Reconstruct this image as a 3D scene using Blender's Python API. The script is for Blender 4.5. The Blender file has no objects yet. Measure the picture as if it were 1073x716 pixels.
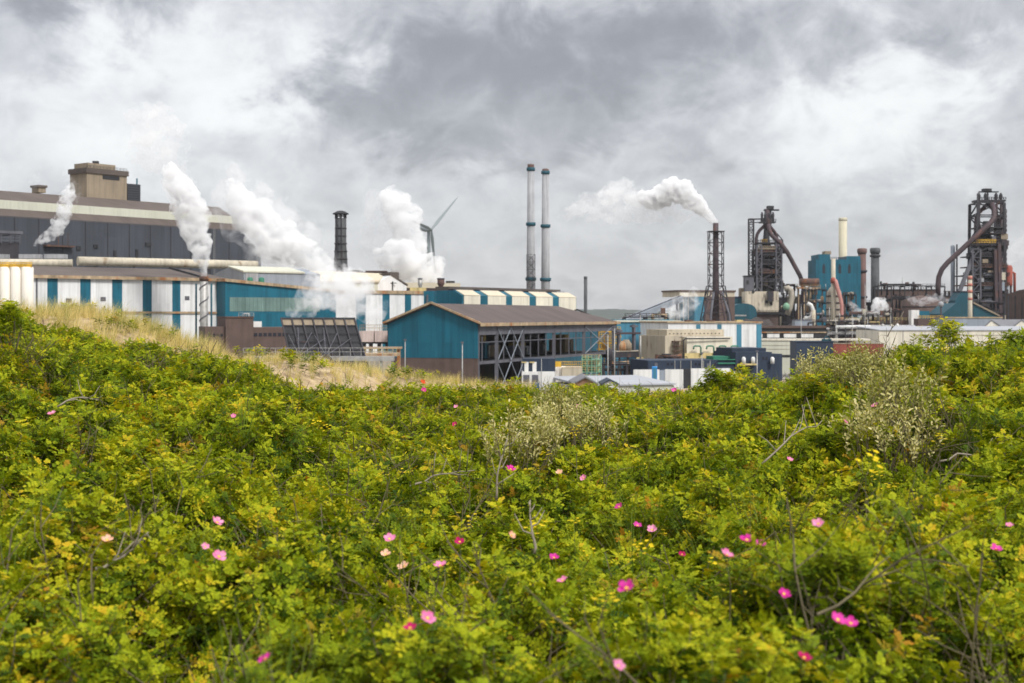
import bpy, bmesh, math, random
from mathutils import Vector, Matrix, noise
random.seed(7)
SC = bpy.context.scene
COL = SC.collection
PI = math.pi
# ---- survey constants: eye 20 m above the works yard, 50 mm lens ----
F, CX, HY, EYE = 1490.0, 536.5, 332.0, 20.0
def wx(px, Y): return (px - CX) / F * Y
def wz(py, Y): return EYE + (HY - py) / F * Y
def P(px, py, Y): return Vector((wx(px, Y), Y, wz(py, Y)))

# ------------------------------------------------------------------ materials
def nodes_of(m):
    m.use_nodes = True
    nt = m.node_tree
    nt.nodes.clear()
    return nt, nt.nodes, nt.links
def mat(name, col, rough=.75, var=.12, scale=.25, streak=.25, rust=None, rust_amt=.0, panel=None, pvar=.08, metal=0, spec=.3):
    """Painted or weathered surface: cloudy tone, vertical rain streaks, optional rust blotches and sheet panels."""
    m = bpy.data.materials.new(name)
    nt, N, L = nodes_of(m)
    out = N.new('ShaderNodeOutputMaterial'); b = N.new('ShaderNodeBsdfPrincipled')
    L.new(b.outputs[0], out.inputs[0])
    g = N.new('ShaderNodeNewGeometry')
    def noise_tex(sc, vec, det=4):
        mp = N.new('ShaderNodeVectorMath'); mp.operation = 'MULTIPLY'; mp.inputs[1].default_value = sc
        L.new(vec, mp.inputs[0])
        t = N.new('ShaderNodeTexNoise'); t.inputs['Scale'].default_value = 1; t.inputs['Detail'].default_value = det
        t.inputs['Roughness'].default_value = .6
        L.new(mp.outputs[0], t.inputs['Vector'])
        return t.outputs['Fac']
    def rng(v, a, b_, c, d):
        r = N.new('ShaderNodeMapRange'); r.inputs[1].default_value = a; r.inputs[2].default_value = b_
        r.inputs[3].default_value = c; r.inputs[4].default_value = d; L.new(v, r.inputs[0]); return r.outputs[0]
    def mul(a, b_):
        r = N.new('ShaderNodeMath'); r.operation = 'MULTIPLY'; L.new(a, r.inputs[0]); L.new(b_, r.inputs[1]); return r.outputs[0]
    pos = g.outputs['Position']
    k = rng(noise_tex((scale,)*3, pos), .3, .7, 1 - var, 1 + var)
    if streak:
        k = mul(k, rng(noise_tex((1.1, 1.1, .045), pos, 3), .45, .75, 1, 1 - streak))
    if panel:
        ax, w, h = panel
        d = N.new('ShaderNodeVectorMath'); d.operation = 'DOT_PRODUCT'; d.inputs[1].default_value = (ax[0]/w, ax[1]/w, 0)
        L.new(pos, d.inputs[0])
        fl = N.new('ShaderNodeMath'); fl.operation = 'FLOOR'; L.new(d.outputs['Value'], fl.inputs[0])
        sx = N.new('ShaderNodeSeparateXYZ'); L.new(pos, sx.inputs[0])
        dz = N.new('ShaderNodeMath'); dz.operation = 'DIVIDE'; dz.inputs[1].default_value = h; L.new(sx.outputs['Z'], dz.inputs[0])
        f2 = N.new('ShaderNodeMath'); f2.operation = 'FLOOR'; L.new(dz.outputs[0], f2.inputs[0])
        cb = N.new('ShaderNodeCombineXYZ'); L.new(fl.outputs[0], cb.inputs[0]); L.new(f2.outputs[0], cb.inputs[1])
        wn = N.new('ShaderNodeTexWhiteNoise'); wn.noise_dimensions = '3D'; L.new(cb.outputs[0], wn.inputs['Vector'])
        k = mul(k, rng(wn.outputs['Value'], 0, 1, 1 - pvar, 1 + pvar))
        # seam line between sheets
        fr = N.new('ShaderNodeMath'); fr.operation = 'FRACT'; L.new(d.outputs['Value'], fr.inputs[0])
        k = mul(k, rng(fr.outputs[0], 0, .08, .82, 1))
    cm = N.new('ShaderNodeVectorMath'); cm.operation = 'SCALE'; cm.inputs[0].default_value = col[:3]
    L.new(k, cm.inputs['Scale'])
    c = cm.outputs[0]
    if rust:
        mx = N.new('ShaderNodeMix'); mx.data_type = 'RGBA'
        L.new(rng(noise_tex((.35, .35, .12), pos, 6), .62 - rust_amt, .72 - rust_amt * .5, 0, 1), mx.inputs['Factor'])
        L.new(c, mx.inputs['A']); mx.inputs['B'].default_value = (*rust, 1)
        c = mx.outputs['Result']
    L.new(c, b.inputs['Base Color'])
    b.inputs['Roughness'].default_value = rough
    b.inputs['Metallic'].default_value = metal
    b.inputs['Specular IOR Level'].default_value = spec
    return m
AX = (.97, -.24)
RUST = (.16, .06, .025)
MT = {
 'teal': mat('teal_cladding', (.007, .102, .152), .55, .14, .12, .35, panel=((1, .1), 1.6, 7), pvar=.12),
 'teal_light': mat('faded_blue_cladding', (.055, .19, .27), .6, .12, .1, .35, panel=((1, 0), 3, 50), pvar=.05),
 'teal_dark': mat('dark_teal_cladding', (.012, .07, .095), .6, .15, .08, .2, panel=((1, 0), 2.5, 60), pvar=.08),
 'white': mat('white_sheeting', (.66, .66, .65), .6, .06, .2, .25, rust=(.4, .3, .2), rust_amt=-.02, panel=((.6, .9), 1.4, 8), pvar=.06),
 'beigeroof': mat('beige_roof_sheeting', (.5, .44, .33), .7, .08, .15, 0),
 'cream': mat('cream_sheeting', (.64, .59, .48), .6, .08, .15, .3, panel=((1, .3), 2.2, 60), pvar=.04),
 'silo': mat('ivory_silo_paint', (.78, .73, .64), .5, .05, .2, .1),
 'greywall': mat('slate_grey_cladding', (.05, .056, .068), .6, .12, .05, .2, panel=((.4, .9), 5, 9), pvar=.1),
 'greylight': mat('pale_grey_sheeting', (.25, .28, .32), .6, .08, .2, .2, panel=((.8, .5), 2, 50), pvar=.05),
 'brownroof': mat('brown_roof_sheeting', (.1, .08, .07), .85, .15, .08, 0, panel=((.35, -.93), 2.2, 400), pvar=.07),
 'brownroof2': mat('brown_ribbed_roofing', (.09, .07, .064), .85, .12, .1, 0, panel=((.355, .935), 1.8, 400), pvar=.08),
 'fascia': mat('weathered_tan_fascia', (.36, .27, .17), .8, .35, .6, .4, rust=(.3, .12, .04), rust_amt=.1),
 'creamband': mat('cream_fascia_band', (.5, .5, .41), .7, .08, .1, .15),
 'concrete': mat('stained_concrete', (.36, .32, .26), .9, .2, .2, .45),
 'beigeconc': mat('beige_concrete', (.47, .41, .31), .9, .14, .12, .3, rust=(.2, .15, .1), rust_amt=.02),
 'tan': mat('tan_brown_render', (.26, .21, .15), .9, .14, .1, .3),
 'brick': mat('dark_brown_brick', (.105, .072, .062), .9, .15, .3, .2),
 'steel': mat('dark_painted_steel', (.038, .035, .04), .7, .25, .3, .2, rust=(.12, .06, .04), rust_amt=.03),
 'steelgrey': mat('grey_painted_steel', (.1, .1, .115), .65, .2, .3, .2),
 'black': mat('blackened_steel', (.03, .03, .033), .75, .35, .4, .3),
 'maroon': mat('maroon_pipe_paint', (.062, .042, .046), .65, .25, .15, .2, rust=(.13, .06, .045), rust_amt=.05),
 'rust': mat('rusty_plate', (.1, .06, .048), .85, .35, .25, .3, rust=(.22, .09, .04), rust_amt=.08),
 'redtank': mat('faded_red_tank', (.3, .075, .05), .7, .2, .2, .3),
 'pink': mat('faded_red_pipe', (.42, .2, .17), .7, .15, .2, .2),
 'pipe': mat('beige_lagged_pipe', (.5, .45, .35), .7, .15, .2, .35, rust=(.25, .17, .1), rust_amt=.03),
 'galv': mat('galvanised_sheet', (.36, .35, .33), .5, .25, .8, .3, metal=.3),
 'chimgrey': mat('grey_chimney_concrete', (.33, .33, .34), .85, .16, .12, .35),
 'chimcream': mat('cream_chimney_concrete', (.5, .46, .34), .85, .1, .1, .25),
 'chimdark': mat('sooty_chimney_steel', (.075, .078, .08), .7, .3, .25, .4),
 'chimbrown': mat('red_brown_chimney', (.13, .075, .065), .8, .2, .2, .3),
 'yellow': mat('yellow_safety_paint', (.6, .36, .04), .6, .25, .5, .3, rust=(.3, .15, .05), rust_amt=.05),
 'yellowpale': mat('faded_yellow_paint', (.48, .38, .17), .7, .25, .4, .3),
 'green': mat('green_pipe_paint', (.03, .16, .1), .6, .15, .5, .1),
 'greenscaf': mat('pale_green_plant_paint', (.2, .36, .24), .7, .2, .5, .2),
 'navy': mat('navy_cladding', (.022, .034, .058), .6, .12, .2, .15, panel=((1, 0), 1.5, 40), pvar=.1),
 'bluebanner': mat('blue_banner', (.02, .08, .22), .6, .1, .5, .1),
 'bluecabin': mat('bright_blue_plastic', (.01, .2, .5), .4, .06, .5, .1),
 'whitepaint': mat('white_paint', (.66, .65, .62), .6, .08, .4, .35),
 'glass': mat('dark_window_glass', (.02, .022, .03), .15, .2, .4, 0, spec=.5),
 'wood': mat('brown_timber_gable', (.3, .17, .1), .85, .2, .5, .4),
 'felt': mat('pale_grey_roofing', (.33, .34, .36), .8, .08, .2, .0),
 'slate': mat('grey_slate_roof', (.17, .17, .18), .8, .1, .2, .0),
 'redbrick': mat('red_container_paint', (.26, .07, .05), .8, .15, .3, .3),
 'turbine': mat('turbine_grey_white', (.2, .23, .235), .5, .04, .1, 0),
 'redwhite': mat('faded_red_band_paint', (.42, .16, .12), .7, .2, .4, .2),
 'coal': mat('dark_ore_heap', (.05, .042, .04), .95, .3, .3, 0),
}

# ------------------------------------------------------------------ mesh builder
class MB:
    def __init__(s): s.v, s.f, s.sm = [], [], []
    def add(s, vs, fs, smooth=False):
        o = len(s.v); s.v += [Vector(p) for p in vs]
        for f in fs: s.f.append([i + o for i in f]); s.sm.append(smooth)
        return s
    def hexa(s, b, t):   # two quads (bottom, top), same winding
        return s.add(list(b) + list(t), [(3,2,1,0), (4,5,6,7), (0,1,5,4), (1,2,6,5), (2,3,7,6), (3,0,4,7)])
    def box(s, x0, x1, y0, y1, z0, z1):
        return s.hexa([(x0,y0,z0),(x1,y0,z0),(x1,y1,z0),(x0,y1,z0)], [(x0,y0,z1),(x1,y0,z1),(x1,y1,z1),(x0,y1,z1)])
    def prism(s, pts, ext):
        n = len(pts); ext = Vector(ext); pts = [Vector(p) for p in pts]
        return s.add(pts + [p + ext for p in pts], [list(range(n))[::-1], list(range(n, 2*n))] + [(i, (i+1) % n, n + (i+1) % n, n + i) for i in range(n)])
    def tube(s, p0, p1, r0, r1=None, n=12, caps=True):
        r1 = r0 if r1 is None else r1
        p0, p1 = Vector(p0), Vector(p1); d = (p1 - p0).normalized()
        a = d.cross(Vector((0,0,1)) if abs(d.z) < .9 else Vector((1,0,0))).normalized(); b = d.cross(a)
        vs = []
        for p, r in ((p0, r0), (p1, r1)):
            for i in range(n):
                t = 2*PI*i/n; vs.append(p + a*math.cos(t)*r + b*math.sin(t)*r)
        s.add(vs, [(i, (i+1) % n, n + (i+1) % n, n + i) for i in range(n)], True)
        if caps: s.add(vs, [list(range(n))[::-1], list(range(n, 2*n))])
        return s
    def lathe(s, c, prof, n=16):  # prof: (r, z) list, c base centre
        c = Vector(c); vs = []
        for r, z in prof:
            for i in range(n):
                t = 2*PI*i/n; vs.append(c + Vector((math.cos(t)*r, math.sin(t)*r, z)))
        fs = []
        for k in range(len(prof)-1):
            for i in range(n):
                j = (i+1) % n; fs.append((k*n+i, k*n+j, (k+1)*n+j, (k+1)*n+i))
        s.add(vs, fs, True)
        m = (len(prof)-1)*n
        return s.add(vs, [list(range(n))[::-1], list(range(m, m+n))])
    def pipe(s, pts, r, n=10, rr=None):   # swept round pipe through points
        pts = [Vector(p) for p in pts]; m = len(pts); vs = []
        up = None
        for k in range(m):
            d = (pts[min(k+1, m-1)] - pts[max(k-1, 0)]).normalized()
            if up is None: up = d.cross(Vector((0,1,0)) if abs(d.y) < .9 else Vector((1,0,0))).normalized()
            up = (up - d*up.dot(d)).normalized(); b = d.cross(up)
            q = rr[k] if rr else r
            for i in range(n):
                t = 2*PI*i/n; vs.append(pts[k] + up*math.cos(t)*q + b*math.sin(t)*q)
        fs = [(k*n+i, k*n+(i+1) % n, (k+1)*n+(i+1) % n, (k+1)*n+i) for k in range(m-1) for i in range(n)]
        s.add(vs, fs, True)
        return s.add(vs, [list(range(n))[::-1], list(range((m-1)*n, m*n))])
    def beam(s, p0, p1, w, h=None):
        h = h or w; p0, p1 = Vector(p0), Vector(p1); d = (p1 - p0).normalized()
        a = d.cross(Vector((0,0,1)) if abs(d.z) < .9 else Vector((0,1,0))).normalized(); b = d.cross(a)
        a, b = a*w/2, b*h/2
        q = [a+b, b-a, -a-b, a-b]
        return s.hexa([p0+c for c in q], [p1+c for c in q])
    def lattice(s, c, w, d, z0, z1, n, t, w1=None, d1=None, br=None):
        """four-legged braced tower, optionally tapering"""
        w1, d1 = w1 or w, d1 or d; br = br or t*.6
        def cor(z, i):
            k = (z - z0)/(z1 - z0); a, b = (w + (w1-w)*k)/2, (d + (d1-d)*k)/2
            sx, sy = ((-1,-1),(1,-1),(1,1),(-1,1))[i % 4]
            return Vector((c[0]+sx*a, c[1]+sy*b, z))
        zs = [z0 + (z1-z0)*k/n for k in range(n+1)]
        for i in range(4): s.beam(cor(z0, i), cor(z1, i), t)
        for k in range(n+1):
            for i in range(4):
                s.beam(cor(zs[k], i), cor(zs[k], i+1), br)
                if k < n:
                    if (k+i) % 2: s.beam(cor(zs[k], i), cor(zs[k+1], i+1), br)
                    else: s.beam(cor(zs[k], i+1), cor(zs[k+1], i), br)
        return s
    def build(s, name, m, parent=None, loc=None):
        off = Vector((0,0,0))
        if parent is not None:
            q = parent
            while q: off = off + q.location; q = q.parent
        elif loc is not None: off = Vector(loc)
        me = bpy.data.meshes.new(name)
        me.from_pydata([p - off for p in s.v], [], s.f)
        me.polygons.foreach_set('use_smooth', s.sm)
        bm = bmesh.new(); bm.from_mesh(me); bmesh.ops.remove_doubles(bm, verts=bm.verts, dist=1e-4) if len(s.v) < 60000 else None
        bmesh.ops.recalc_face_normals(bm, faces=bm.faces); bm.to_mesh(me); bm.free()
        me.materials.append(MT[m] if isinstance(m, str) else m)
        o = bpy.data.objects.new(name, me); COL.objects.link(o)
        if parent is not None: o.parent = parent
        elif loc is not None: o.location = loc
        return o
def thing(name, label, cat, loc, group=None):
    o = bpy.data.objects.new(name, None); COL.objects.link(o); o.location = loc
    o.empty_display_size = 1
    o['label'] = label; o['category'] = cat
    if group: o['group'] = group
    return o
def tag(o, label=None, cat=None, group=None, kind=None):
    for k, v in (('label', label), ('category', cat), ('group', group), ('kind', kind)):
        if v: o[k] = v
    return o

class Fr:
    """A facade frame: from the ground point seen at px0 (distance Y0) to px1 (Y1); a runs along it, b away from the eye."""
    def __init__(s, px0, Y0, px1, Y1):
        s.o = Vector((wx(px0, Y0), Y0, 0)); e = Vector((wx(px1, Y1), Y1, 0))
        s.L = (e - s.o).length; s.u = (e - s.o).normalized(); s.v = Vector((-s.u.y, s.u.x, 0))
    def p(s, a, b, z): return s.o + s.u*a + s.v*b + Vector((0,0,z))
    def a(s, px, b=0):
        k = (px - CX)/F; q = s.o + s.v*b
        return (k*q.y - q.x)/(s.u.x - k*s.u.y)
    def z(s, px, py, b=0):
        return EYE + (HY - py)/F*s.p(s.a(px, b), b, 0).y
    def box(s, mb, a0, a1, b0, b1, z0, z1):
        return mb.hexa([s.p(a0,b0,z0), s.p(a1,b0,z0), s.p(a1,b1,z0), s.p(a0,b1,z0)], [s.p(a0,b0,z1), s.p(a1,b0,z1), s.p(a1,b1,z1), s.p(a0,b1,z1)])
    def gable(s, mb, a0, a1, b0, b1, z0, ze, zr):   # ridge runs along b, gable faces the eye
        m = (a0+a1)/2
        return mb.prism([s.p(a0,b0,z0), s.p(a1,b0,z0), s.p(a1,b0,ze), s.p(m,b0,zr), s.p(a0,b0,ze)], s.v*(b1-b0))
    def shed(s, mb, a0, a1, b0, b1, z0, ze, zr):    # ridge runs along a
        m = (b0+b1)/2
        return mb.prism([s.p(a0,b0,z0), s.p(a0,b1,z0), s.p(a0,b1,ze), s.p(a0,m,zr), s.p(a0,b0,ze)], s.u*(a1-a0))
def railing(mb, p0, p1, h=1.1, n=6, t=.08):
    p0, p1 = Vector(p0), Vector(p1); up = Vector((0,0,h))
    mb.beam(p0+up, p1+up, t); mb.beam(p0+up*.5, p1+up*.5, t)
    for i in range(n+1):
        q = p0.lerp(p1, i/n); mb.beam(q, q+up, t)
    return mb
# ================================================================== dune, thicket, grass, flowers
def interp(tab, x):
    if x <= tab[0][0]: return tab[0][1]
    for (a, p), (b, q) in zip(tab, tab[1:]):
        if x <= b:
            t = (x - a)/(b - a); t = t*t*(3 - 2*t)
            return p + (q - p)*t
    return tab[-1][1]
BUSH = [(-300,338),(0,321),(60,344),(130,356),(200,368),(262,384),(300,397),(350,396),(420,405),(500,407),(560,408),(620,409),(690,407),(745,402),(790,398),(830,389),(870,377),(910,368),(960,363),(1010,361),(1073,358),(1400,356)]
YB = [(-300,25),(150,24),(300,23),(450,25),(620,26),(800,22),(950,19),(1100,19),(1400,20)]
SAND = [(-300,333),(0,333),(40,331),(80,331),(120,337),(160,350),(200,365),(250,378),(300,378),(350,385),(420,394),(500,404),(620,412),(800,402),(900,372),(1100,364),(1400,364)]
NEAR = 18.72
def dome(x, y, s, z):   # rounded heads with creases between them
    d = noise.voronoi((x*s, y*s*.9, z))[0]
    return max(0, 1 - (d[0]*1.15)**2)
def wob(x, y):
    x2 = x + .25*noise.noise((x*1.3, y*1.3, 12)); y2 = y + .25*noise.noise((x*1.3, y*1.3, 15))
    return .34*noise.noise((x*.62, y*.42, 3.1)) + .58*(dome(x2, y2, .95, 2.5) - .72) + .34*(dome(x2, y2, 2.3, 7.5) - .72) + .09
def lay(x, y):
    """bush-top height, bare-sand height, edge of the bushes, crest of the sand at this spot of the dune"""
    yy = max(y, 1.0); px = CX + F*x/yy
    px = max(-300, min(1400, px))
    yb = interp(YB, px); ys = yb + 4.5
    zb = EYE + (HY - interp(BUSH, px))/F*yb; zs = EYE + (HY - interp(SAND, px))/F*ys
    return px, yb, ys, zb, zs
def canopy(x, y):
    px, yb, ys, zb, zs = lay(x, y)
    t = max(0, min(1, (y - 4)/(yb - 4)))
    k = t*t*(3 - 2*t)*.55 + t*.45
    base = NEAR + (zb - NEAR)*k
    return base + wob(x, y)*(1 - .55*max(0, (t - .6)/.4))
def dune_z(x, y):
    px, yb, ys, zb, zs = lay(x, y)
    if y <= yb - .6: return canopy(x, y)*.5 + (canopy(x, y) - .62)*.5 - .42
    zc = canopy(x, yb - .6) - .73
    if y <= ys:
        t = (y - yb + .6)/(ys - yb + .6); t = min(1, t*1.25)
        return zc + (zs - zc)*(t*t*(3-2*t)) + .04*noise.noise((x*1.2, y*1.2, 0))
    d = y - ys
    return max(.25*noise.noise((x*.05, y*.05, 5)) - .3, zs - .09*d - .012*d*d)
def hit(px, py):
    y = 3.2
    while y < 32:
        if EYE + (HY - py)/F*y < canopy(wx(px, y), y): break
        y += .03
    return Vector((wx(px, y), y, canopy(wx(px, y), y)))

# ---- dune ground
def grid_mesh(name, xs, ys, zf, m):
    vs = [(x, y, zf(x, y)) for y in ys for x in xs]; n = len(xs)
    fs = [(j*n+i, j*n+i+1, (j+1)*n+i+1, (j+1)*n+i) for j in range(len(ys)-1) for i in range(n-1)]
    me = bpy.data.meshes.new(name); me.from_pydata(vs, [], fs); me.polygons.foreach_set('use_smooth', [True]*len(fs))
    me.materials.append(m); o = bpy.data.objects.new(name, me); COL.objects.link(o); return o
def ground_mat(name, a, b, sc, rough=.95, c=None, bump=.3):
    m = bpy.data.materials.new(name); nt, N, L = nodes_of(m)
    out = N.new('ShaderNodeOutputMaterial'); p = N.new('ShaderNodeBsdfPrincipled'); L.new(p.outputs[0], out.inputs[0])
    g = N.new('ShaderNodeNewGeometry'); t = N.new('ShaderNodeTexNoise'); t.inputs['Scale'].default_value = sc; t.inputs['Detail'].default_value = 8
    t.inputs['Roughness'].default_value = .7
    L.new(g.outputs['Position'], t.inputs['Vector'])
    r = N.new('ShaderNodeValToRGB'); L.new(t.outputs['Fac'], r.inputs[0])
    r.color_ramp.elements[0].position = .35; r.color_ramp.elements[1].position = .65
    r.color_ramp.elements[0].color = (*a, 1); r.color_ramp.elements[1].color = (*b, 1)
    if c: e = r.color_ramp.elements.new(.5); e.color = (*c, 1)
    L.new(r.outputs[0], p.inputs['Base Color']); p.inputs['Roughness'].default_value = rough
    bp = N.new('ShaderNodeBump'); bp.inputs['Strength'].default_value = bump; L.new(t.outputs['Fac'], bp.inputs['Height']); L.new(bp.outputs[0], p.inputs['Normal'])
    return m
# dune sheet: sand where bare, dark leaf litter under the thicket (vertex attribute marks which)
def dune_mat():
    m = bpy.data.materials.new('dune_sand_and_litter'); nt, N, L = nodes_of(m)
    out = N.new('ShaderNodeOutputMaterial'); p = N.new('ShaderNodeBsdfPrincipled'); L.new(p.outputs[0], out.inputs[0])
    g = N.new('ShaderNodeNewGeometry')
    t = N.new('ShaderNodeTexNoise'); t.inputs['Scale'].default_value = 3; t.inputs['Detail'].default_value = 8; t.inputs['Roughness'].default_value = .75
    L.new(g.outputs['Position'], t.inputs['Vector'])
    r = N.new('ShaderNodeValToRGB'); L.new(t.outputs['Fac'], r.inputs[0])
    r.color_ramp.elements[0].position = .36; r.color_ramp.elements[0].color = (.2, .13, .07, 1)
    r.color_ramp.elements[1].position = .6; r.color_ramp.elements[1].color = (.5, .38, .22, 1)
    lit = N.new('ShaderNodeValToRGB'); L.new(t.outputs['Fac'], lit.inputs[0])
    lit.color_ramp.elements[0].color = (.025, .018, .01, 1); lit.color_ramp.elements[1].color = (.12, .085, .045, 1)
    a = N.new('ShaderNodeAttribute'); a.attribute_name = 'bare'
    mx = N.new('ShaderNodeMix'); mx.data_type = 'RGBA'; L.new(a.outputs['Fac'], mx.inputs['Factor']); L.new(lit.outputs[0], mx.inputs['A']); L.new(r.outputs[0], mx.inputs['B'])
    L.new(mx.outputs['Result'], p.inputs['Base Color']); p.inputs['Roughness'].default_value = .95
    bp = N.new('ShaderNodeBump'); bp.inputs['Strength'].default_value = .6; bp.inputs['Distance'].default_value = .1
    L.new(t.outputs['Fac'], bp.inputs['Height']); L.new(bp.outputs[0], p.inputs['Normal'])
    return m
def fr(a, b, n): return [a + (b-a)*i/n for i in range(n+1)]
dxs = fr(-46, 46, 230); dys = fr(-14, 36, 150) + fr(37, 130, 70)
dune = grid_mesh('dune', dxs, dys, lambda x, y: dune_z(x, y) if y > 1 else dune_z(x, 1) , dune_mat()); tag(dune, kind='structure')
ba = dune.data.attributes.new('bare', 'FLOAT', 'POINT')
vals = []
for v in dune.data.vertices:
    px, yb, ys, zb, zs = lay(v.co.x, v.co.y)
    vals.append(max(0, min(1, (v.co.y - yb + .5 + .8*noise.noise((v.co.x*.8, v.co.y*.8, 0)))/.8)))
ba.data.foreach_set('value', vals)

# ---- leaves
def leaf_mat(name, cols, trans=.3, rough=.6, hue_patch=True, sheen=.07):
    """cols: list of (pos, rgb) picked per shoot, nudged by soil patches; 'tint' = leaf-to-leaf tone"""
    m = bpy.data.materials.new(name); nt, N, L = nodes_of(m)
    out = N.new('ShaderNodeOutputMaterial'); p = N.new('ShaderNodeBsdfPrincipled')
    oi = N.new('ShaderNodeObjectInfo'); g = N.new('ShaderNodeNewGeometry')
    t = N.new('ShaderNodeTexNoise'); t.inputs['Scale'].default_value = .8; t.inputs['Detail'].default_value = 4
    L.new(g.outputs['Position'], t.inputs['Vector'])
    at = N.new('ShaderNodeAttribute'); at.attribute_name = 'tint'
    def mad(a, k, b):
        n = N.new('ShaderNodeMath'); n.operation = 'MULTIPLY_ADD'; L.new(a, n.inputs[0]); n.inputs[1].default_value = k
        if isinstance(b, float): n.inputs[2].default_value = b
        else: L.new(b, n.inputs[2])
        return n.outputs[0]
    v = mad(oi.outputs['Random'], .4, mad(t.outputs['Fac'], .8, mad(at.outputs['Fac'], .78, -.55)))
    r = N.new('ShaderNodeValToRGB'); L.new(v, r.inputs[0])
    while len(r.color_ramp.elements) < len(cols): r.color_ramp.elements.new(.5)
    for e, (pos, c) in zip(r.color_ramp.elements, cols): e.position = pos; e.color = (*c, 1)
    L.new(r.outputs[0], p.inputs['Base Color']); p.inputs['Roughness'].default_value = rough; p.inputs['Specular IOR Level'].default_value = sheen
    tr = N.new('ShaderNodeBsdfTranslucent')
    hs = N.new('ShaderNodeMix'); hs.data_type = 'RGBA'; hs.blend_type = 'MULTIPLY'; hs.inputs['Factor'].default_value = 1
    L.new(r.outputs[0], hs.inputs['A']); hs.inputs['B'].default_value = (1.25, 1.15, .4, 1); L.new(hs.outputs['Result'], tr.inputs['Color'])
    mx = N.new('ShaderNodeMixShader'); mx.inputs[0].default_value = trans
    L.new(p.outputs[0], mx.inputs[1]); L.new(tr.outputs[0], mx.inputs[2]); L.new(mx.outputs[0], out.inputs[0])
    return m
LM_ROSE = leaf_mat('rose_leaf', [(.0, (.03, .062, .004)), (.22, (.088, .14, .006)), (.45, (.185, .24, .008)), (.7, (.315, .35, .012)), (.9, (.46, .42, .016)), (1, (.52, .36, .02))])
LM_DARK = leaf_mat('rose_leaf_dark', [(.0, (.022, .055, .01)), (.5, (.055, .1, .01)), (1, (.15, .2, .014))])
LM_RUSSET = leaf_mat('rose_leaf_russet', [(.0, (.12, .1, .012)), (.5, (.28, .24, .02)), (1, (.42, .2, .02))])
LM_PALE = leaf_mat('willow_leaf', [(.0, (.2, .2, .06)), (.45, (.42, .4, .15)), (1, (.68, .6, .32))], .25)
LM_YEL = leaf_mat('yellow_petal', [(0, (.55, .4, .01)), (1, (.8, .62, .02))], .25)
LM_GRASS = leaf_mat('marram_blade', [(.0, (.2, .2, .05)), (.3, (.46, .4, .15)), (.65, (.7, .58, .28)), (1, (.8, .68, .4))], .3)
LM_GREENGRASS = leaf_mat('green_grass_blade', [(.0, (.08, .14, .02)), (1, (.24, .3, .05))], .3)
LM_TWIG = mat('bare_twig', (.11, .09, .05), .9, .3, 6, 0)
LM_DEAD = mat('bleached_branch', (.26, .22, .17), .9, .25, 6, 0)

class LB:   # leaf mesh builder with per-face 'tint'
    def __init__(s): s.v, s.f, s.t, s.mi = [], [], [], []
    def quad(s, pts, t, mi=0):
        o = len(s.v); s.v += pts; s.f.append(list(range(o, o+len(pts)))); s.t.append(t); s.mi.append(mi)
    def leaflet(s, base, d, up, l, w, t, fold=.25):
        side = d.cross(up).normalized(); u = up
        c1 = base + d*l*.35 - u*fold*w*.3; tip = base + d*l - u*l*.12
        R1 = base + d*l*.3 + side*w*.5 + u*fold*w*.3; R2 = base + d*l*.72 + side*w*.42 + u*fold*w*.15
        L1 = base + d*l*.3 - side*w*.5 + u*fold*w*.3; L2 = base + d*l*.72 - side*w*.42 + u*fold*w*.15
        s.quad([base, R1, R2, tip], t); s.quad([base, tip, L2, L1], t)
    def stick(s, pts, r, mi=1, t=.5, n=4):
        mb = MB(); mb.pipe(pts, r, n, [r*(1 - .6*i/(len(pts)-1)) for i in range(len(pts))])
        for f in mb.f: s.quad([mb.v[i] for i in f], t, mi)
    def merge(s, o, M):
        k = len(s.v); s.v += [M @ Vector(p) for p in o.v]; s.f += [[i+k for i in f] for f in o.f]; s.t += o.t; s.mi += o.mi
    def mesh(s, name, mats):
        me = bpy.data.meshes.new(name); me.from_pydata(s.v, [], s.f)
        for m in mats: me.materials.append(m)
        me.polygons.foreach_set('material_index', s.mi)
        a = me.attributes.new('tint', 'FLOAT', 'FACE'); a.data.foreach_set('value', s.t)
        return me
RN = random.Random(11)
def rvec(k=1): return Vector((RN.gauss(0, k), RN.gauss(0, k), RN.gauss(0, k)))
def rose_shoot(n=14, h=.2, spread=.115, ls=1.0):
    b = LB(); lean = Vector((RN.uniform(-.3, .3), RN.uniform(-.3, .3), 1)).normalized()
    top = lean*h
    b.stick([Vector((0,0,-.18)), lean*h*.4, top], .0035)
    for i in range(n):
        k = .32 + .68*(i+.6)/n; ang = i*2.4 + RN.uniform(-.4, .4)
        base = lean*h*k
        out = Vector((math.cos(ang), math.sin(ang), .62 - .75*(1-k) + RN.uniform(-.3, .25))).normalized()
        L_ = spread*(.65 + .5*RN.random())*(1 - .35*k)
        up = (Vector((0,0,1)) - out*out.z + rvec(.28)).normalized()
        side = out.cross(up).normalized(); up = side.cross(out).normalized()
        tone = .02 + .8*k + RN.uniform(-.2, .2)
        for j in range(4):
            q = base + out*L_*(.3 + .23*j) - up*L_*.06*j*j*.4
            l = .0235*ls*RN.uniform(.8, 1.25)
            if j == 3: b.leaflet(q, (out - up*.15).normalized(), up, l*1.15, l*.88, tone + RN.uniform(-.12, .12))
            else:
                for sg in (-1, 1):
                    d = (side*sg*.85 + out*.5 + up*RN.uniform(-.2, .25)).normalized()
                    b.leaflet(q, d, (up + rvec(.15)).normalized(), l, l*.82, tone + RN.uniform(-.12, .12))
    return b
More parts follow.
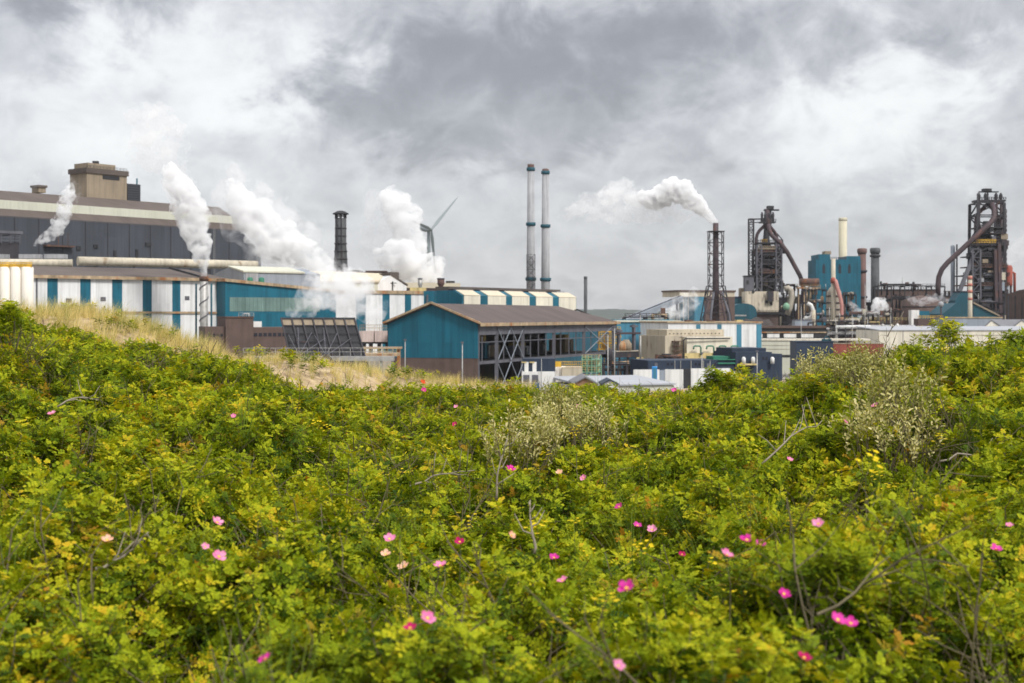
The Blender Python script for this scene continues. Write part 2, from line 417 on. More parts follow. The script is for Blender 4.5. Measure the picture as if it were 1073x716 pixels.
def willow_shoot(n=16, h=.26):
    b = LB(); lean = Vector((RN.uniform(-.35, .35), RN.uniform(-.35, .35), 1)).normalized()
    b.stick([Vector((0,0,-.15)), lean*h*.5, lean*h], .003)
    for i in range(n):
        k = (i+.5)/n; ang = i*2.4
        out = Vector((math.cos(ang), math.sin(ang), .9 + RN.uniform(-.3, .3))).normalized()
        up = (Vector((0,0,1)) + rvec(.4)).normalized()
        b.leaflet(lean*h*(.1 + .95*k), out, up, .045*RN.uniform(.7, 1.2), .016, RN.uniform(.1, .9), .1)
    return b
def twig(n=5, h=.45):
    b = LB(); p = Vector((0,0,-.25)); d = Vector((RN.uniform(-.5, .5), RN.uniform(-.5, .5), 1)).normalized(); pts = [p]
    for i in range(5): d = (d + rvec(.16)).normalized(); p = p + d*h/5*1.3; pts.append(p)
    b.stick(pts, .0055)
    for i in range(n):
        q = pts[1 + i % 4]; e = (d + rvec(.6)).normalized(); b.stick([q, q + e*h*.25, q + (e + rvec(.2)).normalized()*h*.5], .003)
    return b
def yellow_head(n=7):
    b = LB(); h = .16
    b.stick([Vector((0,0,-.2)), Vector((0,0,h))], .002)
    for i in range(n):
        c = Vector((RN.uniform(-.05, .05), RN.uniform(-.05, .05), h + RN.uniform(-.03, .03)))
        for k in range(5):
            a = k*2*PI/5 + i; d = Vector((math.cos(a), math.sin(a), .25))
            b.leaflet(c, d.normalized(), Vector((0,0,1)), .014, .011, RN.random(), .1)
    return b
def tuft(n=45, h=.55, w=.12, lean=.3):
    b = LB(); bias = Vector((.25, .05, 0))
    for i in range(n):
        a = RN.uniform(0, 2*PI); r = w*math.sqrt(RN.random())
        p = Vector((math.cos(a)*r, math.sin(a)*r, -.05)); l = h*RN.uniform(.5, 1.15)
        out = (Vector((math.cos(a), math.sin(a), 0))*RN.uniform(.05, .9) + bias*RN.random())*lean*2.2
        side = Vector((-math.sin(a), math.cos(a), 0))*.0035; t = RN.random(); prev = None
        for k in range(5):
            s_ = k/4; c = p + Vector((0,0,1))*l*(s_ - .35*s_*s_*out.length) + out*l*s_*s_
            wd = side*(1 - s_*.85)
            if prev: b.quad([prev[0], prev[1], c + wd, c - wd], t)
            prev = (c - wd, c + wd)
    return b
def kit(name, objs):
    c = bpy.data.collections.new(name)
    for nm, b, mats in objs:
        o = bpy.data.objects.new(nm, b.mesh(nm, mats)); c.objects.link(o)
    return c
def scatter(name, pts, coll, material_slot=None):
    """pts: (pos, euler, scale, index). A mesh of points whose geometry nodes set one plant on each."""
    me = bpy.data.meshes.new(name); me.from_pydata([p[0] for p in pts], [], [])
    for nm, ty, key, i in (('rot', 'FLOAT_VECTOR', 'vector', 1), ('scl', 'FLOAT', 'value', 2), ('pick', 'INT', 'value', 3)):
        a = me.attributes.new(nm, ty, 'POINT')
        d = [p[i] for p in pts]
        if ty == 'FLOAT_VECTOR': d = [c for v in d for c in v]
        a.data.foreach_set(key, d)
    o = bpy.data.objects.new(name, me); COL.objects.link(o); o['kind'] = 'stuff'
    ng = bpy.data.node_groups.new(name + '_nodes', 'GeometryNodeTree')
    ng.interface.new_socket('Geometry', in_out='INPUT', socket_type='NodeSocketGeometry')
    ng.interface.new_socket('Geometry', in_out='OUTPUT', socket_type='NodeSocketGeometry')
    N, L = ng.nodes, ng.links
    gi, go = N.new('NodeGroupInput'), N.new('NodeGroupOutput')
    ci = N.new('GeometryNodeCollectionInfo'); ci.inputs['Collection'].default_value = coll
    ci.inputs['Separate Children'].default_value = True; ci.inputs['Reset Children'].default_value = True
    ip = N.new('GeometryNodeInstanceOnPoints'); ip.inputs['Pick Instance'].default_value = True
    def named(nm, ty):
        n = N.new('GeometryNodeInputNamedAttribute'); n.data_type = ty; n.inputs['Name'].default_value = nm; return n.outputs['Attribute']
    L.new(gi.outputs[0], ip.inputs['Points']); L.new(ci.outputs[0], ip.inputs['Instance'])
    L.new(named('pick', 'INT'), ip.inputs['Instance Index'])
    er = N.new('FunctionNodeEulerToRotation'); L.new(named('rot', 'FLOAT_VECTOR'), er.inputs[0]); L.new(er.outputs[0], ip.inputs['Rotation'])
    L.new(named('scl', 'FLOAT'), ip.inputs['Scale']); L.new(ip.outputs[0], go.inputs[0])
    md = o.modifiers.new('growth', 'NODES'); md.node_group = ng
    return o

# patches of the pale willow, of bare twigs
PALE = [(600, 452, .62, 'pale olive willow shrub in the middle of the rose thicket below the cabin'),
        (582, 430, .4, 'olive tan willow shrub on the thicket edge, straight below the white site cabin'),
        (548, 466, .45, 'small tan willow shrub with bare stems at the left foot of the central willow shrub'),
        (905, 388, .5, 'pale flowering willow shrub on the right crest, below the long white warehouse'),
        (858, 392, .4, 'small straw coloured willow shrub under the navy shed on the right crest'),
        (938, 416, .42, 'pale grey willow shrub below the crest shrubs on the right slope'),
        (925, 455, .45, 'large pale willow shrub lower on the right slope with grey stems showing')]
pale_at = [(hit(px, py), s, lab) for px, py, s, lab in PALE]
def in_pale(x, y):
    for c, s, _ in pale_at:
        if ((x - c.x)/(s*.75))**2 + ((y - c.y)/(s*.8))**2 < 1: return True
    return False
shoots = [rose_shoot() for _ in range(5)] + [rose_shoot(15, .26, .11) for _ in range(2)]
darks = [rose_shoot(10, .18, .12) for _ in range(2)]
russ = [rose_shoot(10, .2, .1, .9) for _ in range(1)]
twigs = [twig() for _ in range(3)]
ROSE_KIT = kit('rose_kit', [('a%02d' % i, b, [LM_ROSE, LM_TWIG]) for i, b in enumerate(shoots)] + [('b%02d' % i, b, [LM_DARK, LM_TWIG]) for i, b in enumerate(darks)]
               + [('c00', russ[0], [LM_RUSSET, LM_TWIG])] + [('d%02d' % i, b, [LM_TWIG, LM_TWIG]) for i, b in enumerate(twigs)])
pts, ypts, tpts, gpts = [], [], [], []
y = 3.4
while y < 30:
    st = .07 + .001*y
    half = .36*y*1.12 + 5
    x = -half
    while x < half:
        X, Y = x + RN.uniform(-.5, .5)*st, y + RN.uniform(-.5, .5)*st
        x += st
        px, yb, ys, zb, zs = lay(X, Y)
        edge = yb - .15 + .5*noise.noise((X*.9, Y*.9, 4))
        if Y > edge and not (px > 480 and Y < yb + 1.2): continue
        gap = noise.noise((X*1.1, Y*.9, 21)) + .6*noise.noise((X*2.7, Y*2.2, 33))
        dens = 1.0 if gap < .3 else (.65 if gap < .55 else .35)
        z = canopy(X, min(Y, yb))
        if Y > yb: z -= (Y - yb)*.35
        pale = in_pale(X, Y)
        if RN.random() > (.8 if pale else 1): continue
        for lv in range(3):
            if RN.random() > dens*(1, .85, .6)[lv]: continue
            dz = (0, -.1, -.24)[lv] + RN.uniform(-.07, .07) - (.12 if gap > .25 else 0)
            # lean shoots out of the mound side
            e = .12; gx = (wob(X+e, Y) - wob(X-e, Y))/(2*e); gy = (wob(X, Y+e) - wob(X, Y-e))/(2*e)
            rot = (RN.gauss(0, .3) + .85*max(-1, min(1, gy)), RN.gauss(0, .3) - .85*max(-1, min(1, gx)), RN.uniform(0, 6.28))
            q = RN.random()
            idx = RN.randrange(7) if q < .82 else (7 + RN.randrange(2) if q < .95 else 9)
            if lv == 2 and q > .5: idx = 7 + RN.randrange(2)  # more dark leaves in the lowest layer: inner shade put into leaf colour
            pts.append((Vector((X, Y, z + dz - .24)), rot, RN.uniform(.52, .88)*(1.08 if lv == 0 else 1), idx))
        if gap > .3 and RN.random() < .2 or RN.random() < .014:
            pts.append((Vector((X, Y, z - .2)), (RN.gauss(0, .6), RN.gauss(0, .6), RN.uniform(0, 6.28)), RN.uniform(.6, 1.2), 10 + RN.randrange(3)))
        yn = noise.noise((X*.5, Y*.45, 50)) + .5*noise.noise((X*1.6, Y*1.5, 51))
        if RN.random() < (.035 if yn > .42 else .002)*(1 if Y < 15 else .4):
            ypts.append((Vector((X, Y, z - .03 + RN.uniform(-.05, .06))), (RN.gauss(0, .2), RN.gauss(0, .2), RN.uniform(0, 6.28)), RN.uniform(.7, 1.25), RN.randrange(3)))
        if RN.random() < .02 and noise.noise((X*.45, Y*.4, 70)) > .1:
            gpts.append((Vector((X, Y, z - .35)), (RN.gauss(0, .2), RN.gauss(0, .2), RN.uniform(0, 6.28)), RN.uniform(.7, 1.1), RN.randrange(2)))
    y += st
for k in range(900):
    px = RN.uniform(-40, 470); Y = RN.uniform(21, 29); X = wx(px, Y); p_, yb, ys, zb, zs = lay(X, Y)
    if not (yb - .3 < Y < ys + .2): continue
    if noise.noise((X*.9, Y*1.1, 61)) < .02 + .25*(Y-yb)/4.5: continue
    for j in range(2): pts.append((Vector((X + RN.gauss(0, .08), Y + RN.gauss(0, .08), dune_z(X, Y) + .06)), (RN.gauss(0, .3), RN.gauss(0, .3), RN.uniform(0, 6.28)), RN.uniform(.6, 1.0), RN.randrange(10)))
scrub = scatter('rose_thicket', pts, ROSE_KIT); tag(scrub, 'dense green and yellow wild rose thicket covering the dune', 'scrub')
YK = kit('yellow_kit', [('y%d' % i, yellow_head(5 + 2*i), [LM_YEL, LM_TWIG]) for i in range(3)])
yo = scatter('yellow_blossom', ypts, YK); tag(yo, 'small yellow blooms sprinkled through the rose thicket', 'wildflowers')
GK2 = kit('green_grass_kit', [('e%d' % i, tuft(26, .6, .1, .22), [LM_GREENGRASS]) for i in range(2)])
go_ = scatter('green_grass', gpts, GK2); tag(go_, 'thin green grass growing up through the rose thicket', 'grass')
# marram on the bare crest
GK = kit('marram_kit', [('g%d' % i, tuft(46, .62, .12, .3), [LM_GRASS]) for i in range(3)] + [('h0', tuft(20, .9, .1, .2), [LM_GREENGRASS])])
for k in range(7500):
    px = RN.uniform(-60, 560); Y = RN.uniform(21, 33)
    X = wx(px, Y); p_, yb, ys, zb, zs = lay(X, Y)
    if Y < yb - .5 or Y > ys + 3: continue
    n_ = noise.noise((X*.7, Y*.9, 80))
    want = .6 if n_ > .0 else .32
    if 20 < px < 230 and Y > ys - 1.6: want = .5
    if 230 < px < 330 and Y < ys - 1: want *= .6
    if 340 < px < 480: want = max(want, .4)
    if px > 480: want *= .55
    if RN.random() > want: continue
    tpts.append((Vector((X, Y, dune_z(X, Y))), (RN.gauss(0, .15), RN.gauss(0, .15) + .1, RN.uniform(-.6, .6)), RN.uniform(.4, .85)*(.9 if px < 230 else .58), 3 if RN.random() < .1 else RN.randrange(3)))
gr = scatter('marram_grass', tpts, GK); tag(gr, 'dry straw coloured marram grass on the sandy dune crest', 'grass')

# willow shrubs: each its own plant
PW = [willow_shoot() for _ in range(5)]
for c, s, lab in pale_at:
    t = thing('willow_shrub', lab, 'shrub', c - Vector((0,0,.7)), 'pale willow shrubs')
    fo, st_ = LB(), MB(); root = c - Vector((0,0,.75))
    for i in range(int(230*s*s) + 30):
        a = RN.uniform(0, 6.28); r = math.sqrt(RN.random())
        q = Vector((math.cos(a)*r*s*.75, math.sin(a)*r*s*.8, .16*s + .22*s*(1 - r*r)*RN.uniform(.3, 1.2) + RN.uniform(-.22, .04)))
        M = Matrix.Translation(q + Vector((0,0,.62))) @ Matrix.Rotation(RN.gauss(0, .35), 4, 'X') @ Matrix.Rotation(RN.gauss(0, .35), 4, 'Y') @ Matrix.Rotation(a, 4, 'Z') @ Matrix.Scale(RN.uniform(.75, 1.15), 4)
        fo.merge(PW[i % 5], M)
        if i % 9 == 0:
            tip = c + q - Vector((0,0,.08)); st_.pipe([root, root.lerp(tip, .5) + rvec(.05), tip], .008, 5, [.013, .009, .004])
    me = fo.mesh('crown', [LM_PALE, LM_TWIG]); o = bpy.data.objects.new('crown', me); COL.objects.link(o); o.parent = t
    st_.build('stem', LM_TWIG, t)
# rose shoots standing clear of the thicket against the works
for px, py, hgt, n, lab in ((988, 352, .3, 13, 'leafy rose shoot rising above the right crest before the white warehouse'),
                            (9, 338, .26, 9, 'leafy rose shoot at the left edge standing up before the ivory silos'),
                            (1064, 352, .16, 7, 'low rose shoot on the crest at the right edge, under the grey roofs'),
                            (745, 398, .2, 8, 'rose shoot on the crest below the row of green goosenecks'),
                            (762, 396, .17, 7, 'rose shoot on the crest just below the white wall with a dark window'),
                            (780, 392, .2, 8, 'rose shoot on the crest under the two white tanks by the navy building')):
    q = hit(px, py + 6); q.z -= .1
    t = thing('rose_shrub', lab, 'shrub', q - Vector((0,0,.5)), 'rose shoots above the thicket')
    b = LB(); sm_ = MB()
    for i in range(n*3):
        k = RN.random(); off = Vector((RN.gauss(0, .13)*(1.1 - k*.7), RN.gauss(0, .12)*(1.1 - k*.7), .45 + k*hgt))
        b.merge(RN.choice(shoots), Matrix.Translation(off) @ Matrix.Rotation(RN.gauss(0, .4), 4, 'X') @ Matrix.Rotation(RN.gauss(0, .4), 4, 'Y') @ Matrix.Rotation(RN.uniform(0, 6), 4, 'Z') @ Matrix.Scale(.8, 4))
        if i % 3 == 0: sm_.pipe([q - Vector((0,0,.5)), q - Vector((0,0,.5)) + off*.6, q - Vector((0,0,.5)) + off], .005, 5)
    o = bpy.data.objects.new('crown', b.mesh('crown', [LM_ROSE, LM_TWIG])); COL.objects.link(o); o.parent = t
    sm_.build('stem', LM_TWIG, t)
# bleached dead branches lying over the thicket
def dead_branch(px, py, length, ang, lab, seed):
    r = random.Random(seed); length *= .72; q = hit(px, py) + Vector((0,0,-.04)); mb = MB()
    d = Vector((math.cos(ang), .25, math.sin(ang))).normalized(); p = q.copy(); pts_ = [p.copy()]
    for i in range(8):
        d = (d + Vector((r.gauss(0, .18), r.gauss(0, .12), r.gauss(0, .2) - .04))).normalized(); p = p + d*length/8; pts_.append(p.copy())
        p.z = max(p.z, canopy(p.x, p.y) - .05)
    mb.pipe(pts_, .008, 6, [.0085*(1 - .7*i/8) for i in range(9)])
    for i in range(2, 8):
        e = (d + Vector((r.gauss(0, .7), r.gauss(0, .4), r.gauss(.25, .6)))).normalized(); l = length*r.uniform(.15, .4)
        mb.pipe([pts_[i], pts_[i] + e*l*.5, pts_[i] + e*l + Vector((0,0,r.uniform(-.05, .08)))], .004, 5, [.005, .0035, .0015])
    tag(mb.build('dead_branch', LM_DEAD, None, q), lab, 'branch', 'dead branches in the thicket')
for i, a in enumerate([(798, 486, .95, .75, 'long arching grey dead branch on the right, beyond the crimson rose pair'), (520, 520, .6, 1.35, 'upright forked dead branch right of the magenta rose in the middle'),
        (428, 505, .7, .35, 'pale dead branch lying flat left of centre, under dense rose leaves'), (985, 480, .8, .3, 'pale crooked dead branch on the far right below the big willow shrub'),
        (100, 590, .4, .2, 'thin grey dead branch among yellow leaves on the left'), (560, 575, .4, 1.5, 'small dead twig standing beside the crimson rose'),
        (930, 350, .5, .9, 'grey dead branch sticking from the willow on the right crest'), (60, 425, .5, .4, 'pale dead branch over the thicket at upper left, by the pink bloom')]):
    dead_branch(*a, 100 + i)
# roses
def petal_mat(name, a, b):
    m = leaf_mat(name, [(0, a), (1, b)], .3, .6); return m
PM = {'magenta': petal_mat('magenta_petal', (.55, .02, .27), (.8, .1, .48)), 'pink': petal_mat('pink_petal', (.75, .18, .42), (.85, .4, .6)),
      'crimson': petal_mat('crimson_petal', (.4, .01, .09), (.62, .03, .2)), 'peach': petal_mat('faded_peach_petal', (.8, .42, .3), (.85, .6, .45)), 'orange': petal_mat('orange_red_petal', (.6, .07, .03), (.75, .16, .05))}
ST = mat('rose_stamens', (.65, .42, .05), .7, .2, 40, 0)
def rose(px, py, kind, d, lab, seed):
    r = random.Random(seed); q = hit(px, py) + Vector((0, -.06, .045))
    tilt = Matrix.Rotation(r.uniform(.25, .75), 3, 'X') @ Matrix.Rotation(r.uniform(-.5, .5), 3, 'Y') @ Matrix.Rotation(r.uniform(0, 6), 3, 'Z')
    b = LB(); R_ = d/2*.64
    for k in range(5):
        a = k*2*PI/5; u = Vector((math.cos(a), math.sin(a), 0)); s_ = Vector((-u.y, u.x, 0)); z = Vector((0,0,1)); cup = r.uniform(.2, .6)
        rows = []
        for i, (t_, w) in enumerate(((.04, .06), (.35, .5), (.7, .72), (.95, .5), (1.02, .12))):
            c = u*R_*t_ + z*R_*cup*t_*t_
            rows.append([c - s_*R_*w*.62 + z*R_*(.1 + r.uniform(-.05, .08)), c - z*R_*.03, c + s_*R_*w*.62 + z*R_*(.1 + r.uniform(-.05, .08))])
        for i in range(4):
            for j in range(2): b.quad([tilt @ rows[i][j], tilt @ rows[i][j+1], tilt @ rows[i+1][j+1], tilt @ rows[i+1][j]], r.random())
    o = bpy.data.objects.new('rose_flower', b.mesh('rose_flower', [PM[kind]])); COL.objects.link(o); o.location = q
    tag(o, lab, 'flower', 'wild roses in bloom')
    mb = MB(); ax = tilt @ Vector((0,0,1)); mb.tube(q, q + ax*R_*.16, R_*.3, R_*.2, 8)
    if kind != 'orange': mb.build('stamens', ST, o)
ROSES = [(873, 663, 'magenta', .085, 'left bloom of the bright magenta pair in the lower right'), (887, 664, 'magenta', .08, 'right bloom of the bright magenta pair in the lower right'),
 (655, 629, 'magenta', .085, 'single magenta rose low in the middle right'), (780, 577, 'magenta', .09, 'large magenta rose, upper of the two right of centre'),
 (794, 583, 'magenta', .065, 'smaller magenta rose just right of the large one'), (759, 597, 'pink', .085, 'pale pink rose below left of the large magenta one'),
 (682, 566, 'pink', .1, 'wide pink rose, right bloom of the middle pair'), (667, 563, 'magenta', .09, 'magenta rose, left bloom of the middle pair'),
 (409, 574, 'pink', .1, 'lone pink rose left of the crimson one'), (449, 663, 'pink', .085, 'pink rose low left of centre beside yellow blooms'),
 (482, 576, 'crimson', .09, 'deep crimson rose in the middle'), (424, 604, 'peach', .1, 'faded peach rose below the lone pink one'), (462, 608, 'pink', .095, 'mid pink rose under the crimson rose'),
 (589, 617, 'pink', .085, 'pink rose, lower of two near the bottom middle'), (580, 599, 'magenta', .075, 'small magenta rose, upper of two near the bottom middle'),
 (230, 557, 'pink', .095, 'pink rose above the long pink cluster on the left'), (218, 591, 'pink', .06, 'small pink bloom left of the long pink cluster'), (232, 595, 'pink', .1, 'wide pink rose of the left cluster'),
 (818, 637, 'magenta', .075, 'magenta rose beside the small grey green willow at lower right'), (648, 539, 'magenta', .09, 'magenta rose above the middle pair'),
 (611, 508, 'pink', .08, 'pink rose below the central willow shrub, right of the magenta one'), (535, 500, 'magenta', .11, 'magenta rose below the central willow shrub'),
 (57, 442, 'pink', .1, 'pink rose high on the left slope'), (246, 442, 'pink', .07, 'pale rose by orange leaves on the left slope'), (915, 436, 'pink', .09, 'pink rose beside the big willow shrub on the right slope'),
 (884, 450, 'pink', .07, 'pale rose below the pink one on the right slope'), (706, 413, 'magenta', .13, 'magenta rose on the crest below the pale grey roof'), (443, 404, 'orange', .13, 'orange red bloom on the crest below the blue hall'),
 (444, 413, 'magenta', .12, 'magenta rose just under the orange red bloom'), (478, 430, 'pink', .1, 'pink rose below the front corner of the blue hall'), (477, 450, 'crimson', .1, 'red pink rose under the pink one left of the central willow'),
 (606, 431, 'pink', .11, 'pink rose between the two central willow shrubs'), (1039, 586, 'magenta', .085, 'magenta rose near the right edge'), (116, 580, 'peach', .085, 'peach rose far left in yellow leaves'),
 (405, 590, 'peach', .085, 'peach rose directly under the lone pink one'), (431, 675, 'crimson', .07, 'dark red rose bud low left of centre'), (713, 590, 'crimson', .06, 'small red rose right of the middle pair'),
 (646, 713, 'pink', .06, 'small pink rose at the bottom edge'), (282, 708, 'magenta', .065, 'small magenta rose at the bottom left'), (838, 704, 'crimson', .07, 'dark red rose at the bottom right'),
 (826, 489, 'pink', .08, 'pink rose beside the arching dead branch'), (1053, 560, 'pink', .06, 'small pink rose at the right edge above the magenta one'), (854, 560, 'pink', .07, 'small pink rose in the right shade hollow'),
 (536, 571, 'peach', .06, 'faded rose right of the crimson one'), (586, 503, 'peach', .08, 'pale peach rose between the two roses below the willow')]
for i, a in enumerate(ROSES): rose(*a, 500 + i)
# ================================================================== the steelworks
def mast(px, Y, ptop, lab, arm=False, cat='mast', r=.12, m='galv', group='slim masts in the works'):
    x = wx(px, Y); t = thing('floodlight_mast' if arm else 'pole_mast', lab, cat, (x, Y, 0), group)
    mb = MB(); mb.tube((x, Y, 0), (x, Y, wz(ptop, Y)), r*1.3, r*.8, 8); mb.build('pole', m, t)
    mb = MB(); z = wz(ptop, Y)
    mb.box(x-.9 if arm else x-.3, x+.9 if arm else x+.3, Y-.25, Y+.25, z, z+.35); mb.build('lamp_head', 'steelgrey', t)
    return t
def facing(px0, px1, Y): return Fr(px0, Y, px1, Y)
# every plane that has to differ from its neighbour stands proud by PR
PR = .06

# ---- 1. great slate grey melt shop, far left
f = Fr(-70, 545, 262, 668)
t = thing('melt_shop', 'huge slate grey melt shop with brown stepped roof and cream fascia at far left', 'factory', f.o, None)
zb = lambda py: f.z(100, py)
wtop = f.z(100, 232)
mb = MB(); f.box(mb, 0, f.L-4, 0, 60, 0, wtop); mb.build('wall', 'greywall', t)
mb = MB()   # sloping soffit band then cream gutter band then roof: profile swept along a
def sweep(name, prof, m, a0=0.0, a1=None):
    mb = MB(); a1 = f.L - 6 if a1 is None else a1
    mb.prism([f.p(a0, b, z) for b, z in prof], f.u*(a1-a0)); return mb.build(name, m, t)
z1, z2, z3, z4 = f.z(100, 233), f.z(100, 225), f.z(100, 216), f.z(100, 204)
sweep('eaves_band', [(-.1, z1), (60, z1), (60, z2+.6), (2.5, z2+.6)], 'brownroof', 0, f.L - 2)
sweep('fascia', [(2.2, z2), (58, z2), (58, z3), (2.2, z3)], 'creamband', 0, f.L - 5)
sweep('roof', [(3.5, z3-.3), (57, z3-.3), (46, z4+1), (14, z4)], 'brownroof', 0, f.L - 7)
mb = MB(); mb.prism([f.p(f.L-3.9, .3, z1-1), f.p(f.L+7, .3, z1-10), f.p(f.L+7, .3, 0), f.p(f.L-3.9, .3, 0)], f.v*59); mb.build('gable_end', 'greywall', t)
# lower dark sheds with monitor roof at the left and gantry walkway
f2 = Fr(-60, 500, 20, 518)
mb = MB(); f2.box(mb, 0, f2.L, 0, 14, 0, f2.z(5, 254)); mb.build('annex', 'steel', t)
mb = MB(); f2.box(mb, -1, f2.L+1, -1, 15, f2.z(5, 245), f2.z(5, 242)); 
for k in range(9): 
    q = f2.L*k/8; mb.beam(f2.p(q, -.6, f2.z(5, 255)), f2.p(q, -.6, f2.z(5, 244)), .35)
for py in (246, 249, 252): mb.beam(f2.p(0, -.6, f2.z(5, py)), f2.p(f2.L, -.6, f2.z(5, py)), .22)
mb.build('canopy_frame', 'steelgrey', t)
def a_at(px): return f.a(px)
mb = MB(); g0, g1 = a_at(45), a_at(75); zz = f.z(60, 259)
f.box(mb, g0, g1, -2.5, -.05, zz, zz+.7)
for px in (58, 68): mb.beam(f.p(a_at(px), -2.2, zz), f.p(a_at(px), -2.2, zz+6), .25)
mb.build('walkway', 'rust', t)
mb = MB()
for px, py, w, h in ((82, 262, 2, 1.6), (100, 260, 2, 1.4), (120, 270, 1.2, 3), (143, 270, 1.2, 3.5), (155, 258, 3, 1.5)):
    mb = MB(); a = a_at(px); z = f.z(px, py); f.box(mb, a-w/2, a+w/2, -.5, 0.05, z, z+h); mb.build('vent', 'black', t)
for k in range(11):
    mb = MB(); a = f.L*(.22 + .07*k); f.box(mb, a-.14, a+.14, -.22, .02, 0, wtop-.5); mb.build('downpipe', 'steel', t)
for k in range(5):
    mb = MB(); a = f.L*(.3 + .13*k); z = wtop*(.62 + .05*(k % 3)); f.box(mb, a, a+5, -.12, .03, z, z+1.6); mb.build('louvre', 'black', t)
mb = MB(); f.box(mb, f.L*.25, f.L-6, -.1, .02, wtop*.55, wtop*.55+.3); mb.build('seam', 'steel', t)
mb = MB(); a = f.L*.86; f.box(mb, a, a+.12, -.5, -.4, 8, wtop); f.box(mb, a+.7, a+.82, -.5, -.4, 8, wtop)
for k in range(26): f.box(mb, a, a+.82, -.48, -.42, 9+k, 9.1+k)
mb.build('ladder', 'galv', t)
# roof house and its dark neighbour
def roof_obj(name, lab, cat, fa, px0, px1, pyb, pyt, b0, b1, m, capm=None):
    a0, a1 = fa.a(px0, b0), fa.a(px1, b0); zb_, zt = fa.z((px0+px1)/2, pyb, b0), fa.z((px0+px1)/2, pyt, b0)
    t = thing(name, lab, cat, fa.p((a0+a1)/2, (b0+b1)/2, zb_))
    mb = MB(); fa.box(mb, a0, a1, b0, b1, zb_, zt); mb.build('wall', m, t)
    return t, a0, a1, zb_, zt
th, a0, a1, zb_, zt = roof_obj('roof_house', 'square brown plant room with flat cap on the grey melt shop roof', 'plant room', f, 91, 133, 212, 183, 15, 27.5, 'tan')
mb = MB(); f.box(mb, a0-.6, a1+.6, 14.4, 28.1, zt, zt+2.2); mb.build('parapet', 'brownroof', th)
mb = MB(); f.box(mb, a0+1.5, a1-5, 16.5, 26.5, zt+2.2, zt+4.6); mb.build('cap', 'tan', th)
mb = MB(); f.box(mb, a0+8, a1-4, 14.9, 15.05, zt-2.2, zt-.4); mb.build('louvre', 'black', th)
mb = MB(); q = f.p(a0+8, 20, zt+4.6); mb.box(q.x-1.2, q.x+1.2, q.y-1, q.y+1, q.z, q.z+1.4); mb.build('vent', 'steel', th)
mb = MB(); railing(mb, f.p(a0, 15, zt+2.2), f.p(a1, 15, zt+2.2), 1.1, 12, .12); mb.build('railing', 'steel', th)
th, a0, a1, zb_, zt = roof_obj('cooler_unit', 'dark ribbed cooler box beside the brown roof plant room', 'cooler', f, 133.6, 147, 213, 193, 17, 30, 'black')
mb = MB()
for k in range(8):
    z = zb_ + (zt-zb_)*(k+.5)/8; f.box(mb, a0-.1, a1+.1, 16.85, 17.02, z-.25, z+.25)
mb.build('slats', 'greywall', th)
mb = MB(); p = f.p(a1+.4, 20, zb_); mb.tube(p, p + Vector((0,0,zt-zb_+3)), .35, .35, 8); mb.build('flue', 'teal_dark', th)
th, a0, a1, zb_, zt = roof_obj('roof_vent', 'small square brown vent alone on the melt shop roof, left end', 'vent', f, 40.5, 48, 202, 196.5, 15, 20, 'tan')
mb = MB(); f.box(mb, a0-.5, a1+.5, 14.5, 20.5, zt, zt+.9); mb.build('cap', 'brownroof', th)

# ---- 2. striped hall (white and teal bays) below it
f = Fr(35, 398, 236, 436)
t = thing('striped_hall', 'long white hall with teal vertical bands and brown roof on the left', 'factory hall', f.o)
ze = f.z(120, 292.5)
mb = MB(); f.box(mb, 0, f.L, 0, 45, 0, ze); mb.build('wall', 'white', t)
for p0, p1 in ((49.5, 60.5), (84, 95), (117.5, 128), (149.5, 159), (180.5, 189), (209.5, 216)):
    mb = MB(); f.box(mb, f.a(p0), f.a(p1), -PR, .02, 0, ze-.05); mb.build('panel', 'teal', t)
mb = MB(); f.box(mb, f.a(37.5), f.a(39), -.35, .02, 0, ze); mb.build('downpipe', 'steelgrey', t)
zl = f.z(170, 327.3)
mb = MB(); f.box(mb, f.a(120), f.L, -.4, -.1, zl-.4, zl+.2); mb.build('ledge', 'fascia', t)
mb = MB(); mb.prism([f.p(-.5, -.8, ze), f.p(-.5, 46, ze), f.p(-.5, 46, ze+4.5), f.p(-.5, 26, ze+4.2), f.p(-.5, -.8, ze+.7)], f.u*(f.L+1)); mb.build('roof', 'brownroof', t)
mb = MB(); f.box(mb, -.5, f.L+.5, -1.0, -.84, ze-.15, ze+.75); mb.build('gutter', 'fascia', t)
mb = MB(); mb.beam(f.p(f.a(193), 10, ze+4), f.p(f.a(210), 0, ze+1.2), .6); mb.build('roof_pipe', 'black', t)
for px, w, h, z in ((72, 1.6, 1.2, 24), (108, 1.6, 1.2, 24.5), (170, 3, 1.4, 15), (196, 1.5, 1.2, 25)):
    mb = MB(); a = f.a(px); f.box(mb, a-w/2, a+w/2, -.1, .03, z, z+h); mb.build('vent', 'steelgrey', t)
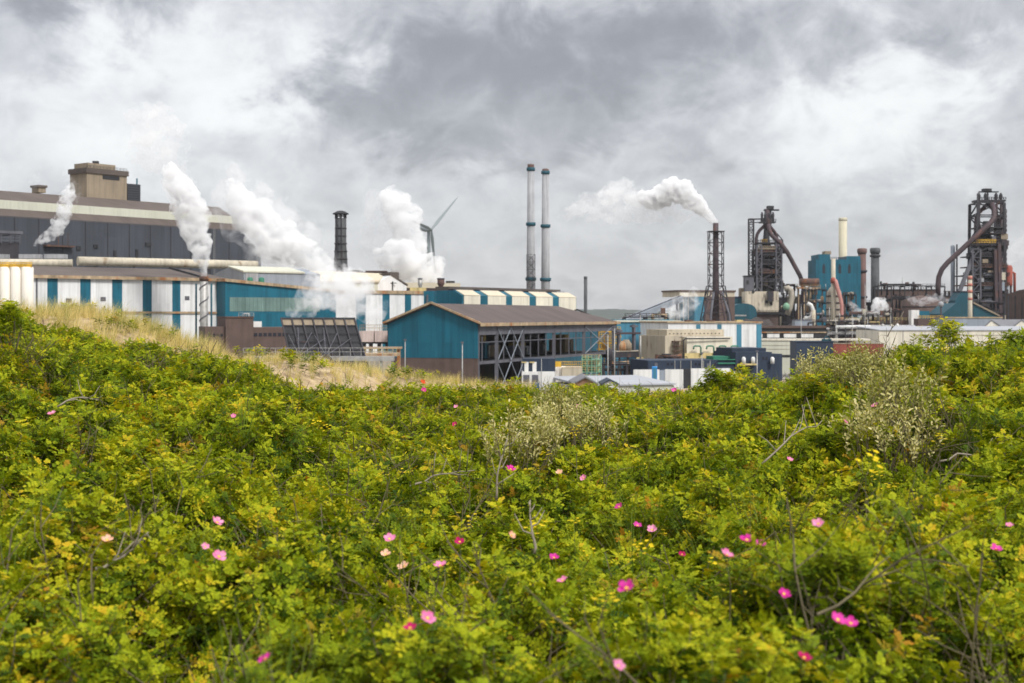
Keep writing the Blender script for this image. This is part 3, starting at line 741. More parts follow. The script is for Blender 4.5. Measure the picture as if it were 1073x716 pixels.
# overhead duct in two lengths
for p0, p1, y0, y1, lab in ((-60, 76, 271.5, 279.5, 'left grey beige overhead duct above the ivory silos'), (81.5, 269, 271.2, 280.5, 'long beige overhead duct running along the melt shop foot')):
    Y0 = 455 if p0 < 0 else 462; Y1 = 462 if p0 < 0 else 498
    g = Fr(p0, Y0, p1, Y1); mid = (p0+p1)/2
    td = thing('overhead_duct', lab, 'duct', g.o, 'overhead gas ducts')
    mb = MB(); r = (g.z(mid, y0) - g.z(mid, y1))/2; zc = (g.z(mid, y0) + g.z(mid, y1))/2
    mb.tube(g.p(0, 0, zc), g.p(g.L, 0, zc), r, r, 16); mb.build('barrel', 'pipe', td)
    for k in range(5):
        mb = MB(); a = g.L*(k+.5)/5; mb.box(*(sorted((g.p(a,0,0).x-.4, g.p(a,0,0).x+.4))), g.p(a,0,0).y-.4, g.p(a,0,0).y+.4, 0, zc-r*.9); mb.build('support', 'steelgrey', td)
# pale stacks of boxes on walkway just above the left duct
for p0, p1 in ((-4, 7), (19.5, 41.5), (46, 68)):
    g = facing(p0, p1, 470); mb = MB(); g.box(mb, 0, g.L, 0, 3, g.z(p0, 271), g.z(p0, 266.5))
    g.box(mb, .2, g.L-.2, .2, 2.8, 0, g.z(p0, 271)); 
    o = mb.build('service_cabin', 'chimgrey', None, g.o); tag(o, {-4: 'pale low roof cabin at the left edge above the duct', 19.5: 'pale low roof cabin, middle of three above the left duct', 46: 'pale low roof cabin, right one of three above the left duct'}[p0], 'cabin', 'roof cabins above the left duct')
# ivory silos
for k, (pc, r) in enumerate(((-17, 5.5), (-5.8, 5.5), (5.6, 5.6), (17, 5.7), (28.8, 6.2))):
    Y = 372; x = wx(pc, Y); R = r/F*Y; zt = wz(281, Y)
    ts = thing('silo', ('ivory silo just outside the left edge', 'ivory silo cut by the left edge', 'ivory silo at the left edge, third from the white hall', 'ivory silo between its two neighbours under the yellow rail', 'ivory silo nearest the striped white hall')[k], 'silo', (x, Y, 0), 'row of ivory silos')
    mb = MB(); mb.lathe((x, Y, 0), [(R, 0), (R, zt), (R*.9, zt+.25)], 20); mb.build('shell', 'silo', ts)
    if k >= 1:
        mb = MB(); n = 12
        for z in (zt+.3, zt+.85, zt+1.4): mb.tube((x-R, Y-R*.6, z), (x+R*.97, Y-R*.6, z), .13, .13, 6)
        for j in range(7): mb.tube((x-R+R*2*j/6.2, Y-R*.6, zt+.2), (x-R+R*2*j/6.2, Y-R*.6, zt+1.45), .1, .1, 6)
        mb.box(x-R*.95, x+R*.95, Y-R*.62, Y-R*.57, zt+.25, zt+1.0)
        mb.build('railing', 'yellow', ts)
# steaming flue in front of the hall
Y = 402; x = wx(213.7, Y); zt = wz(291.5, Y); r = 4.2/F*Y
t = thing('steam_flue', 'ribbed grey metal flue pouring white steam before the striped hall', 'flue', (x, Y, 0))
mb = MB(); mb.lathe((x, Y, 0), [(r, 0), (r, zt), (r*.8, zt+.1)], 18); mb.build('shell', 'galv', t)
mb = MB(); pts_ = []
for i in range(90): a = i*.42; pts_.append((x+math.cos(a)*r*1.06, Y+math.sin(a)*r*1.06, 3+i*(zt-4)/90))
mb.pipe(pts_, .16, 6); mb.build('spiral_strake', 'steelgrey', t)
mb = MB(); mb.lathe((x, Y, zt-.8), [(r*1.15, 0), (r*1.15, 1.2), (r*.9, 1.3)], 18); mb.build('collar', 'rust', t)
for pc in (205.5, 221.5):
    mb = MB(); mb.tube((wx(pc, Y+4), Y+4, 0), (wx(pc, Y+4), Y+4, wz(297, Y)), .28, .28, 8); mb.build('support_leg', 'teal_dark', t)

# ---- 3. teal hall with translucent band
f = Fr(236, 430, 352, 456)
t = thing('teal_hall', 'teal hall with long dull translucent window band behind white steam', 'factory hall', f.o)
za, zb2 = f.z(236, 295), f.z(352, 306.5)
mb = MB(); mb.prism([f.p(0,0,0), f.p(f.L,0,0), f.p(f.L,0,zb2), f.p(0,0,za)], f.v*45); mb.build('wall', 'teal', t)
mb = MB(); mb.prism([f.p(-.5,-.6,za), f.p(f.L,-.6,zb2), f.p(f.L,-.6,zb2+.9), f.p(-.5,-.6,za+.9)], f.v*46); mb.build('roof', 'fascia', t)
mb = MB(); f.box(mb, f.a(240.5), f.a(335), -PR, .02, f.z(290, 326.5), f.z(290, 312)); 
for k in range(24):
    a = f.a(240.5) + (f.a(335) - f.a(240.5))*k/23.5; f.box(mb, a, a+.12, -.14, -.05, f.z(290, 326.5), f.z(290, 312))
mb.build('window', mat('translucent_sheeting', (.13, .2, .18), .5, .15, .3, .2, panel=((1, .2), 1.1, 40), pvar=.2), t)
# ---- 4. pale sheds on the roofs
f = Fr(262, 452, 342, 470)
t = thing('roof_shed', 'grey white shed with pale blue side on the teal hall roof', 'shed', f.o)
mb = MB(); f.shed(mb, 0, f.L, 4, 24, 0, f.z(300, 286), f.z(300, 280)); mb.build('wall', 'greylight', t)
mb = MB(); mb.prism([f.p(-.4, 3.6, f.z(300, 286)), f.p(-.4, 14, f.z(300, 280)+.1), f.p(-.4, 14, f.z(300, 280)+.5), f.p(-.4, 3.6, f.z(300, 286)+.5)], f.u*(f.L*.8)); mb.build('roof', 'creamband', t)
mb = MB(); f.box(mb, .5, 5, 3.8, 4.02, f.z(268, 297), f.z(268, 286)); mb.build('door', 'chimgrey', t)
for px in (262, 274):
    mb = MB(); p = f.p(f.a(px, 1), 1, 0); z0 = f.z(px, 296, 1); mb.lathe((p.x, p.y, z0-2), [(.9, 0), (.9, 3.2), (.5, 3.6)], 10); mb.build('fan', 'green', t)
f = Fr(340, 478, 396, 486)
t = thing('beige_shed', 'beige roofed long shed with white gable end on the hall roofs', 'shed', f.o)
z_e, z_r = f.z(396, 296), f.z(396, 287.5)
f3 = Fr(396, 486, 426, 492)
mb = MB(); mb.prism([f.p(-6, 0, 0), f.p(f.L, 0, 0), f.p(f.L, 0, z_e), f.p(-6, 0, z_e+.4)], f.v*22); mb.build('wall', 'creamband', t)
mb = MB(); mb.prism([f.p(-6, -.6, z_e-.4), f.p(f.L+.3, -.6, z_e), f.p(f.L+6, 9, z_r), f.p(-6, 9, z_r+.6)], Vector((0,0,.6))); mb.build('roof', 'beigeroof', t)
mb = MB(); m_ = f3.L*.45
mb.prism([f3.p(0,0,0), f3.p(f3.L,0,0), f3.p(f3.L,0,f3.z(426, 300)), f3.p(m_,0,z_r-.2), f3.p(0,0,z_e)], f3.v*14); mb.build('gable', 'white', t)
mb = MB(); mb.prism([f3.p(m_-.5,-.3,z_r), f3.p(f3.L+.4,-.3,f3.z(426, 299.6)), f3.p(f3.L+.4,-.3,f3.z(426, 299.6)+.5), f3.p(m_-.5,-.3,z_r+.5)], f3.v*15); mb.build('gable_roof', 'brownroof', t)
mb = MB(); p = f3.p(f3.L*.5, -.3, f3.z(414, 306)); mb.beam(p, p+Vector((0,0,3.6)), .3); mb.beam(p+Vector((-1.4,0,3)), p+Vector((1.4,0,3)), .25); mb.build('lamp_bracket', 'black', t)
# striped wall under them
f = Fr(352, 457, 446, 476)
t = thing('banded_hall', 'white hall with three teal bands behind the blue gabled hall', 'factory hall', f.o)
ze = f.z(400, 308)
mb = MB(); f.box(mb, 0, f.L, .5, 30, 0, ze); mb.build('wall', 'white', t)
for p0, p1 in ((374, 384), (401.5, 409), (425, 431.5), (447.5, 451)):
    mb = MB(); f.box(mb, f.a(p0), f.a(p1), .5-PR, .52, 0, ze-.05); mb.build('panel', 'teal', t)
mb = MB(); f.box(mb, -1, f.L+1, .1, 30.5, ze, ze+1.1); mb.build('roof_edge', 'fascia', t)
mb = MB(); f.box(mb, f.a(430), f.a(447), .2, .4, ze+1.1, ze+2.2); mb.build('parapet', 'yellowpale', t)
# stubs and strips on the roofs
for px, w, y0, y1, m, lab in ((440.3, 4.6, 308, 293, 'galv', 'round grey roof stack, left of two before the wind turbine steam'), (462, 7.5, 306, 293, 'chimbrown', 'squat rusty roof stack under the right steam cloud')):
    Y = 500; x = wx(px, Y); R = w/2/F*Y; z0, z1 = wz(y0, Y), wz(y1, Y)
    t = thing('roof_stack', lab, 'stack', (x, Y, z0), 'short roof stacks')
    mb = MB(); mb.lathe((x, Y, z0-6), [(R*.7, 0), (R*.7, 6+(z1-z0)*.5), (R, 6+(z1-z0)*.62), (R, 6+z1-z0)], 14); mb.build('shell', m, t)
    mb = MB(); mb.lathe((x, Y, z1), [(R*1.06, 0), (R*1.06, .5)], 14); mb.build('rim', 'steelgrey', t)
f = Fr(425, 545, 482, 556)
t = thing('flat_roofed_building', 'low cream topped building with brown pipes behind the roof stacks', 'building', f.o)
mb = MB(); f.box(mb, 0, f.L, 0, 25, 0, f.z(450, 303)); mb.build('wall', 'brick', t)
mb = MB(); f.box(mb, -.5, f.L, -.4, 25.3, f.z(450, 302), f.z(450, 296.5)); mb.build('roof', 'beigeroof', t)
mb = MB()
for k in range(3): mb.tube(f.p(0, -1.2, f.z(430, 303+k*1.6)), f.p(f.L+12, -1.2, f.z(430, 303+k*1.6)), .25, .25, 6)
mb.build('pipe_run', 'maroon', t)
mb = MB(); f.box(mb, f.a(473), f.a(479), 2, 5, f.z(475, 296.5), f.z(475, 294.4)); mb.build('vent', 'black', t)
th = facing(372, 418, 520); t = thing('rooftop_plant', 'long low dark vent along the ridge of the beige shed', 'vent', th.o)
mb = MB(); th.box(mb, th.a(376), th.a(417), 0, 5, 0, th.z(390, 285.2)); mb.build('housing', 'brownroof', t)
mb = MB(); th.box(mb, th.a(383), th.a(405), -.3, 5.2, th.z(390, 285.2), th.z(390, 283.8)); mb.build('cap', 'brick', t)

# ---- 5. sawtooth hall behind: cream bays between teal
f = Fr(484, 470, 604, 530)
t = thing('bay_hall', 'long hall of cream bays divided by teal strips behind the open frame', 'factory hall', f.o)
zt_, zw = f.z(520, 305.2), f.z(520, 310.5)
mb = MB(); mb.prism([f.p(0,0,0), f.p(0,13,0), f.p(0,13,f.z(484, 306)), f.p(0,10,zt_), f.p(0,3.2,zt_), f.p(0,0,zw)], f.u*f.L); mb.build('wall', 'teal', t)
B = [(486, 503), (511, 530), (536.5, 554.5), (561.5, 579), (585.5, 603.5)]
for p0, p1 in B:
    a0, a1 = f.a(p0), f.a(p1)
    mb = MB(); mb.prism([f.p(a0,-.12,0), f.p(a0,1,0), f.p(a0,1,zw), f.p(a0,-.12,zw)], f.u*(a1-a0)); mb.build('bay_panel', 'cream', t)
    mb = MB(); mb.prism([f.p(a0-.05,-.2,zw+.01), f.p(a0-.05,3.2,zt_+.02), f.p(a0-.05,3.2,zt_+.22), f.p(a0-.05,-.2,zw+.2)], f.u*(a1-a0+.1)); mb.build('bay_roof', 'beigeroof', t)
for px in (488, 514, 540, 566, 590):
    mb = MB(); a = f.a(px); f.box(mb, a-1.6, a+1.6, 4, 6, zt_-.2, zt_+.5); mb.build('roof_light', 'glass', t)
mb = MB(); f.box(mb, f.a(488), f.L, 7, 12.6, zt_-1, f.z(540, 301.6)); mb.build('ridge', 'brownroof', t)
mb = MB(); f.box(mb, f.a(598), f.a(606), 6, 12.8, 0, f.z(603, 305.5)); mb.build('end_house', 'chimgrey', t)
g = Fr(444, 458, 452, 458); mb = MB(); g.box(mb, 0, g.L+1, 0, 12, 0, g.z(448, 305)); mb.build('stair_house', 'teal', t)
p = g.p(1.2, -.3, 0); mb = MB(); mb.beam((p.x, p.y, g.z(446, 322)), (p.x, p.y, g.z(446, 309)), .5); mb.build('downpipe', 'steelgrey', t)

# ---- 6. blue gabled hall with open steel frame
O = Vector((wx(500.5, 330), 330, 0)); U = Vector((.355, .935, 0)).normalized(); V = Vector((-U.y, U.x, 0))   # U: along the shed, V: to the left
def q(u, v, z): return O + U*u + V*v + Vector((0,0,z))
LEN, WID = 112, 23.0; zE, zR = EYE - 7.6/F*330, EYE + 12.3/F*338
t = thing('blue_shed', 'blue gabled shed with brown roof and open braced steel side', 'shed', O)
zc = wz(375.5, 332)
mb = MB(); mb.prism([q(0,0,zc), q(0,WID,zc), q(0,WID,zE), q(0,WID/2,zR), q(0,0,zE)], U*.5); mb.build('gable_wall', 'teal', t)
mb = MB(); mb.prism([q(.05,0,0), q(.05,WID,0), q(.05,WID,zc-.02), q(.05,0,zc-.02)], U*.4); mb.build('base_wall', 'brick', t)
mb = MB(); mb.prism([q(.5,WID,0), q(LEN,WID,0), q(LEN,WID,zE), q(.5,WID,zE)], V*.4); mb.build('rear_wall', 'steel', t)
rt = .35; hip = 22
mb = MB(); mb.add([q(-.6,-.9,zE-.25), q(LEN+1,-.9,zE-.25), q(LEN-hip,WID/2,zR), q(-.6,WID/2,zR), q(-.6,-.9,zE-.25+rt), q(LEN+1,-.9,zE-.25+rt), q(LEN-hip,WID/2,zR+rt), q(-.6,WID/2,zR+rt)],
  [(0,1,2,3), (7,6,5,4), (0,4,5,1), (3,2,6,7), (0,3,7,4), (1,5,6,2)])
mb.add([q(-.6,WID+.9,zE-.25), q(LEN+1,WID+.9,zE-.25), q(LEN-hip,WID/2,zR), q(-.6,WID/2,zR), q(-.6,WID+.9,zE-.25+rt), q(LEN+1,WID+.9,zE-.25+rt), q(LEN-hip,WID/2,zR+rt), q(-.6,WID/2,zR+rt)],
  [(3,2,1,0), (4,5,6,7), (1,5,4,0), (7,6,2,3), (4,7,3,0), (2,6,5,1)])
mb.add([q(LEN+1,-.9,zE-.25), q(LEN+1,WID+.9,zE-.25), q(LEN-hip,WID/2,zR), q(LEN+1,-.9,zE-.25+rt), q(LEN+1,WID+.9,zE-.25+rt), q(LEN-hip,WID/2,zR+rt)], [(0,1,2), (5,4,3), (0,3,4,1)])
mb.build('roof', 'brownroof2', t)
mb = MB(); mb.prism([q(-.7,-1.2,zE-.55), q(LEN+1,-1.2,zE-.55), q(LEN+1,-1.2,zE+.25), q(-.7,-1.2,zE+.25)], V*.25); mb.build('gutter', 'fascia', t)
mb = MB(); mb.beam(q(-.75, -1, zE+.2), q(-.75, WID/2, zR+.55), .45); mb.beam(q(-.75, WID+1, zE+.2), q(-.75, WID/2, zR+.55), .45); mb.build('verge', 'fascia', t)
for u, w in ((.6, .5), (12, .9), (30, .9), (54, .9), (80, .9), (109, .9)):
    mb = MB(); mb.beam(q(u, 0, 0), q(u, 0, zE-.3), w, w); mb.build('column', 'steelgrey', t)
    mb = MB(); mb.beam(q(u, WID-.6, 0), q(u, WID-.6, zE-.3), w); mb.build('column', 'steel', t)
for u in (3, 17, 24, 36, 42, 48, 60, 67, 73, 87, 94, 102):
    mb = MB(); mb.beam(q(u, .1, 9), q(u, .1, zE-.3), .28); mb.build('post', 'steelgrey', t)
mb = MB(); mb.prism([q(.6, -.25, zE-2.6), q(LEN, -.25, zE-2.6), q(LEN, -.25, zE-.56), q(.6, -.25, zE-.56)], V*.3); mb.build('eaves_girder', 'steelgrey', t)
zg = wz(365, 370); zg2 = wz(373, 350)
for z, h in ((9.2, .7), (14, .22)):
    mb = MB(); mb.beam(q(.6, .2, z), q(LEN, .2, z), .4, h); mb.build('crane_beam' if h > .5 else 'rail', 'steelgrey', t)
def xbr(u0, u1, z0, z1):
    mb = MB(); mb.beam(q(u0, -.3, z0), q(u1, -.3, z1), .17); mb.beam(q(u0, -.32, z1), q(u1, -.32, z0), .17); mb.build('cross_brace', 'greylight', t)
xbr(12, 21, 9.4, zE-1); xbr(21, 30, 9.4, zE-1); xbr(12, 21, .5, 8.9); xbr(21, 30, .5, 8.9); xbr(80, 108, 9.4, zE-1); xbr(80, 95, .5, 8.9)
for u in (12, 30, 54, 80, 109):   # roof trusses seen through the open side
    mb = MB(); mb.beam(q(u, 0, zE-.8), q(u, WID, zE-.8), .5); mb.beam(q(u, 0, zE-.8), q(u, WID/2, zR-.6), .4); mb.beam(q(u, WID, zE-.8), q(u, WID/2, zR-.6), .4); mb.build('truss', 'steel', t)
mb = MB(); mb.prism([q(1, 4, 9), q(LEN, 4, 9), q(LEN, WID, 9), q(1, WID, 9)], Vector((0,0,.5))); mb.build('deck', 'black', t)
# things stored inside the open shed
rr = random.Random(5)
for k, (u, v, w, h, m, lab) in enumerate(((5, 8, 3, 6.2, 'tan', 'brown casing inside the open shed just behind the blue gable'), (19, 12, 6, 5, 'pipe', 'beige box duct inside the shed behind the first cross brace'), (27, 9, 3, 5.6, 'teal_light', 'pale blue door leaf standing inside the shed at the first bay'),
   (40, 13, 8, 4, 'tan', 'brown mill stand in the middle bay of the open shed'), (60, 12, 9, 3.2, 'greylight', 'pale grey coil covers in the third bay of the open shed'), (70, 10, 6, 4.4, 'steel', 'dark machine housing deep in the shed, right of the pale coil covers'), (90, 9, 8, 5, 'tan', 'brown machine block in the last bay of the open shed'))):
    p0 = q(u, v, 9.5); tt = thing('mill_machine', lab, 'machine', p0, 'machines inside the open shed')
    mb = MB(); mb.prism([q(u, v, 9.5), q(u+w, v, 9.5), q(u+w, v+5, 9.5), q(u, v+5, 9.5)], Vector((0,0,h*.75))); mb.build('body', m, tt)
    mb = MB(); mb.prism([q(u+w*.2, v+.6, 9.5+h*.75), q(u+w*.7, v+.6, 9.5+h*.75), q(u+w*.7, v+4, 9.5+h*.75), q(u+w*.2, v+4, 9.5+h*.75)], Vector((0,0,h*.3))); mb.build('hood', 'steelgrey' if k % 2 else 'yellowpale', tt)
    mb = MB(); mb.tube(q(u+w*.5, v-.4, 9.6), q(u+w*.5, v-.4, 9.5+h*.6), .3, .3, 8); mb.build('pipe', 'galv', tt)

# ---- 7. tall chimneys
def chimney(px, Y, pt, wt, wb, m, lab, bands=(), cap=None, ladder=None, group=None, name='chimney', capw=1.25, base_py=None):
    x = wx(px, Y); zt = wz(pt, Y); rt, rb = wt/2/F*Y, wb/2/F*Y
    t = thing(name, lab, 'chimney', (x, Y, 0), group)
    zb0 = 0
    rb2 = rb + (rb-rt)*.25
    mb = MB(); mb.lathe((x, Y, 0), [(rb2, 0), (rt, zt), (rt*.8, zt+.05)], 24); mb.build('shaft', m, t)
    for py in bands:
        z = wz(py, Y); r = rb2 + (rt-rb2)*z/zt
        mb = MB(); mb.lathe((x, Y, z-1.1), [(r*1.02, 0), (r*1.3, .3), (r*1.3, 1.6), (r*1.02, 1.6)], 20); mb.build('gallery', 'teal_dark' if m == 'chimgrey' else 'steel', t)
    if cap:
        h = cap; mb = MB(); mb.lathe((x, Y, zt-h), [(rt*1.02, 0), (rt*capw, h*.35), (rt*capw, h*.9), (rt*.9, h+.1)], 20); mb.build('cap', 'chimbrown' if m in ('chimgrey', 'chimbrown') else m, t)
    if ladder:
        y0, y1 = ladder; w = rb*2.0
        mb = MB(); mb.lattice((x, Y-rb*1.3), w*.9, .4, wz(y1, Y), wz(y0, Y), 5, .26, br=.14); mb.build('lattice_ladder', 'steel', t)
    return t
chimney(556.2, 650, 172, 6.8, 9.6, 'chimgrey', 'taller grey chimney with teal galleries and a lattice at its foot', (177, 234.5, 292), 2.6, (267, 306), 'tall twin chimneys', capw=1.02)
chimney(571.6, 662, 177, 6.9, 9.8, 'chimgrey', 'slightly shorter grey chimney of the tall pair, clean to the foot', (180.5, 236.5, 292.5), 2.2, None, 'tall twin chimneys', capw=1.02)
chimney(613.6, 560, 290, 3.6, 3.6, 'chimdark', 'thin dark stack alone right of the cream bay hall', (), 1, capw=1.05)
# black flared flue stack with louvred lantern
Y = 560; x = wx(357, Y); s_ = Y/F
t = thing('flared_stack', 'black flared stack with open lantern and pointed cap above the halls', 'stack', (x, Y, 0))
zt = wz(229, Y); zbm = wz(283, Y)
mb = MB(); mb.lathe((x, Y, 0), [(8.5*s_, 0), (7.6*s_, zbm), (6*s_, wz(256, Y)), (5.9*s_, zt), (5.5*s_, zt+.1)], 12); mb.build('shaft', 'chimdark', t)
mb = MB(); 
for k in range(8):
    a = k*PI/4; mb.beam((x+math.cos(a)*5.6*s_, Y+math.sin(a)*5.6*s_, zt-.1), (x+math.cos(a)*5.6*s_, Y+math.sin(a)*5.6*s_, wz(224.5, Y)), .4)
mb.lathe((x, Y, wz(226.8, Y)), [(6.1*s_, 0), (6.1*s_, .25)], 12)
mb.build('lantern', 'steel', t)
mb = MB(); mb.lathe((x, Y, wz(224.8, Y)), [(8.6*s_, 0), (8.4*s_, .35), (4*s_, 1.3), (.3, 1.5)], 12); mb.build('cap', 'black', t)
mb = MB()
for k in range(6): mb.lathe((x, Y, wz(280 - k*8, Y)), [((7.6 - .3*k if k < 4 else 6.1)*s_*1.03, 0), ((7.5 - .3*k if k < 4 else 6.1)*s_*1.03, .4)], 12)
for dx_ in (-3, 1.5): mb.beam((x+dx_*s_, Y-6.4*s_, zbm), (x+dx_*s_, Y-6.2*s_, zt), .35)
mb.build('stiffener', 'steel', t)
mb = MB(); mb.box(x-14*s_, x+22*s_, Y-8, Y+6, 0, zbm-.3); mb.build('base_house', 'brick', t)

# ---- 8. wind turbine
Y = 1500; x = wx(449.2, Y); s_ = Y/F; zh = wz(241, Y)
t = thing('wind_turbine', 'grey three bladed wind turbine rising behind the steam', 'wind turbine', (x, Y, 0))
mb = MB(); mb.lathe((x, Y, 0), [(3.2, 0), (1.7, zh-2), (1.6, zh-1.5)], 20); mb.build('tower', 'turbine', t)
hub = Vector((x + 3.2*s_, Y - 7, zh)); mb = MB()
mb.pipe([(x-9*s_, Y+5, zh+2), (x-8.5*s_, Y+4.6, zh+2), (x-3*s_, Y+1, zh+.6), (x+2.2*s_, Y-5, zh)], 2, 10, [1.6, 2.6, 2.8, 1.9]); mb.build('nacelle', 'turbine', t)
mb = MB(); mb.pipe([hub + Vector((-1.2, 2, 0)), hub, hub + Vector((.9, -1.4, 0))], 1.5, 12, [1.7, 1.6, .5]); hb = mb.build('hub', 'turbine', t)
for d in (Vector((27, 18, 35.5)), Vector((-20, -40, 8)), Vector((3.5, 14, -43))):
    d = d*s_; L_ = d.length; d.normalize(); mb = MB(); ch = d.cross(Vector((.3, 1, 0))).normalized(); nn = d.cross(ch)
    vs = []; prof = [(0, 1.0, 1.0), (.06, 1.1, .9), (.2, 1.8, .6), (.5, 1.3, .4), (.85, .8, .22), (1, .2, .08)]
    for k, w, h in prof:
        for i in range(8):
            a = i*PI/4; vs.append(hub + d*L_*k + ch*math.cos(a)*w*1.05 + nn*math.sin(a)*h)
    mb.add(vs, [(k*8+i, k*8+(i+1) % 8, k*8+8+(i+1) % 8, k*8+8+i) for k in range(5) for i in range(8)] + [tuple(range(8)), tuple(range(40, 48))], False)
    mb.build('blade', 'turbine', t)

# ---- 9. black tilted rack with lattice braces
Y = 262; f = facing(291, 369, Y)
t = thing('tilted_rack', 'black tilted panel wall on raking lattice struts above the dry grass', 'rack', f.p(f.L/2, 0, 0))
zt = f.z(300, 333.5); zbm = f.z(300, 384)
A = [f.p(0, 4, zt), f.p(f.L, 4, zt), f.p(f.L+3.3, -3.5, zbm), f.p(3.3, -3.5, zbm)]
mb = MB(); mb.prism([A[3], A[2], A[1], A[0]], Vector((0, .3, .12))); mb.build('panel', 'black', t)
for k in range(8):
    mb = MB(); a = k/7; up_ = Vector((0, -.3, .05)); mb.beam(A[0].lerp(A[1], a)+up_, A[3].lerp(A[2], a)+up_, .25); mb.build('rib', 'steel', t)
for k in (0.02, .16, .33, .5, .66):
    mb = MB(); up_ = Vector((0, -.32, .08)); mb.beam(A[0].lerp(A[3], k)+up_, A[1].lerp(A[2], k)+up_, .14); mb.build('rail', 'steel', t)
for k in range(7):
    mb = MB(); a0, a1 = (k+.08)/7, (k+.92)/7
    u_ = lambda a, c: A[0].lerp(A[1], a).lerp(A[3].lerp(A[2], a), c) + Vector((0, -.06, .02))
    mb.prism([u_(a0, .03), u_(a1, .03), u_(a1, .15), u_(a0, .15)], Vector((0, -.06, .0))); mb.build('slat', 'tan', t)
for a in (.25, .6):
    foot = f.p(f.L*a+1.5, -6.5, f.z(330, 372)); 
    for j, (da, c) in enumerate(((-.2, .35), (-.05, .2), (.12, .3), (.28, .42))):
        mb = MB(); mb.beam(foot, A[0].lerp(A[1], a+da).lerp(A[3].lerp(A[2], a+da), c) + Vector((0, -.4, 0)), .1); mb.build('strut', 'steelgrey', t)
    mb = MB(); mb.beam(foot + Vector((0,0,.3)), Vector((foot.x+1.5, foot.y, 0)), .3); mb.build('leg', 'steel', t)
    mb = MB(); mb.beam(foot, Vector((foot.x+4.5, foot.y, f.z(360, 392))), .16); mb.build('strut', 'galv', t)
for a in (0, .5, 1.0):
    mb = MB(); p = A[3].lerp(A[2], a); mb.beam(p + Vector((0,.2,0)), Vector((p.x, p.y+.2, 0)), .4); mb.build('leg', 'steel', t)
mb = MB(); p0, p1 = Vector((wx(255, 255), 255, wz(365, 255))), Vector((wx(412, 255), 255, wz(364.5, 255)))
railing(mb, p0 - Vector((0,0,1.4)), p1 - Vector((0,0,1.4)), 1.4, 14, .09)
mb.box(p0.x, p1.x, 255.2, 258, p0.z-2.3, p0.z-1.5)
for k in range(6): xx = p0.x + (p1.x-p0.x)*(k+.5)/6; mb.box(xx-.2, xx+.2, 255.4, 255.8, 0, p0.z-2.3)
o = mb.build('walkway', 'galv', None, (p0.x, 255, 0)); tag(o, 'low galvanised walkway with rail running under the black tilted rack', 'walkway')
# wheel-like pipe coil below it
Y = 250; c0 = P(341, 381, Y); t = thing('hose_drum', 'dark round hose drum under the black tilted rack', 'drum', (c0.x, Y, 0))
mb = MB(); pts_ = [c0 + Vector((math.cos(a)*1.15, 0, math.sin(a)*1.15)) for a in [i*2*PI/24 for i in range(25)]]; mb.pipe(pts_, .2, 8)
pts_ = [p + Vector((0, 1.2, 0)) for p in pts_]; mb2 = MB(); mb2.pipe(pts_, .2, 8); mb.build('rim', 'black', t); mb2.build('rim', 'black', t)
mb = MB()
mb.tube(c0 + Vector((0,-.1,0)), c0 + Vector((0,1.3,0)), .35, .35, 10)
for k in range(6): a = k*PI/3; mb.beam(c0, c0 + Vector((math.cos(a)*1.1, 0, math.sin(a)*1.1)), .1)
mb.build('hub', 'steel', t)
mb = MB(); mb.beam((c0.x-1.6, Y+.6, 0), c0 + Vector((0, .6, 0)), .3); mb.beam((c0.x+1.6, Y+.6, 0), c0 + Vector((0, .6, 0)), .3); mb.build('stand', 'steel', t)

# ---- 10. brown brick block
f = Fr(215, 352, 345, 362)
t = thing('brick_block', 'dark brown brick block with stepped roof and strip windows', 'building', f.o)
mb = MB(); f.box(mb, f.a(215), f.a(236), 0, 14, 0, f.z(225, 342.5)); mb.build('low_wing', 'brick', t)
mb = MB(); f.box(mb, f.a(236), f.a(265), -1, 16, 0, f.z(250, 333)); mb.build('tower', 'brick', t)
mb = MB(); f.box(mb, f.a(235.6), f.a(265.4), -1.2, 16.2, f.z(250, 333), f.z(250, 333)+.3); mb.build('coping', 'rust', t)
mb = MB(); f.box(mb, f.a(265), f.a(338), 0, 14, 0, f.z(300, 343)); mb.build('long_wing', 'brick', t)
for px in list(range(266, 300, 5)) + [303, 308, 313]:
    mb = MB(); f.box(mb, f.a(px), f.a(px+3.6), -.08, .03, f.z(280, 352.6), f.z(280, 349)); mb.build('window', 'glass', t)
for px in (219, 223, 227, 231):
    mb = MB(); f.box(mb, f.a(px), f.a(px+2.4), -.08, .03, f.z(225, 353), f.z(225, 350)); mb.build('window', 'glass', t)
mb = MB(); f.box(mb, f.a(266), f.a(275), 1, 6, f.z(270, 343), f.z(270, 337)); mb.build('roof_cabin', 'whitepaint', t)
mb = MB(); p0, p1 = f.p(f.a(250), 0, f.z(250, 332.6)), f.p(f.a(266), 0, f.z(250, 332.6))
railing(mb, p0, p1, 1.1, 4, .09); mb.build('railing', 'galv', t)
mb = MB(); p = f.p(f.a(256), .5, f.z(250, 332.6)); mb.pipe([p, p+Vector((0,0,.9)), p+Vector((1.2,0,.9)), p+Vector((1.2,0,0))], .14, 6); mb.build('roof_pipe', 'whitepaint', t)

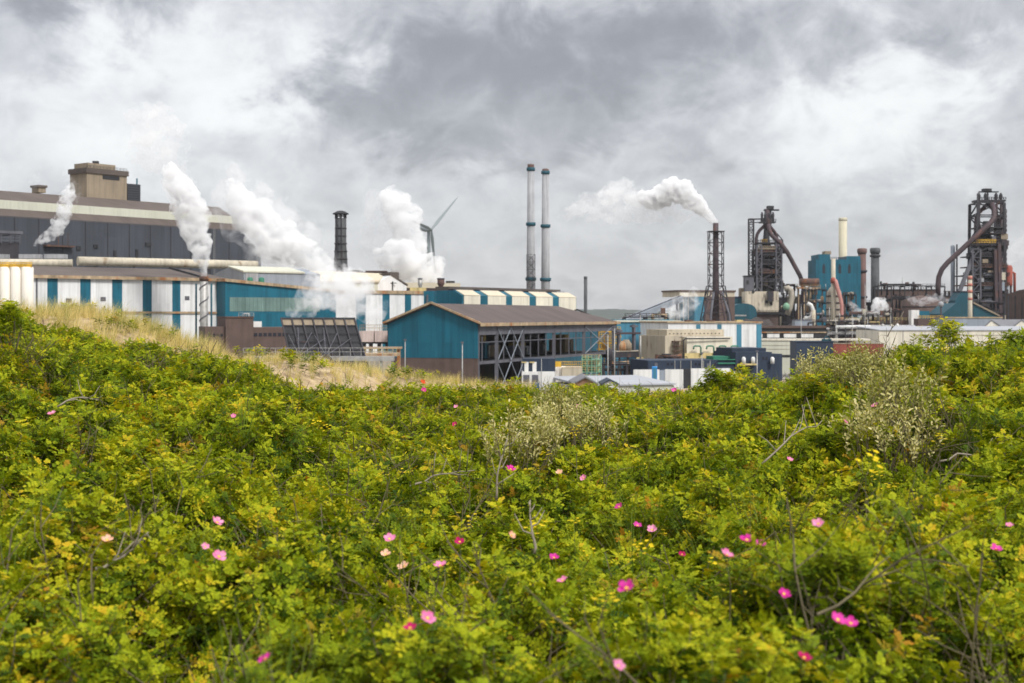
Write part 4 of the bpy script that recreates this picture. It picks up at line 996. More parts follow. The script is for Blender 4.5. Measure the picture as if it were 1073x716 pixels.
# ---- 11. concrete wagons and bunker between rack and blue gable
for k, (p0, p1) in enumerate(((376.5, 391.5), (392.5, 408.8))):
    f = facing(p0, p1, 345); t = thing('skip_container', ('stained pinkish container, left of two beside the blue gable', 'stained pinkish container touching the blue gable corner')[k], 'container', f.o, 'pinkish containers')
    mb = MB(); f.box(mb, 0, f.L, 0, 5, f.z(p0, 358.5), f.z(p0, 347)); mb.build('body', mat('chalky_pink_paint%d' % k, (.5, .4, .36), .8, .15, .5, .4), t)
    mb = MB(); f.box(mb, .1, f.L-.1, .2, 4.8, f.z(p0, 360.5), f.z(p0, 358.5)-.02); mb.build('chassis', 'black', t)
    mb = MB(); f.box(mb, .6, 1.2, .5, 4.5, 0, f.z(p0, 360.5)); f.box(mb, f.L-1.2, f.L-.6, .5, 4.5, 0, f.z(p0, 360.5)); mb.build('support', 'steel', t)
    mb = MB(); railing(mb, f.p(0, 1, f.z(p0, 347)), f.p(f.L, 1, f.z(p0, 347)), 1.5, 7, .1); mb.build('railing', 'fascia', t)
f = facing(384.5, 416, 285); t = thing('concrete_bunker', 'weathered concrete bunker with railed deck beside the blue gable', 'bunker', f.o)
mb = MB(); f.box(mb, 0, f.L-1.2, 0, 7, 0, f.z(390, 373.5)); mb.build('wall', 'concrete', t)
mb = MB(); f.box(mb, -3, f.L, -.4, 7.5, f.z(390, 373.5), f.z(390, 370.5)); mb.build('deck', 'fascia', t)
mb = MB(); railing(mb, f.p(-3, -.3, f.z(390, 370.5)), f.p(f.L, -.3, f.z(390, 370.5)), 1.0, 10, .08); mb.build('railing', 'yellowpale', t)
for k in range(5):
    mb = MB(); a = (f.L-1.2)*(k+.5)/5; f.box(mb, a-.12, a+.12, -.12, .02, 0, f.z(390, 374)); mb.build('pilaster', 'beigeconc', t)
mb = MB(); f.box(mb, -5, f.L, 9, 14, f.z(390, 367), f.z(390, 365)); f.box(mb, -4.5, -4, 10, 13, 0, f.z(390, 367)); f.box(mb, f.L-.8, f.L-.3, 10, 13, 0, f.z(390, 367)); o = mb.build('gangway', 'fascia', None, f.p(0,10,0)); tag(o, 'pale gangway slab above the concrete bunker deck', 'gangway')

# ---- 12. white site cabins in front of the open shed
f = facing(545.5, 582, 296); t = thing('site_cabin', 'white cabin with blue banner and dark navy upper box', 'cabin', f.o)
z0 = f.z(560, 389.5)
mb = MB(); f.box(mb, .3, f.L, 0, 7, 0, z0); mb.build('wall', 'whitepaint', t)
mb = MB(); f.box(mb, .5, f.L, .6, 7, z0, f.z(560, 376)); mb.build('upper_box', 'navy', t)
for px in (549.6, 558):
    mb = MB(); f.box(mb, f.a(px), f.a(px+4.2), .45, .63, z0, f.z(560, 379.5)); mb.build('door', 'whitepaint', t)
    mb = MB(); f.box(mb, f.a(px-3), f.a(px+2), .3, .43, f.z(560, 380.5), f.z(560, 379.2)); mb.build('awning', 'yellowpale', t)
for px in (548.2, 557.3):
    mb = MB(); f.box(mb, f.a(px), f.a(px+6.6), -.05, .02, f.z(560, 401), f.z(560, 393)); mb.build('window', 'steelgrey', t)
mb = MB(); f.box(mb, f.a(544.5), f.a(565), -.9, -.7, f.z(550, 407), f.z(550, 401.4)); bn = mb.build('banner', 'bluebanner', t)
for px, w in ((545.5, .7), (547.5, .5), (549.6, 1.0), (554.8, .9)):
    mb = MB(); f.box(mb, f.a(px), f.a(px)+w*.6, -.93, -.895, f.z(550, 406.5), f.z(550, 402.5)); mb.build('emblem', 'whitepaint', bn)
mb = MB(); f.box(mb, f.a(545), f.a(564), -.72, -.62, 0, f.z(550, 407)); mb.build('skirt', 'whitepaint', t)
mb = MB(); p = f.p(f.a(567.4), -.1, 0); mb.tube(p, (p.x, p.y, f.z(567, 376)), .06, .06, 6); mb.build('downpipe', 'galv', t)
f = facing(583, 611, 312); x = f.p(f.L/2, 5, 0)
t = thing('round_tank_house', 'low cream tank house with yellow railing right of the navy box', 'tank house', x)
mb = MB(); mb.lathe((wx(587.5, 312), 315, 0), [(1.0+.3, 0), (1.3, f.z(590, 385)), (1.1, f.z(590, 384.4))], 14); mb.build('round_end', 'silo', t)
mb = MB(); f.box(mb, f.a(589), f.a(610.5), .8, 8, f.z(600, 398), f.z(600, 385.2)); mb.build('tank_wall', 'beigeconc', t)
mb = MB(); f.box(mb, f.a(590), f.a(610), 1.6, 7.6, 0, f.z(600, 398)-.02); mb.build('undercroft', 'black', t)
for px in (590.5, 595, 600.3, 605.5, 609.5):
    mb = MB(); f.box(mb, f.a(px), f.a(px)+.35, .9, 1.5, 0, f.z(600, 398)-.01); mb.build('pier', 'whitepaint', t)
mb = MB(); z = f.z(600, 385.2); railing(mb, f.p(f.a(582), .7, z), f.p(f.a(610.5), .7, z), 1.3, 14, .1); f.box(mb, f.a(582), f.a(588), .65, .72, z+.1, z+1.2); mb.build('railing', 'yellow', t)
# pale green scaffolded skid
f = facing(610, 630, 322); t = thing('process_skid', 'pale green and yellow railed process skid right of the cream tank house', 'skid', f.o)
for k, py in enumerate((398, 390.5, 384, 377.5)):
    mb = MB(); z = f.z(620, py); f.box(mb, 0, f.L, 0, 4, z, z+.18); mb.build('deck', 'greenscaf', t)
    mb = MB(); railing(mb, f.p(0, -.05, z+.18), f.p(f.L, -.05, z+.18), 1.0, 6, .09); mb.build('railing', 'yellowpale', t)
for k in range(5):
    mb = MB(); a = f.L*k/4; z = f.z(620, 372.5); mb.beam(f.p(a, -.1, 0), f.p(a, -.1, z), .18); mb.build('post', 'greenscaf', t)
for k in range(3):
    mb = MB(); p = f.p(.8+k*1.4, 2, f.z(620, 390)); mb.lathe(p, [(.55, 0), (.6, .4), (.6, 2.6), (.2, 3.0)], 12); mb.build('vessel', 'green' if k == 0 else 'greenscaf', t)
mb = MB(); f.box(mb, .3, f.L*.5, .2, 3, f.z(620, 378), f.z(620, 374)); mb.build('cabinet', 'green', t)
# yellow gantry machine at the right end of the open shed
f = facing(626.5, 651, 447); t = thing('yellow_gantry', 'bright yellow railed machine gantry at the right end of the open shed', 'gantry', f.o)
for k, py in enumerate((367, 360.5, 354, 348)):
    mb = MB(); z = f.z(640, py); f.box(mb, (0, 0, 1, 1)[k], f.L - (0, 1, 0, 1)[k], 0, 5, z, z+.5); mb.build('deck', 'yellow', t)
    mb = MB(); railing(mb, f.p(.2, -.1, z+.4), f.p(f.L-.2, -.1, z+.4), 1.2, 7, .14); mb.build('railing', 'yellow', t)
for k in range(5):
    mb = MB(); a = .4 + (f.L-.8)*k/4; mb.beam(f.p(a, .3, 0), f.p(a, .3, f.z(640, 347)), .3); mb.build('post', 'yellow', t)
mb = MB(); f.box(mb, 1.2, 3.6, 1, 4, f.z(640, 366), f.z(640, 357)); mb.build('cabinet', 'tan', t)
# timber gable and pale roofs in the foreground of the yard
f = Fr(599.5, 262, 627, 262); t = thing('timber_gable_hut', 'brown timber gabled hut peeping over the bushes, with pale roof', 'hut', f.o)
zr, ze = f.z(613, 396.2), f.z(613, 402.5)
mb = MB(); f.gable(mb, f.a(600.5), f.a(626), 0, 14, 0, ze, zr); mb.build('gable_wall', 'wood', t)
mb = MB(); m_ = f.L/2
for s0, s1 in ((f.a(599.5), m_), (f.a(627), m_)):
    mb.prism([f.p(s0,-.4,ze-.15), f.p(s1,-.4,zr+.05), f.p(s1,-.4,zr+.3), f.p(s0,-.4,ze+.1)], f.v*15)
mb.build('roof', 'slate', t)
f = Fr(630, 266, 648, 266); t = thing('small_gable_hut', 'small white gabled hut half hidden by bushes under the flat pale roof', 'hut', f.o)
zr, ze = f.z(640, 399), f.z(640, 403)
mb = MB(); f.gable(mb, f.a(631), f.a(648), 0, 9, 0, ze, zr); mb.build('gable_wall', 'whitepaint', t)
mb = MB(); m_ = f.L/2
for s0, s1 in ((f.a(630), m_), (f.a(649), m_)):
    mb.prism([f.p(s0,-.3,ze-.1), f.p(s1,-.3,zr+.05), f.p(s1,-.3,zr+.25), f.p(s0,-.3,ze+.12)], f.v*9.5)
mb.build('roof', 'navy', t)
f = Fr(612, 280, 706, 286); t = thing('flat_store', 'long low store with pale grey flat roof just above the bushes', 'store', f.o)
mb = MB(); f.box(mb, 0, f.L, 0, 20, 0, f.z(660, 404.5)); mb.build('wall', 'creamband', t)
mb = MB(); mb.prism([f.p(-.3,-.4,f.z(660,404)), f.p(-.3,20,f.z(660,401.5)+.3), f.p(-.3,20,f.z(660,401.5)+.7), f.p(-.3,-.4,f.z(660,404)+.3)], f.u*(f.L+.6)); mb.build('roof', 'felt', t)
# white boundary wall with openings, blue portable toilet
f = Fr(664, 318, 790, 322); t = thing('white_wall', 'white yard wall with dark gateway and door behind the flat roof', 'wall', f.o)
spans = [(664, 691), (697, 716), (724, 765), (765.6, 781)]
for k, (p0, p1) in enumerate(spans):
    mb = MB(); f.box(mb, f.a(p0), f.a(p1), 0, .5, 0, f.z(p0, (387.5, 387.3, 386.3, 389)[k])); mb.build('panel', 'whitepaint', t)
mb = MB(); f.box(mb, f.a(691), f.a(697), .1, .4, 0, f.z(694, 388)); mb.build('door', 'greylight', t)
mb = MB(); f.box(mb, f.a(716), f.a(724), .1, .4, 0, f.z(720, 386.6)); mb.build('gate', 'black', t)
Y = 300; f = facing(683.6, 688.6, Y); t = thing('portable_toilet', 'bright blue portable toilet cabin before the white yard wall', 'toilet', f.o)
mb = MB(); f.box(mb, 0, f.L, 0, 1.1, 0, f.z(686, 385.2)); mb.build('body', 'bluecabin', t)
mb = MB(); f.shed(mb, -.04, f.L+.04, -.05, 1.15, f.z(686, 385.2), f.z(686, 385.0), f.z(686, 384.2)); mb.build('roof', 'bluecabin', t)
mb = MB(); f.box(mb, .15, f.L-.15, -.03, .02, 6.5, f.z(686, 386)); mb.build('door', 'teal_light', t)
# vehicles and kit in the yard
def truck(px, Y, w, lab, m):
    x = wx(px, Y); L_ = w/F*Y; t = thing('parked_van', lab, 'van', (x, Y, 0), 'white vehicles in the yard'); zg = wz(396, Y) - 1.2
    zg = 3.4
    mb = MB(); mb.prism([(x-L_/2, Y, zg+.5), (x+L_/2, Y, zg+.5), (x+L_/2, Y, zg+1.4), (x+L_*.38, Y, zg+2.3), (x-L_/2, Y, zg+2.4)], (0, 2, 0)); mb.build('body', m, t)
    for k in (-.3, .32):
        mb = MB(); mb.tube((x+L_*k, Y-.05, zg+.4), (x+L_*k, Y+.25, zg+.4), .4, .4, 12); mb.build('wheel', 'black', t)
    mb = MB(); mb.prism([(x+L_*.12, Y-.03, zg+1.45), (x+L_*.42, Y-.03, zg+1.45), (x+L_*.36, Y-.03, zg+2.15), (x+L_*.12, Y-.03, zg+2.15)], (0, .05, 0)); mb.build('window', 'glass', t)
    mb = MB(); mb.box(x-L_*.6, x+L_*.6, Y-1, Y+3, 0, zg); mb.build('ramp', 'concrete', t)
truck(647, 320, 9, 'white van parked right of the pale green skid', 'whitepaint')
truck(675, 336, 12, 'white van on a ramp left of the navy building', 'whitepaint')

# ---- 13. pale blue hall, trestle and beige plant in the centre right
f = Fr(646, 470, 712, 486); t = thing('pale_blue_hall', 'faded blue windowless hall right of the open shed', 'factory hall', f.o)
mb = MB(); f.box(mb, 0, f.L, 0, 40, 0, f.z(670, 337.5)); mb.build('wall', 'teal_light', t)
mb = MB(); f.box(mb, -.5, f.L+.5, -.5, 40.5, f.z(670, 337.5), f.z(670, 336)); mb.build('roof_edge', 'creamband', t)
mb = MB(); f.box(mb, f.a(700), f.a(712), 3, 38, 0, f.z(705, 335)); mb.build('end_panel', 'teal_light', t)
f = Fr(640, 436, 692, 452); t = thing('conveyor_trestle', 'dark brown conveyor trestle with columns before the faded blue hall', 'trestle', f.o)
mb = MB(); f.box(mb, 0, f.L, 0, 4, f.z(660, 374.5), f.z(660, 368.5)); mb.build('girder', 'steel', t)
mb = MB(); f.box(mb, -.2, f.L+.2, -.2, 4.2, f.z(660, 368.5), f.z(660, 367.6)); mb.build('deck', 'concrete', t)
for k in range(6):
    mb = MB(); a = f.L*(k+.3)/6; mb.beam(f.p(a-1.2, 1, 0), f.p(a, 1, f.z(660, 374.5)), .5); mb.beam(f.p(a+1.2, 1, 0), f.p(a, 1, f.z(660, 374.5)), .5); mb.build('leg', 'steel', t)
for px, y0 in ((669, 340), (695, 340), (653, 345)):
    mb = MB(); a = f.a(px); f.box(mb, a-.45, a+.45, 1.5, 2.3, f.z(px, 368), f.z(px, y0)); f.box(mb, a-1.3, a+1.3, 1.4, 2.4, f.z(px, y0+3), f.z(px, y0+1)); mb.build('column', 'steelgrey', t)
mb = MB(); f.box(mb, f.a(648), f.a(674.5), 1.2, 2.6, f.z(660, 350.5), f.z(660, 348.4)); mb.build('boom', 'maroon', t)
for px, w, h, m in ((656, 1.6, 3, 'fascia'), (661, 1.8, 3.4, 'tan'), (679, 1.4, 2.6, 'steel'), (683, .9, 3.4, 'galv')):
    mb = MB(); a = f.a(px); p = f.p(a, 2, f.z(660, 367.6)); mb.lathe(p, [(w, 0), (w, h*.6), (w*.5, h)], 10); mb.build('drum', m, t)
f = Fr(690, 404, 770, 412)
t = thing('beige_plant', 'beige concrete plant house with stepped top and four green goosenecks', 'plant house', f.o)
mb = MB(); f.box(mb, f.a(697), f.a(712), 0, 18, 0, f.z(700, 352)); mb.build('left_wing', 'beigeconc', t)
mb = MB(); f.box(mb, f.a(702), f.a(762), 2, 16, 0, f.z(730, 345.5)); mb.build('upper_block', 'beigeconc', t)
mb = MB(); f.box(mb, f.a(718), f.a(766), -1, 2.5, 0, f.z(740, 353)); mb.build('front_block', 'cream', t)
mb = MB(); f.box(mb, f.a(714), f.a(768), -2.2, -.9, f.z(740, 376), f.z(740, 370)); mb.build('plinth', 'yellowpale', t)
mb = MB(); f.box(mb, f.a(703), f.a(760), 1.8, 2.05, f.z(730, 353.4), f.z(730, 352.2)); mb.build('cornice', 'concrete', t)
for k in range(14):
    mb = MB(); a = f.a(705+k*4); f.box(mb, a-.14, a+.14, 1.82, 2.03, f.z(730, 350.2), f.z(730, 349.2)); mb.build('vent', 'black', t)
for px in (726, 739.5, 752.5, 765):
    mb = MB(); a = f.a(px); z0, z1 = f.z(px, 372), f.z(px, 362.5)
    mb.pipe([f.p(a+1.25, -2.6, z0), f.p(a+1.25, -2.6, z1-.5), f.p(a+1.0, -2.6, z1-.1), f.p(a+.6, -2.6, z1), f.p(a-.6, -2.6, z1), f.p(a-.95, -2.6, z1-.15), f.p(a-1.1, -2.6, z1-.9)], .23, 8); mb.build('gooseneck', 'green', t)
mb = MB(); a = f.a(713); z1 = f.z(713, 355)
mb.pipe([f.p(a, -2, 0), f.p(a, -2, z1-.5), f.p(a+.5, -2, z1), f.p(f.a(762), -1.6, z1)], .2, 8); mb.build('pipe_frame', 'black', t)
mb = MB(); a = f.a(709)
for py in (358, 363, 368, 373): f.box(mb, a-1.6, a+1.2, -2, -.05, f.z(709, py), f.z(709, py)+.2)
for da in (-1.6, 1.1): f.box(mb, a+da, a+da+.15, -2, -1.8, 0, f.z(709, 356))
mb.build('stair', 'rust', t)
f = Fr(700, 440, 798, 446)
t = thing('white_hall', 'white hall with two faded blue strips behind the beige plant house', 'factory hall', f.o)
mb = MB(); f.box(mb, 0, f.L, 0, 30, 0, f.z(750, 338.5)); mb.build('wall', 'white', t)
mb = MB(); f.box(mb, -.3, f.L+.3, -.4, 30.4, f.z(750, 338.5), f.z(750, 337)); mb.build('roof_edge', 'fascia', t)
for p0, p1, y1 in ((771.8, 777), (792.5, 797.7), (729.5, 734), (751.5, 756)) and [(771.8, 777, 400), (792.5, 797.9, 400), (729.5, 734, 345), (751.5, 756, 345)]:
    mb = MB(); f.box(mb, f.a(p0), f.a(p1), -PR, .02, 0 if y1 == 400 else f.z(p0, 346), f.z(p0, 340)); mb.build('panel', 'teal_light', t)
for px in (722, 745, 775):
    mb = MB(); a = f.a(px); f.box(mb, a-.5, a+1.6, 1, 3, f.z(px, 337), f.z(px, 335.4)); mb.build('roof_vent', 'yellowpale' if px > 770 else 'rust', t)
# navy buildings
f = Fr(679, 344, 823, 352); t = thing('navy_building', 'long low navy blue building with stepped right end', 'building', f.o)
mb = MB(); f.box(mb, 0, f.a(770), 0, 14, 0, f.z(720, 377.6)); mb.build('wall', 'navy', t)
mb = MB(); f.box(mb, f.a(770), f.a(808), -.5, 14.5, 0, f.z(790, 369)); mb.build('tall_block', 'navy', t)
mb = MB(); f.box(mb, f.a(770.5), f.a(806), 2, 13, f.z(790, 369), f.z(790, 365)); mb.build('roof_block', 'navy', t)
mb = MB(); f.box(mb, f.a(808), f.a(820), .2, 13.5, 0, f.z(812, 371)); mb.build('end_block', 'navy', t)
mb = MB(); f.box(mb, f.a(752), f.a(771), -.4, -.04, f.z(760, 381.5), f.z(760, 380)); f.box(mb, f.a(752), f.a(771), -.4, -.04, f.z(760, 377.4), f.z(760, 376.4)); mb.build('pipe_rail', 'green', t)
for px, y0, y1 in ((777, 381, 374), (786.8, 381, 374), (807, 381, 374)):
    mb = MB(); a = f.a(px); p = f.p(a, -1.4, f.z(px, y0)); mb.lathe(p, [(.5, 0), (.5, f.z(px, y1)-f.z(px, y0)-.3), (.2, f.z(px, y1)-f.z(px, y0))], 12); mb.build('tank', 'whitepaint', t)
mb = MB(); f.box(mb, f.a(772), f.a(790), -2, -.52, f.z(780, 382.6), f.z(780, 381)); mb.build('tank_shelf', 'yellowpale', t)
for px, w, y0, y1 in ((686, 3, 386, 380.5), (699, 2, 383, 380.5), (703, 2, 383, 380.5), (728, 2, 383, 380.5), (732, 2, 383, 380.5), (740.5, 3, 387, 381), (748, 2, 383, 380.5), (783, 2.4, 390, 384), (798, 2, 377, 374), (801.5, 2, 377, 374)):
    mb = MB(); b = -.53 if px > 770 else -.03; f.box(mb, f.a(px), f.a(px+w), b-.06, b+.06, f.z(px, y0), f.z(px, y1)); mb.build('door' if w > 2.9 else 'window', 'steelgrey' if w > 2.9 else 'glass', t)
for px in (707, 713, 724, 737, 744):
    mb = MB(); a = f.a(px); f.box(mb, a-.07, a+.07, -.16, .02, 0, f.z(px, 378)); mb.build('downpipe', 'galv', t)
mb = MB(); a = f.a(752); f.box(mb, a, a+4.5, 3, 8, f.z(752, 377.6), f.z(752, 373.8)); mb.build('roof_plant', 'green', t)
# incline conveyor and transfer house
A_, B_ = P(650, 339, 690), P(713, 313, 845)
t = thing('incline_conveyor', 'pale inclined conveyor gallery rising to the flat roofed transfer house', 'conveyor', (A_.x, A_.y, 0))
mb = MB(); mb.beam(A_, B_, 3.6, 3.0); mb.build('gallery', 'greylight', t)
mb = MB(); mb.beam(A_ + Vector((0,-2,1.7)), B_ + Vector((0,-2,1.7)), .4); mb.build('handrail', 'steel', t)
for k in (.25, .6, .93):
    c0 = A_.lerp(B_, k); mb = MB(); mb.beam((c0.x-2, c0.y, 0), c0 - Vector((0,0,1.4)), .5); mb.beam((c0.x+2, c0.y, 0), c0 - Vector((0,0,1.4)), .5); mb.build('trestle_leg', 'steelgrey', t)
f = Fr(712, 850, 770, 862); t = thing('transfer_house', 'flat brown roofed transfer house, cream left and teal right, behind the lattice stack', 'transfer house', f.o)
mb = MB(); f.box(mb, 0, f.L, 0, 24, f.z(740, 311), f.z(740, 306)); mb.build('upper_wall', 'beigeconc', t)
mb = MB(); f.box(mb, -.5, f.L+.5, -.5, 24.5, f.z(740, 306), f.z(740, 304.2)); mb.build('roof', 'brick', t)
mb = MB(); f.box(mb, f.a(728), f.a(738), 0.05, 22, 0, f.z(735, 311)); mb.build('teal_wall', 'teal_light', t)
mb = MB(); f.box(mb, f.a(738), f.L, .1, 22, 0, f.z(745, 311)); mb.build('lower_wall', 'brick', t)
for a in (f.a(713), f.a(717), f.a(722)):
    mb = MB(); mb.beam(f.p(a, 1, 0), f.p(a, 1, f.z(715, 311)), .5); mb.build('leg', 'galv', t)
mb = MB(); f.box(mb, 0.02, f.a(722), -.06, .0, f.z(716, 310.8), f.z(716, 306.1)); mb.build('cladding', 'cream', t)
# ================================================================== lattice stack, blast furnaces, stoves, right hand works
# braced stack that trails the long plume
Y = 800; s_ = Y/F; x = wx(750, Y); z_ = lambda py: wz(py, Y)
t = thing('braced_stack', 'dark maroon stack inside a lattice tower on a splayed base, trailing white smoke', 'stack', (x, Y, 0))
mb = MB(); mb.lathe((x, Y, 0), [(3.9*s_, 0), (3.5*s_, z_(300)), (3.1*s_, z_(275)), (2.9*s_, z_(234)), (2.3*s_, z_(234)+.05)], 18); mb.build('flue', 'maroon', t)
mb = MB(); mb.lattice((x, Y), 14.5*s_, 14.5*s_, z_(300), z_(243), 5, .42, 14.5*s_, 14.5*s_, .3); mb.build('lattice_tower', 'steel', t)
mb = MB()
for k in range(4): mb.box(x-8.6*s_, x+8.6*s_, Y-8.6*s_, Y+8.6*s_, z_(243+k*14), z_(243+k*14)+.3) if k == 0 else None
mb.build('platform', 'steel', t)
mb = MB(); mb.lattice((x, Y), 40*s_, 32*s_, 0, z_(300), 5, .6, 17*s_, 17*s_, .4); mb.build('splayed_base', 'steel', t)
for k, (dx_, r) in enumerate(((-13, .5), (-7, .7), (7, .5), (12, .7))):
    mb = MB(); mb.pipe([(x+dx_*s_*1.25, Y-17*s_, 0), (x+dx_*s_, Y-13*s_, z_(330)), (x+dx_*s_*.45, Y-7*s_, z_(306))], r, 8); mb.build('raking_leg', 'steelgrey' if k % 2 else 'maroon', t)

def tanks(name, lab, cat, px, Y, parts, group=None):
    t = thing(name, lab, cat, (wx(px, Y), Y, 0), group)
    for nm, m, mb in parts: mb.build(nm, m, t)
    return t

# ---- blast furnace builder in its own picture-plane metres (u right, z up, about centre px)
def crane(mb, c, w, h):
    mb.box(c.x-w*.5, c.x+w*.62, c.y-1.5, c.y+1.5, c.z, c.z+h*.28)
    mb.box(c.x-w*.28, c.x+w*.2, c.y-2.2, c.y+2.2, c.z+h*.28, c.z+h)
def furnace_common(t, Y, X0, X1, zs, m='steel'):
    """open frame with decks"""
    pass
Y = 1000; s_ = Y/F; z_ = lambda py: wz(py, Y); X_ = lambda px: wx(px, Y)
t = thing('blast_furnace', 'left blast furnace with stair tower at its left and downcomer falling to the right', 'blast furnace', (X_(803), Y, 0), 'pair of blast furnaces')
xc = X_(803)
mb = MB(); mb.lathe((xc, Y, 0), [(9.5*s_, 0), (9.5*s_, z_(305)), (8*s_, z_(292)), (9.5*s_, z_(282)), (6.5*s_, z_(262)), (4*s_, z_(255)), (2.5*s_, z_(240)), (2.5*s_, z_(225))], 20); mb.build('shaft', 'black', t)
mb = MB(); mb.lattice((X_(803), Y), 24*s_, 26*s_, z_(306), z_(262), 4, 1.5, br=.8); mb.build('main_frame', 'steel', t)
mb = MB(); mb.lattice((X_(813.5), Y-12*s_), 6*s_, 6*s_, z_(306), z_(252), 8, .8, br=.5); mb.build('lift_frame', 'steelgrey', t)
mb = MB(); mb.lattice((X_(793), Y-12*s_), 5*s_, 6*s_, z_(306), z_(258), 7, .8, br=.5); mb.build('lift_frame', 'steelgrey', t)
mb = MB(); mb.lattice((X_(787), Y), 5*s_, 6*s_, z_(306), z_(229.5), 13, .55, br=.42); mb.build('stair_tower', 'steel', t)
mb = MB(); mb.beam((X_(786), Y, z_(230)), (X_(800), Y, z_(229.5)), .9); mb.beam((X_(786), Y, z_(233.5)), (X_(799), Y, z_(233)), .6); mb.build('bridge', 'steel', t)
for k, (y0, p0, p1, m) in enumerate(((265, 790.5, 811, 'rust'), (268.5, 791, 812, 'steel'), (287, 790, 813, 'rust'), (278, 792, 813, 'steel'), (296, 790, 815, 'steel'), (256, 792, 814, 'steel'), (262, 791, 811, 'tan'))):
    mb = MB(); mb.box(X_(p0), X_(p1), Y-14.5*s_-k*.05, Y+12*s_, z_(y0), z_(y0-1.3)); railing(mb, (X_(p0), Y-14.4*s_-k*.05, z_(y0-1.3)), (X_(p1), Y-14.4*s_-k*.05, z_(y0-1.3)), 1.5, 10, .3); mb.build('platform', m, t)
rr = random.Random(9)
for k in range(26):
    px, py = rr.uniform(792, 813), rr.uniform(262, 304); w, h = rr.uniform(1, 3.2), rr.uniform(1.2, 4)
    mb = MB(); mb.box(X_(px)-w, X_(px)+w, Y-rr.uniform(9, 13)*s_, Y-5*s_, z_(py), z_(py)+h)
    mb.build('equipment', rr.choice(['steel', 'black', 'steelgrey', 'rust', 'black', 'maroon', 'tan']), t)
top = (X_(804.5), Y, z_(238))
mb = MB(); mb.lathe((X_(804), Y, z_(240)), [(4.2*s_, 0), (4.6*s_, 6), (3*s_, 9), (3*s_, 14)], 12); mb.build('gas_hood', 'maroon', t)
for dx_ in (-6, -2.5, 2, 5.5):
    mb = MB(); mb.lathe((X_(804+dx_), Y-2, z_(233)), [(.9*s_, 0), (1.3*s_, 3), (1.5*s_, 5), (.7*s_, 7)], 10); mb.build('bleeder_valve', 'steel', t)
mb = MB(); mb.box(X_(796), X_(812), Y-6*s_, Y+6*s_, z_(234), z_(232.6)); railing(mb, (X_(796), Y-6*s_, z_(232.6)), (X_(812), Y-6*s_, z_(232.6)), 1.6, 8, .3); mb.build('platform', 'steel', t)
mb = MB(); mb.tube((X_(807.5), Y, z_(234)), (X_(807.5), Y, z_(221)), 1.3*s_, 1.0*s_, 8); mb.build('crane_post', 'steel', t)
mb = MB(); crane(mb, Vector((X_(807.5), Y, z_(221))), 14*s_, 5*s_); mb.build('crane', 'black', t)
R1 = 2.0*s_
def P3(px, py, dy=0): return Vector((X_(px), Y+dy, z_(py)))
mb = MB(); mb.pipe([P3(792.5, 300), P3(792.5, 258), P3(792.5, 250), P3(793.5, 245.5), P3(796, 241.5), P3(799.5, 238), P3(803, 235)], R1*.85, 12); mb.build('uptake', 'maroon', t)
mb = MB(); mb.pipe([P3(815.5, 296, 4), P3(815.5, 254, 4), P3(815, 247.5, 4), P3(812.5, 243, 3), P3(808.5, 239, 1), P3(805, 235, 0)], R1*.85, 12); mb.build('uptake', 'maroon', t)
mb = MB(); mb.pipe([P3(804, 236, -6), P3(804, 242, -8), P3(805.5, 246.5, -9), P3(809, 250.5, -10), P3(814.5, 255, -10), P3(822, 265, -10), P3(829, 278, -10), P3(835, 289, -10), P3(838, 297, -10), P3(839, 304, -10), P3(839, 316, -10)], R1*1.15, 14); mb.build('downcomer', 'maroon', t)
mb = MB(); mb.pipe([P3(813, 245, -4), P3(819, 252, -4), P3(820, 262, -4)], .6*s_, 8); mb.build('by_pass', 'steel', t)
for px, py in ((819.5, 262),):
    mb = MB(); mb.box(X_(px)-1.2, X_(px)+1.2, Y-9, Y-6, z_(py)-3, z_(py)); mb.tube((X_(px), Y-7, z_(py)), (X_(px), Y-7, z_(py)+4), .25, .25, 6); mb.build('valve_box', 'steel', t)
mb = MB(); mb.box(X_(800)-2, X_(800)+2, Y-7*s_, Y-4*s_, z_(254), z_(251)); mb.build('bell_beam', 'yellow', t)
# dust catcher at the foot of the downcomer
t = thing('dust_catcher', 'maroon bottle shaped dust catcher at the foot of the left downcomer', 'vessel', (X_(837), Y-10, 0))
mb = MB(); mb.lathe((X_(837), Y-10, 0), [(8*s_, 0), (8*s_, z_(338)), (6.5*s_, z_(328)), (5*s_, z_(322)), (5*s_, z_(314)), (2.4*s_, z_(309))], 18); mb.build('shell', 'maroon', t)
mb = MB(); mb.lathe((X_(837), Y-10, z_(323)), [(5.4*s_, 0), (5.4*s_, .8)], 16); mb.build('ring', 'steel', t)
mb = MB(); mb.lattice((X_(846), Y-20), 6*s_, 5*s_, 0, z_(300), 9, .6, br=.4); mb.build('stair', 'steelgrey', t)
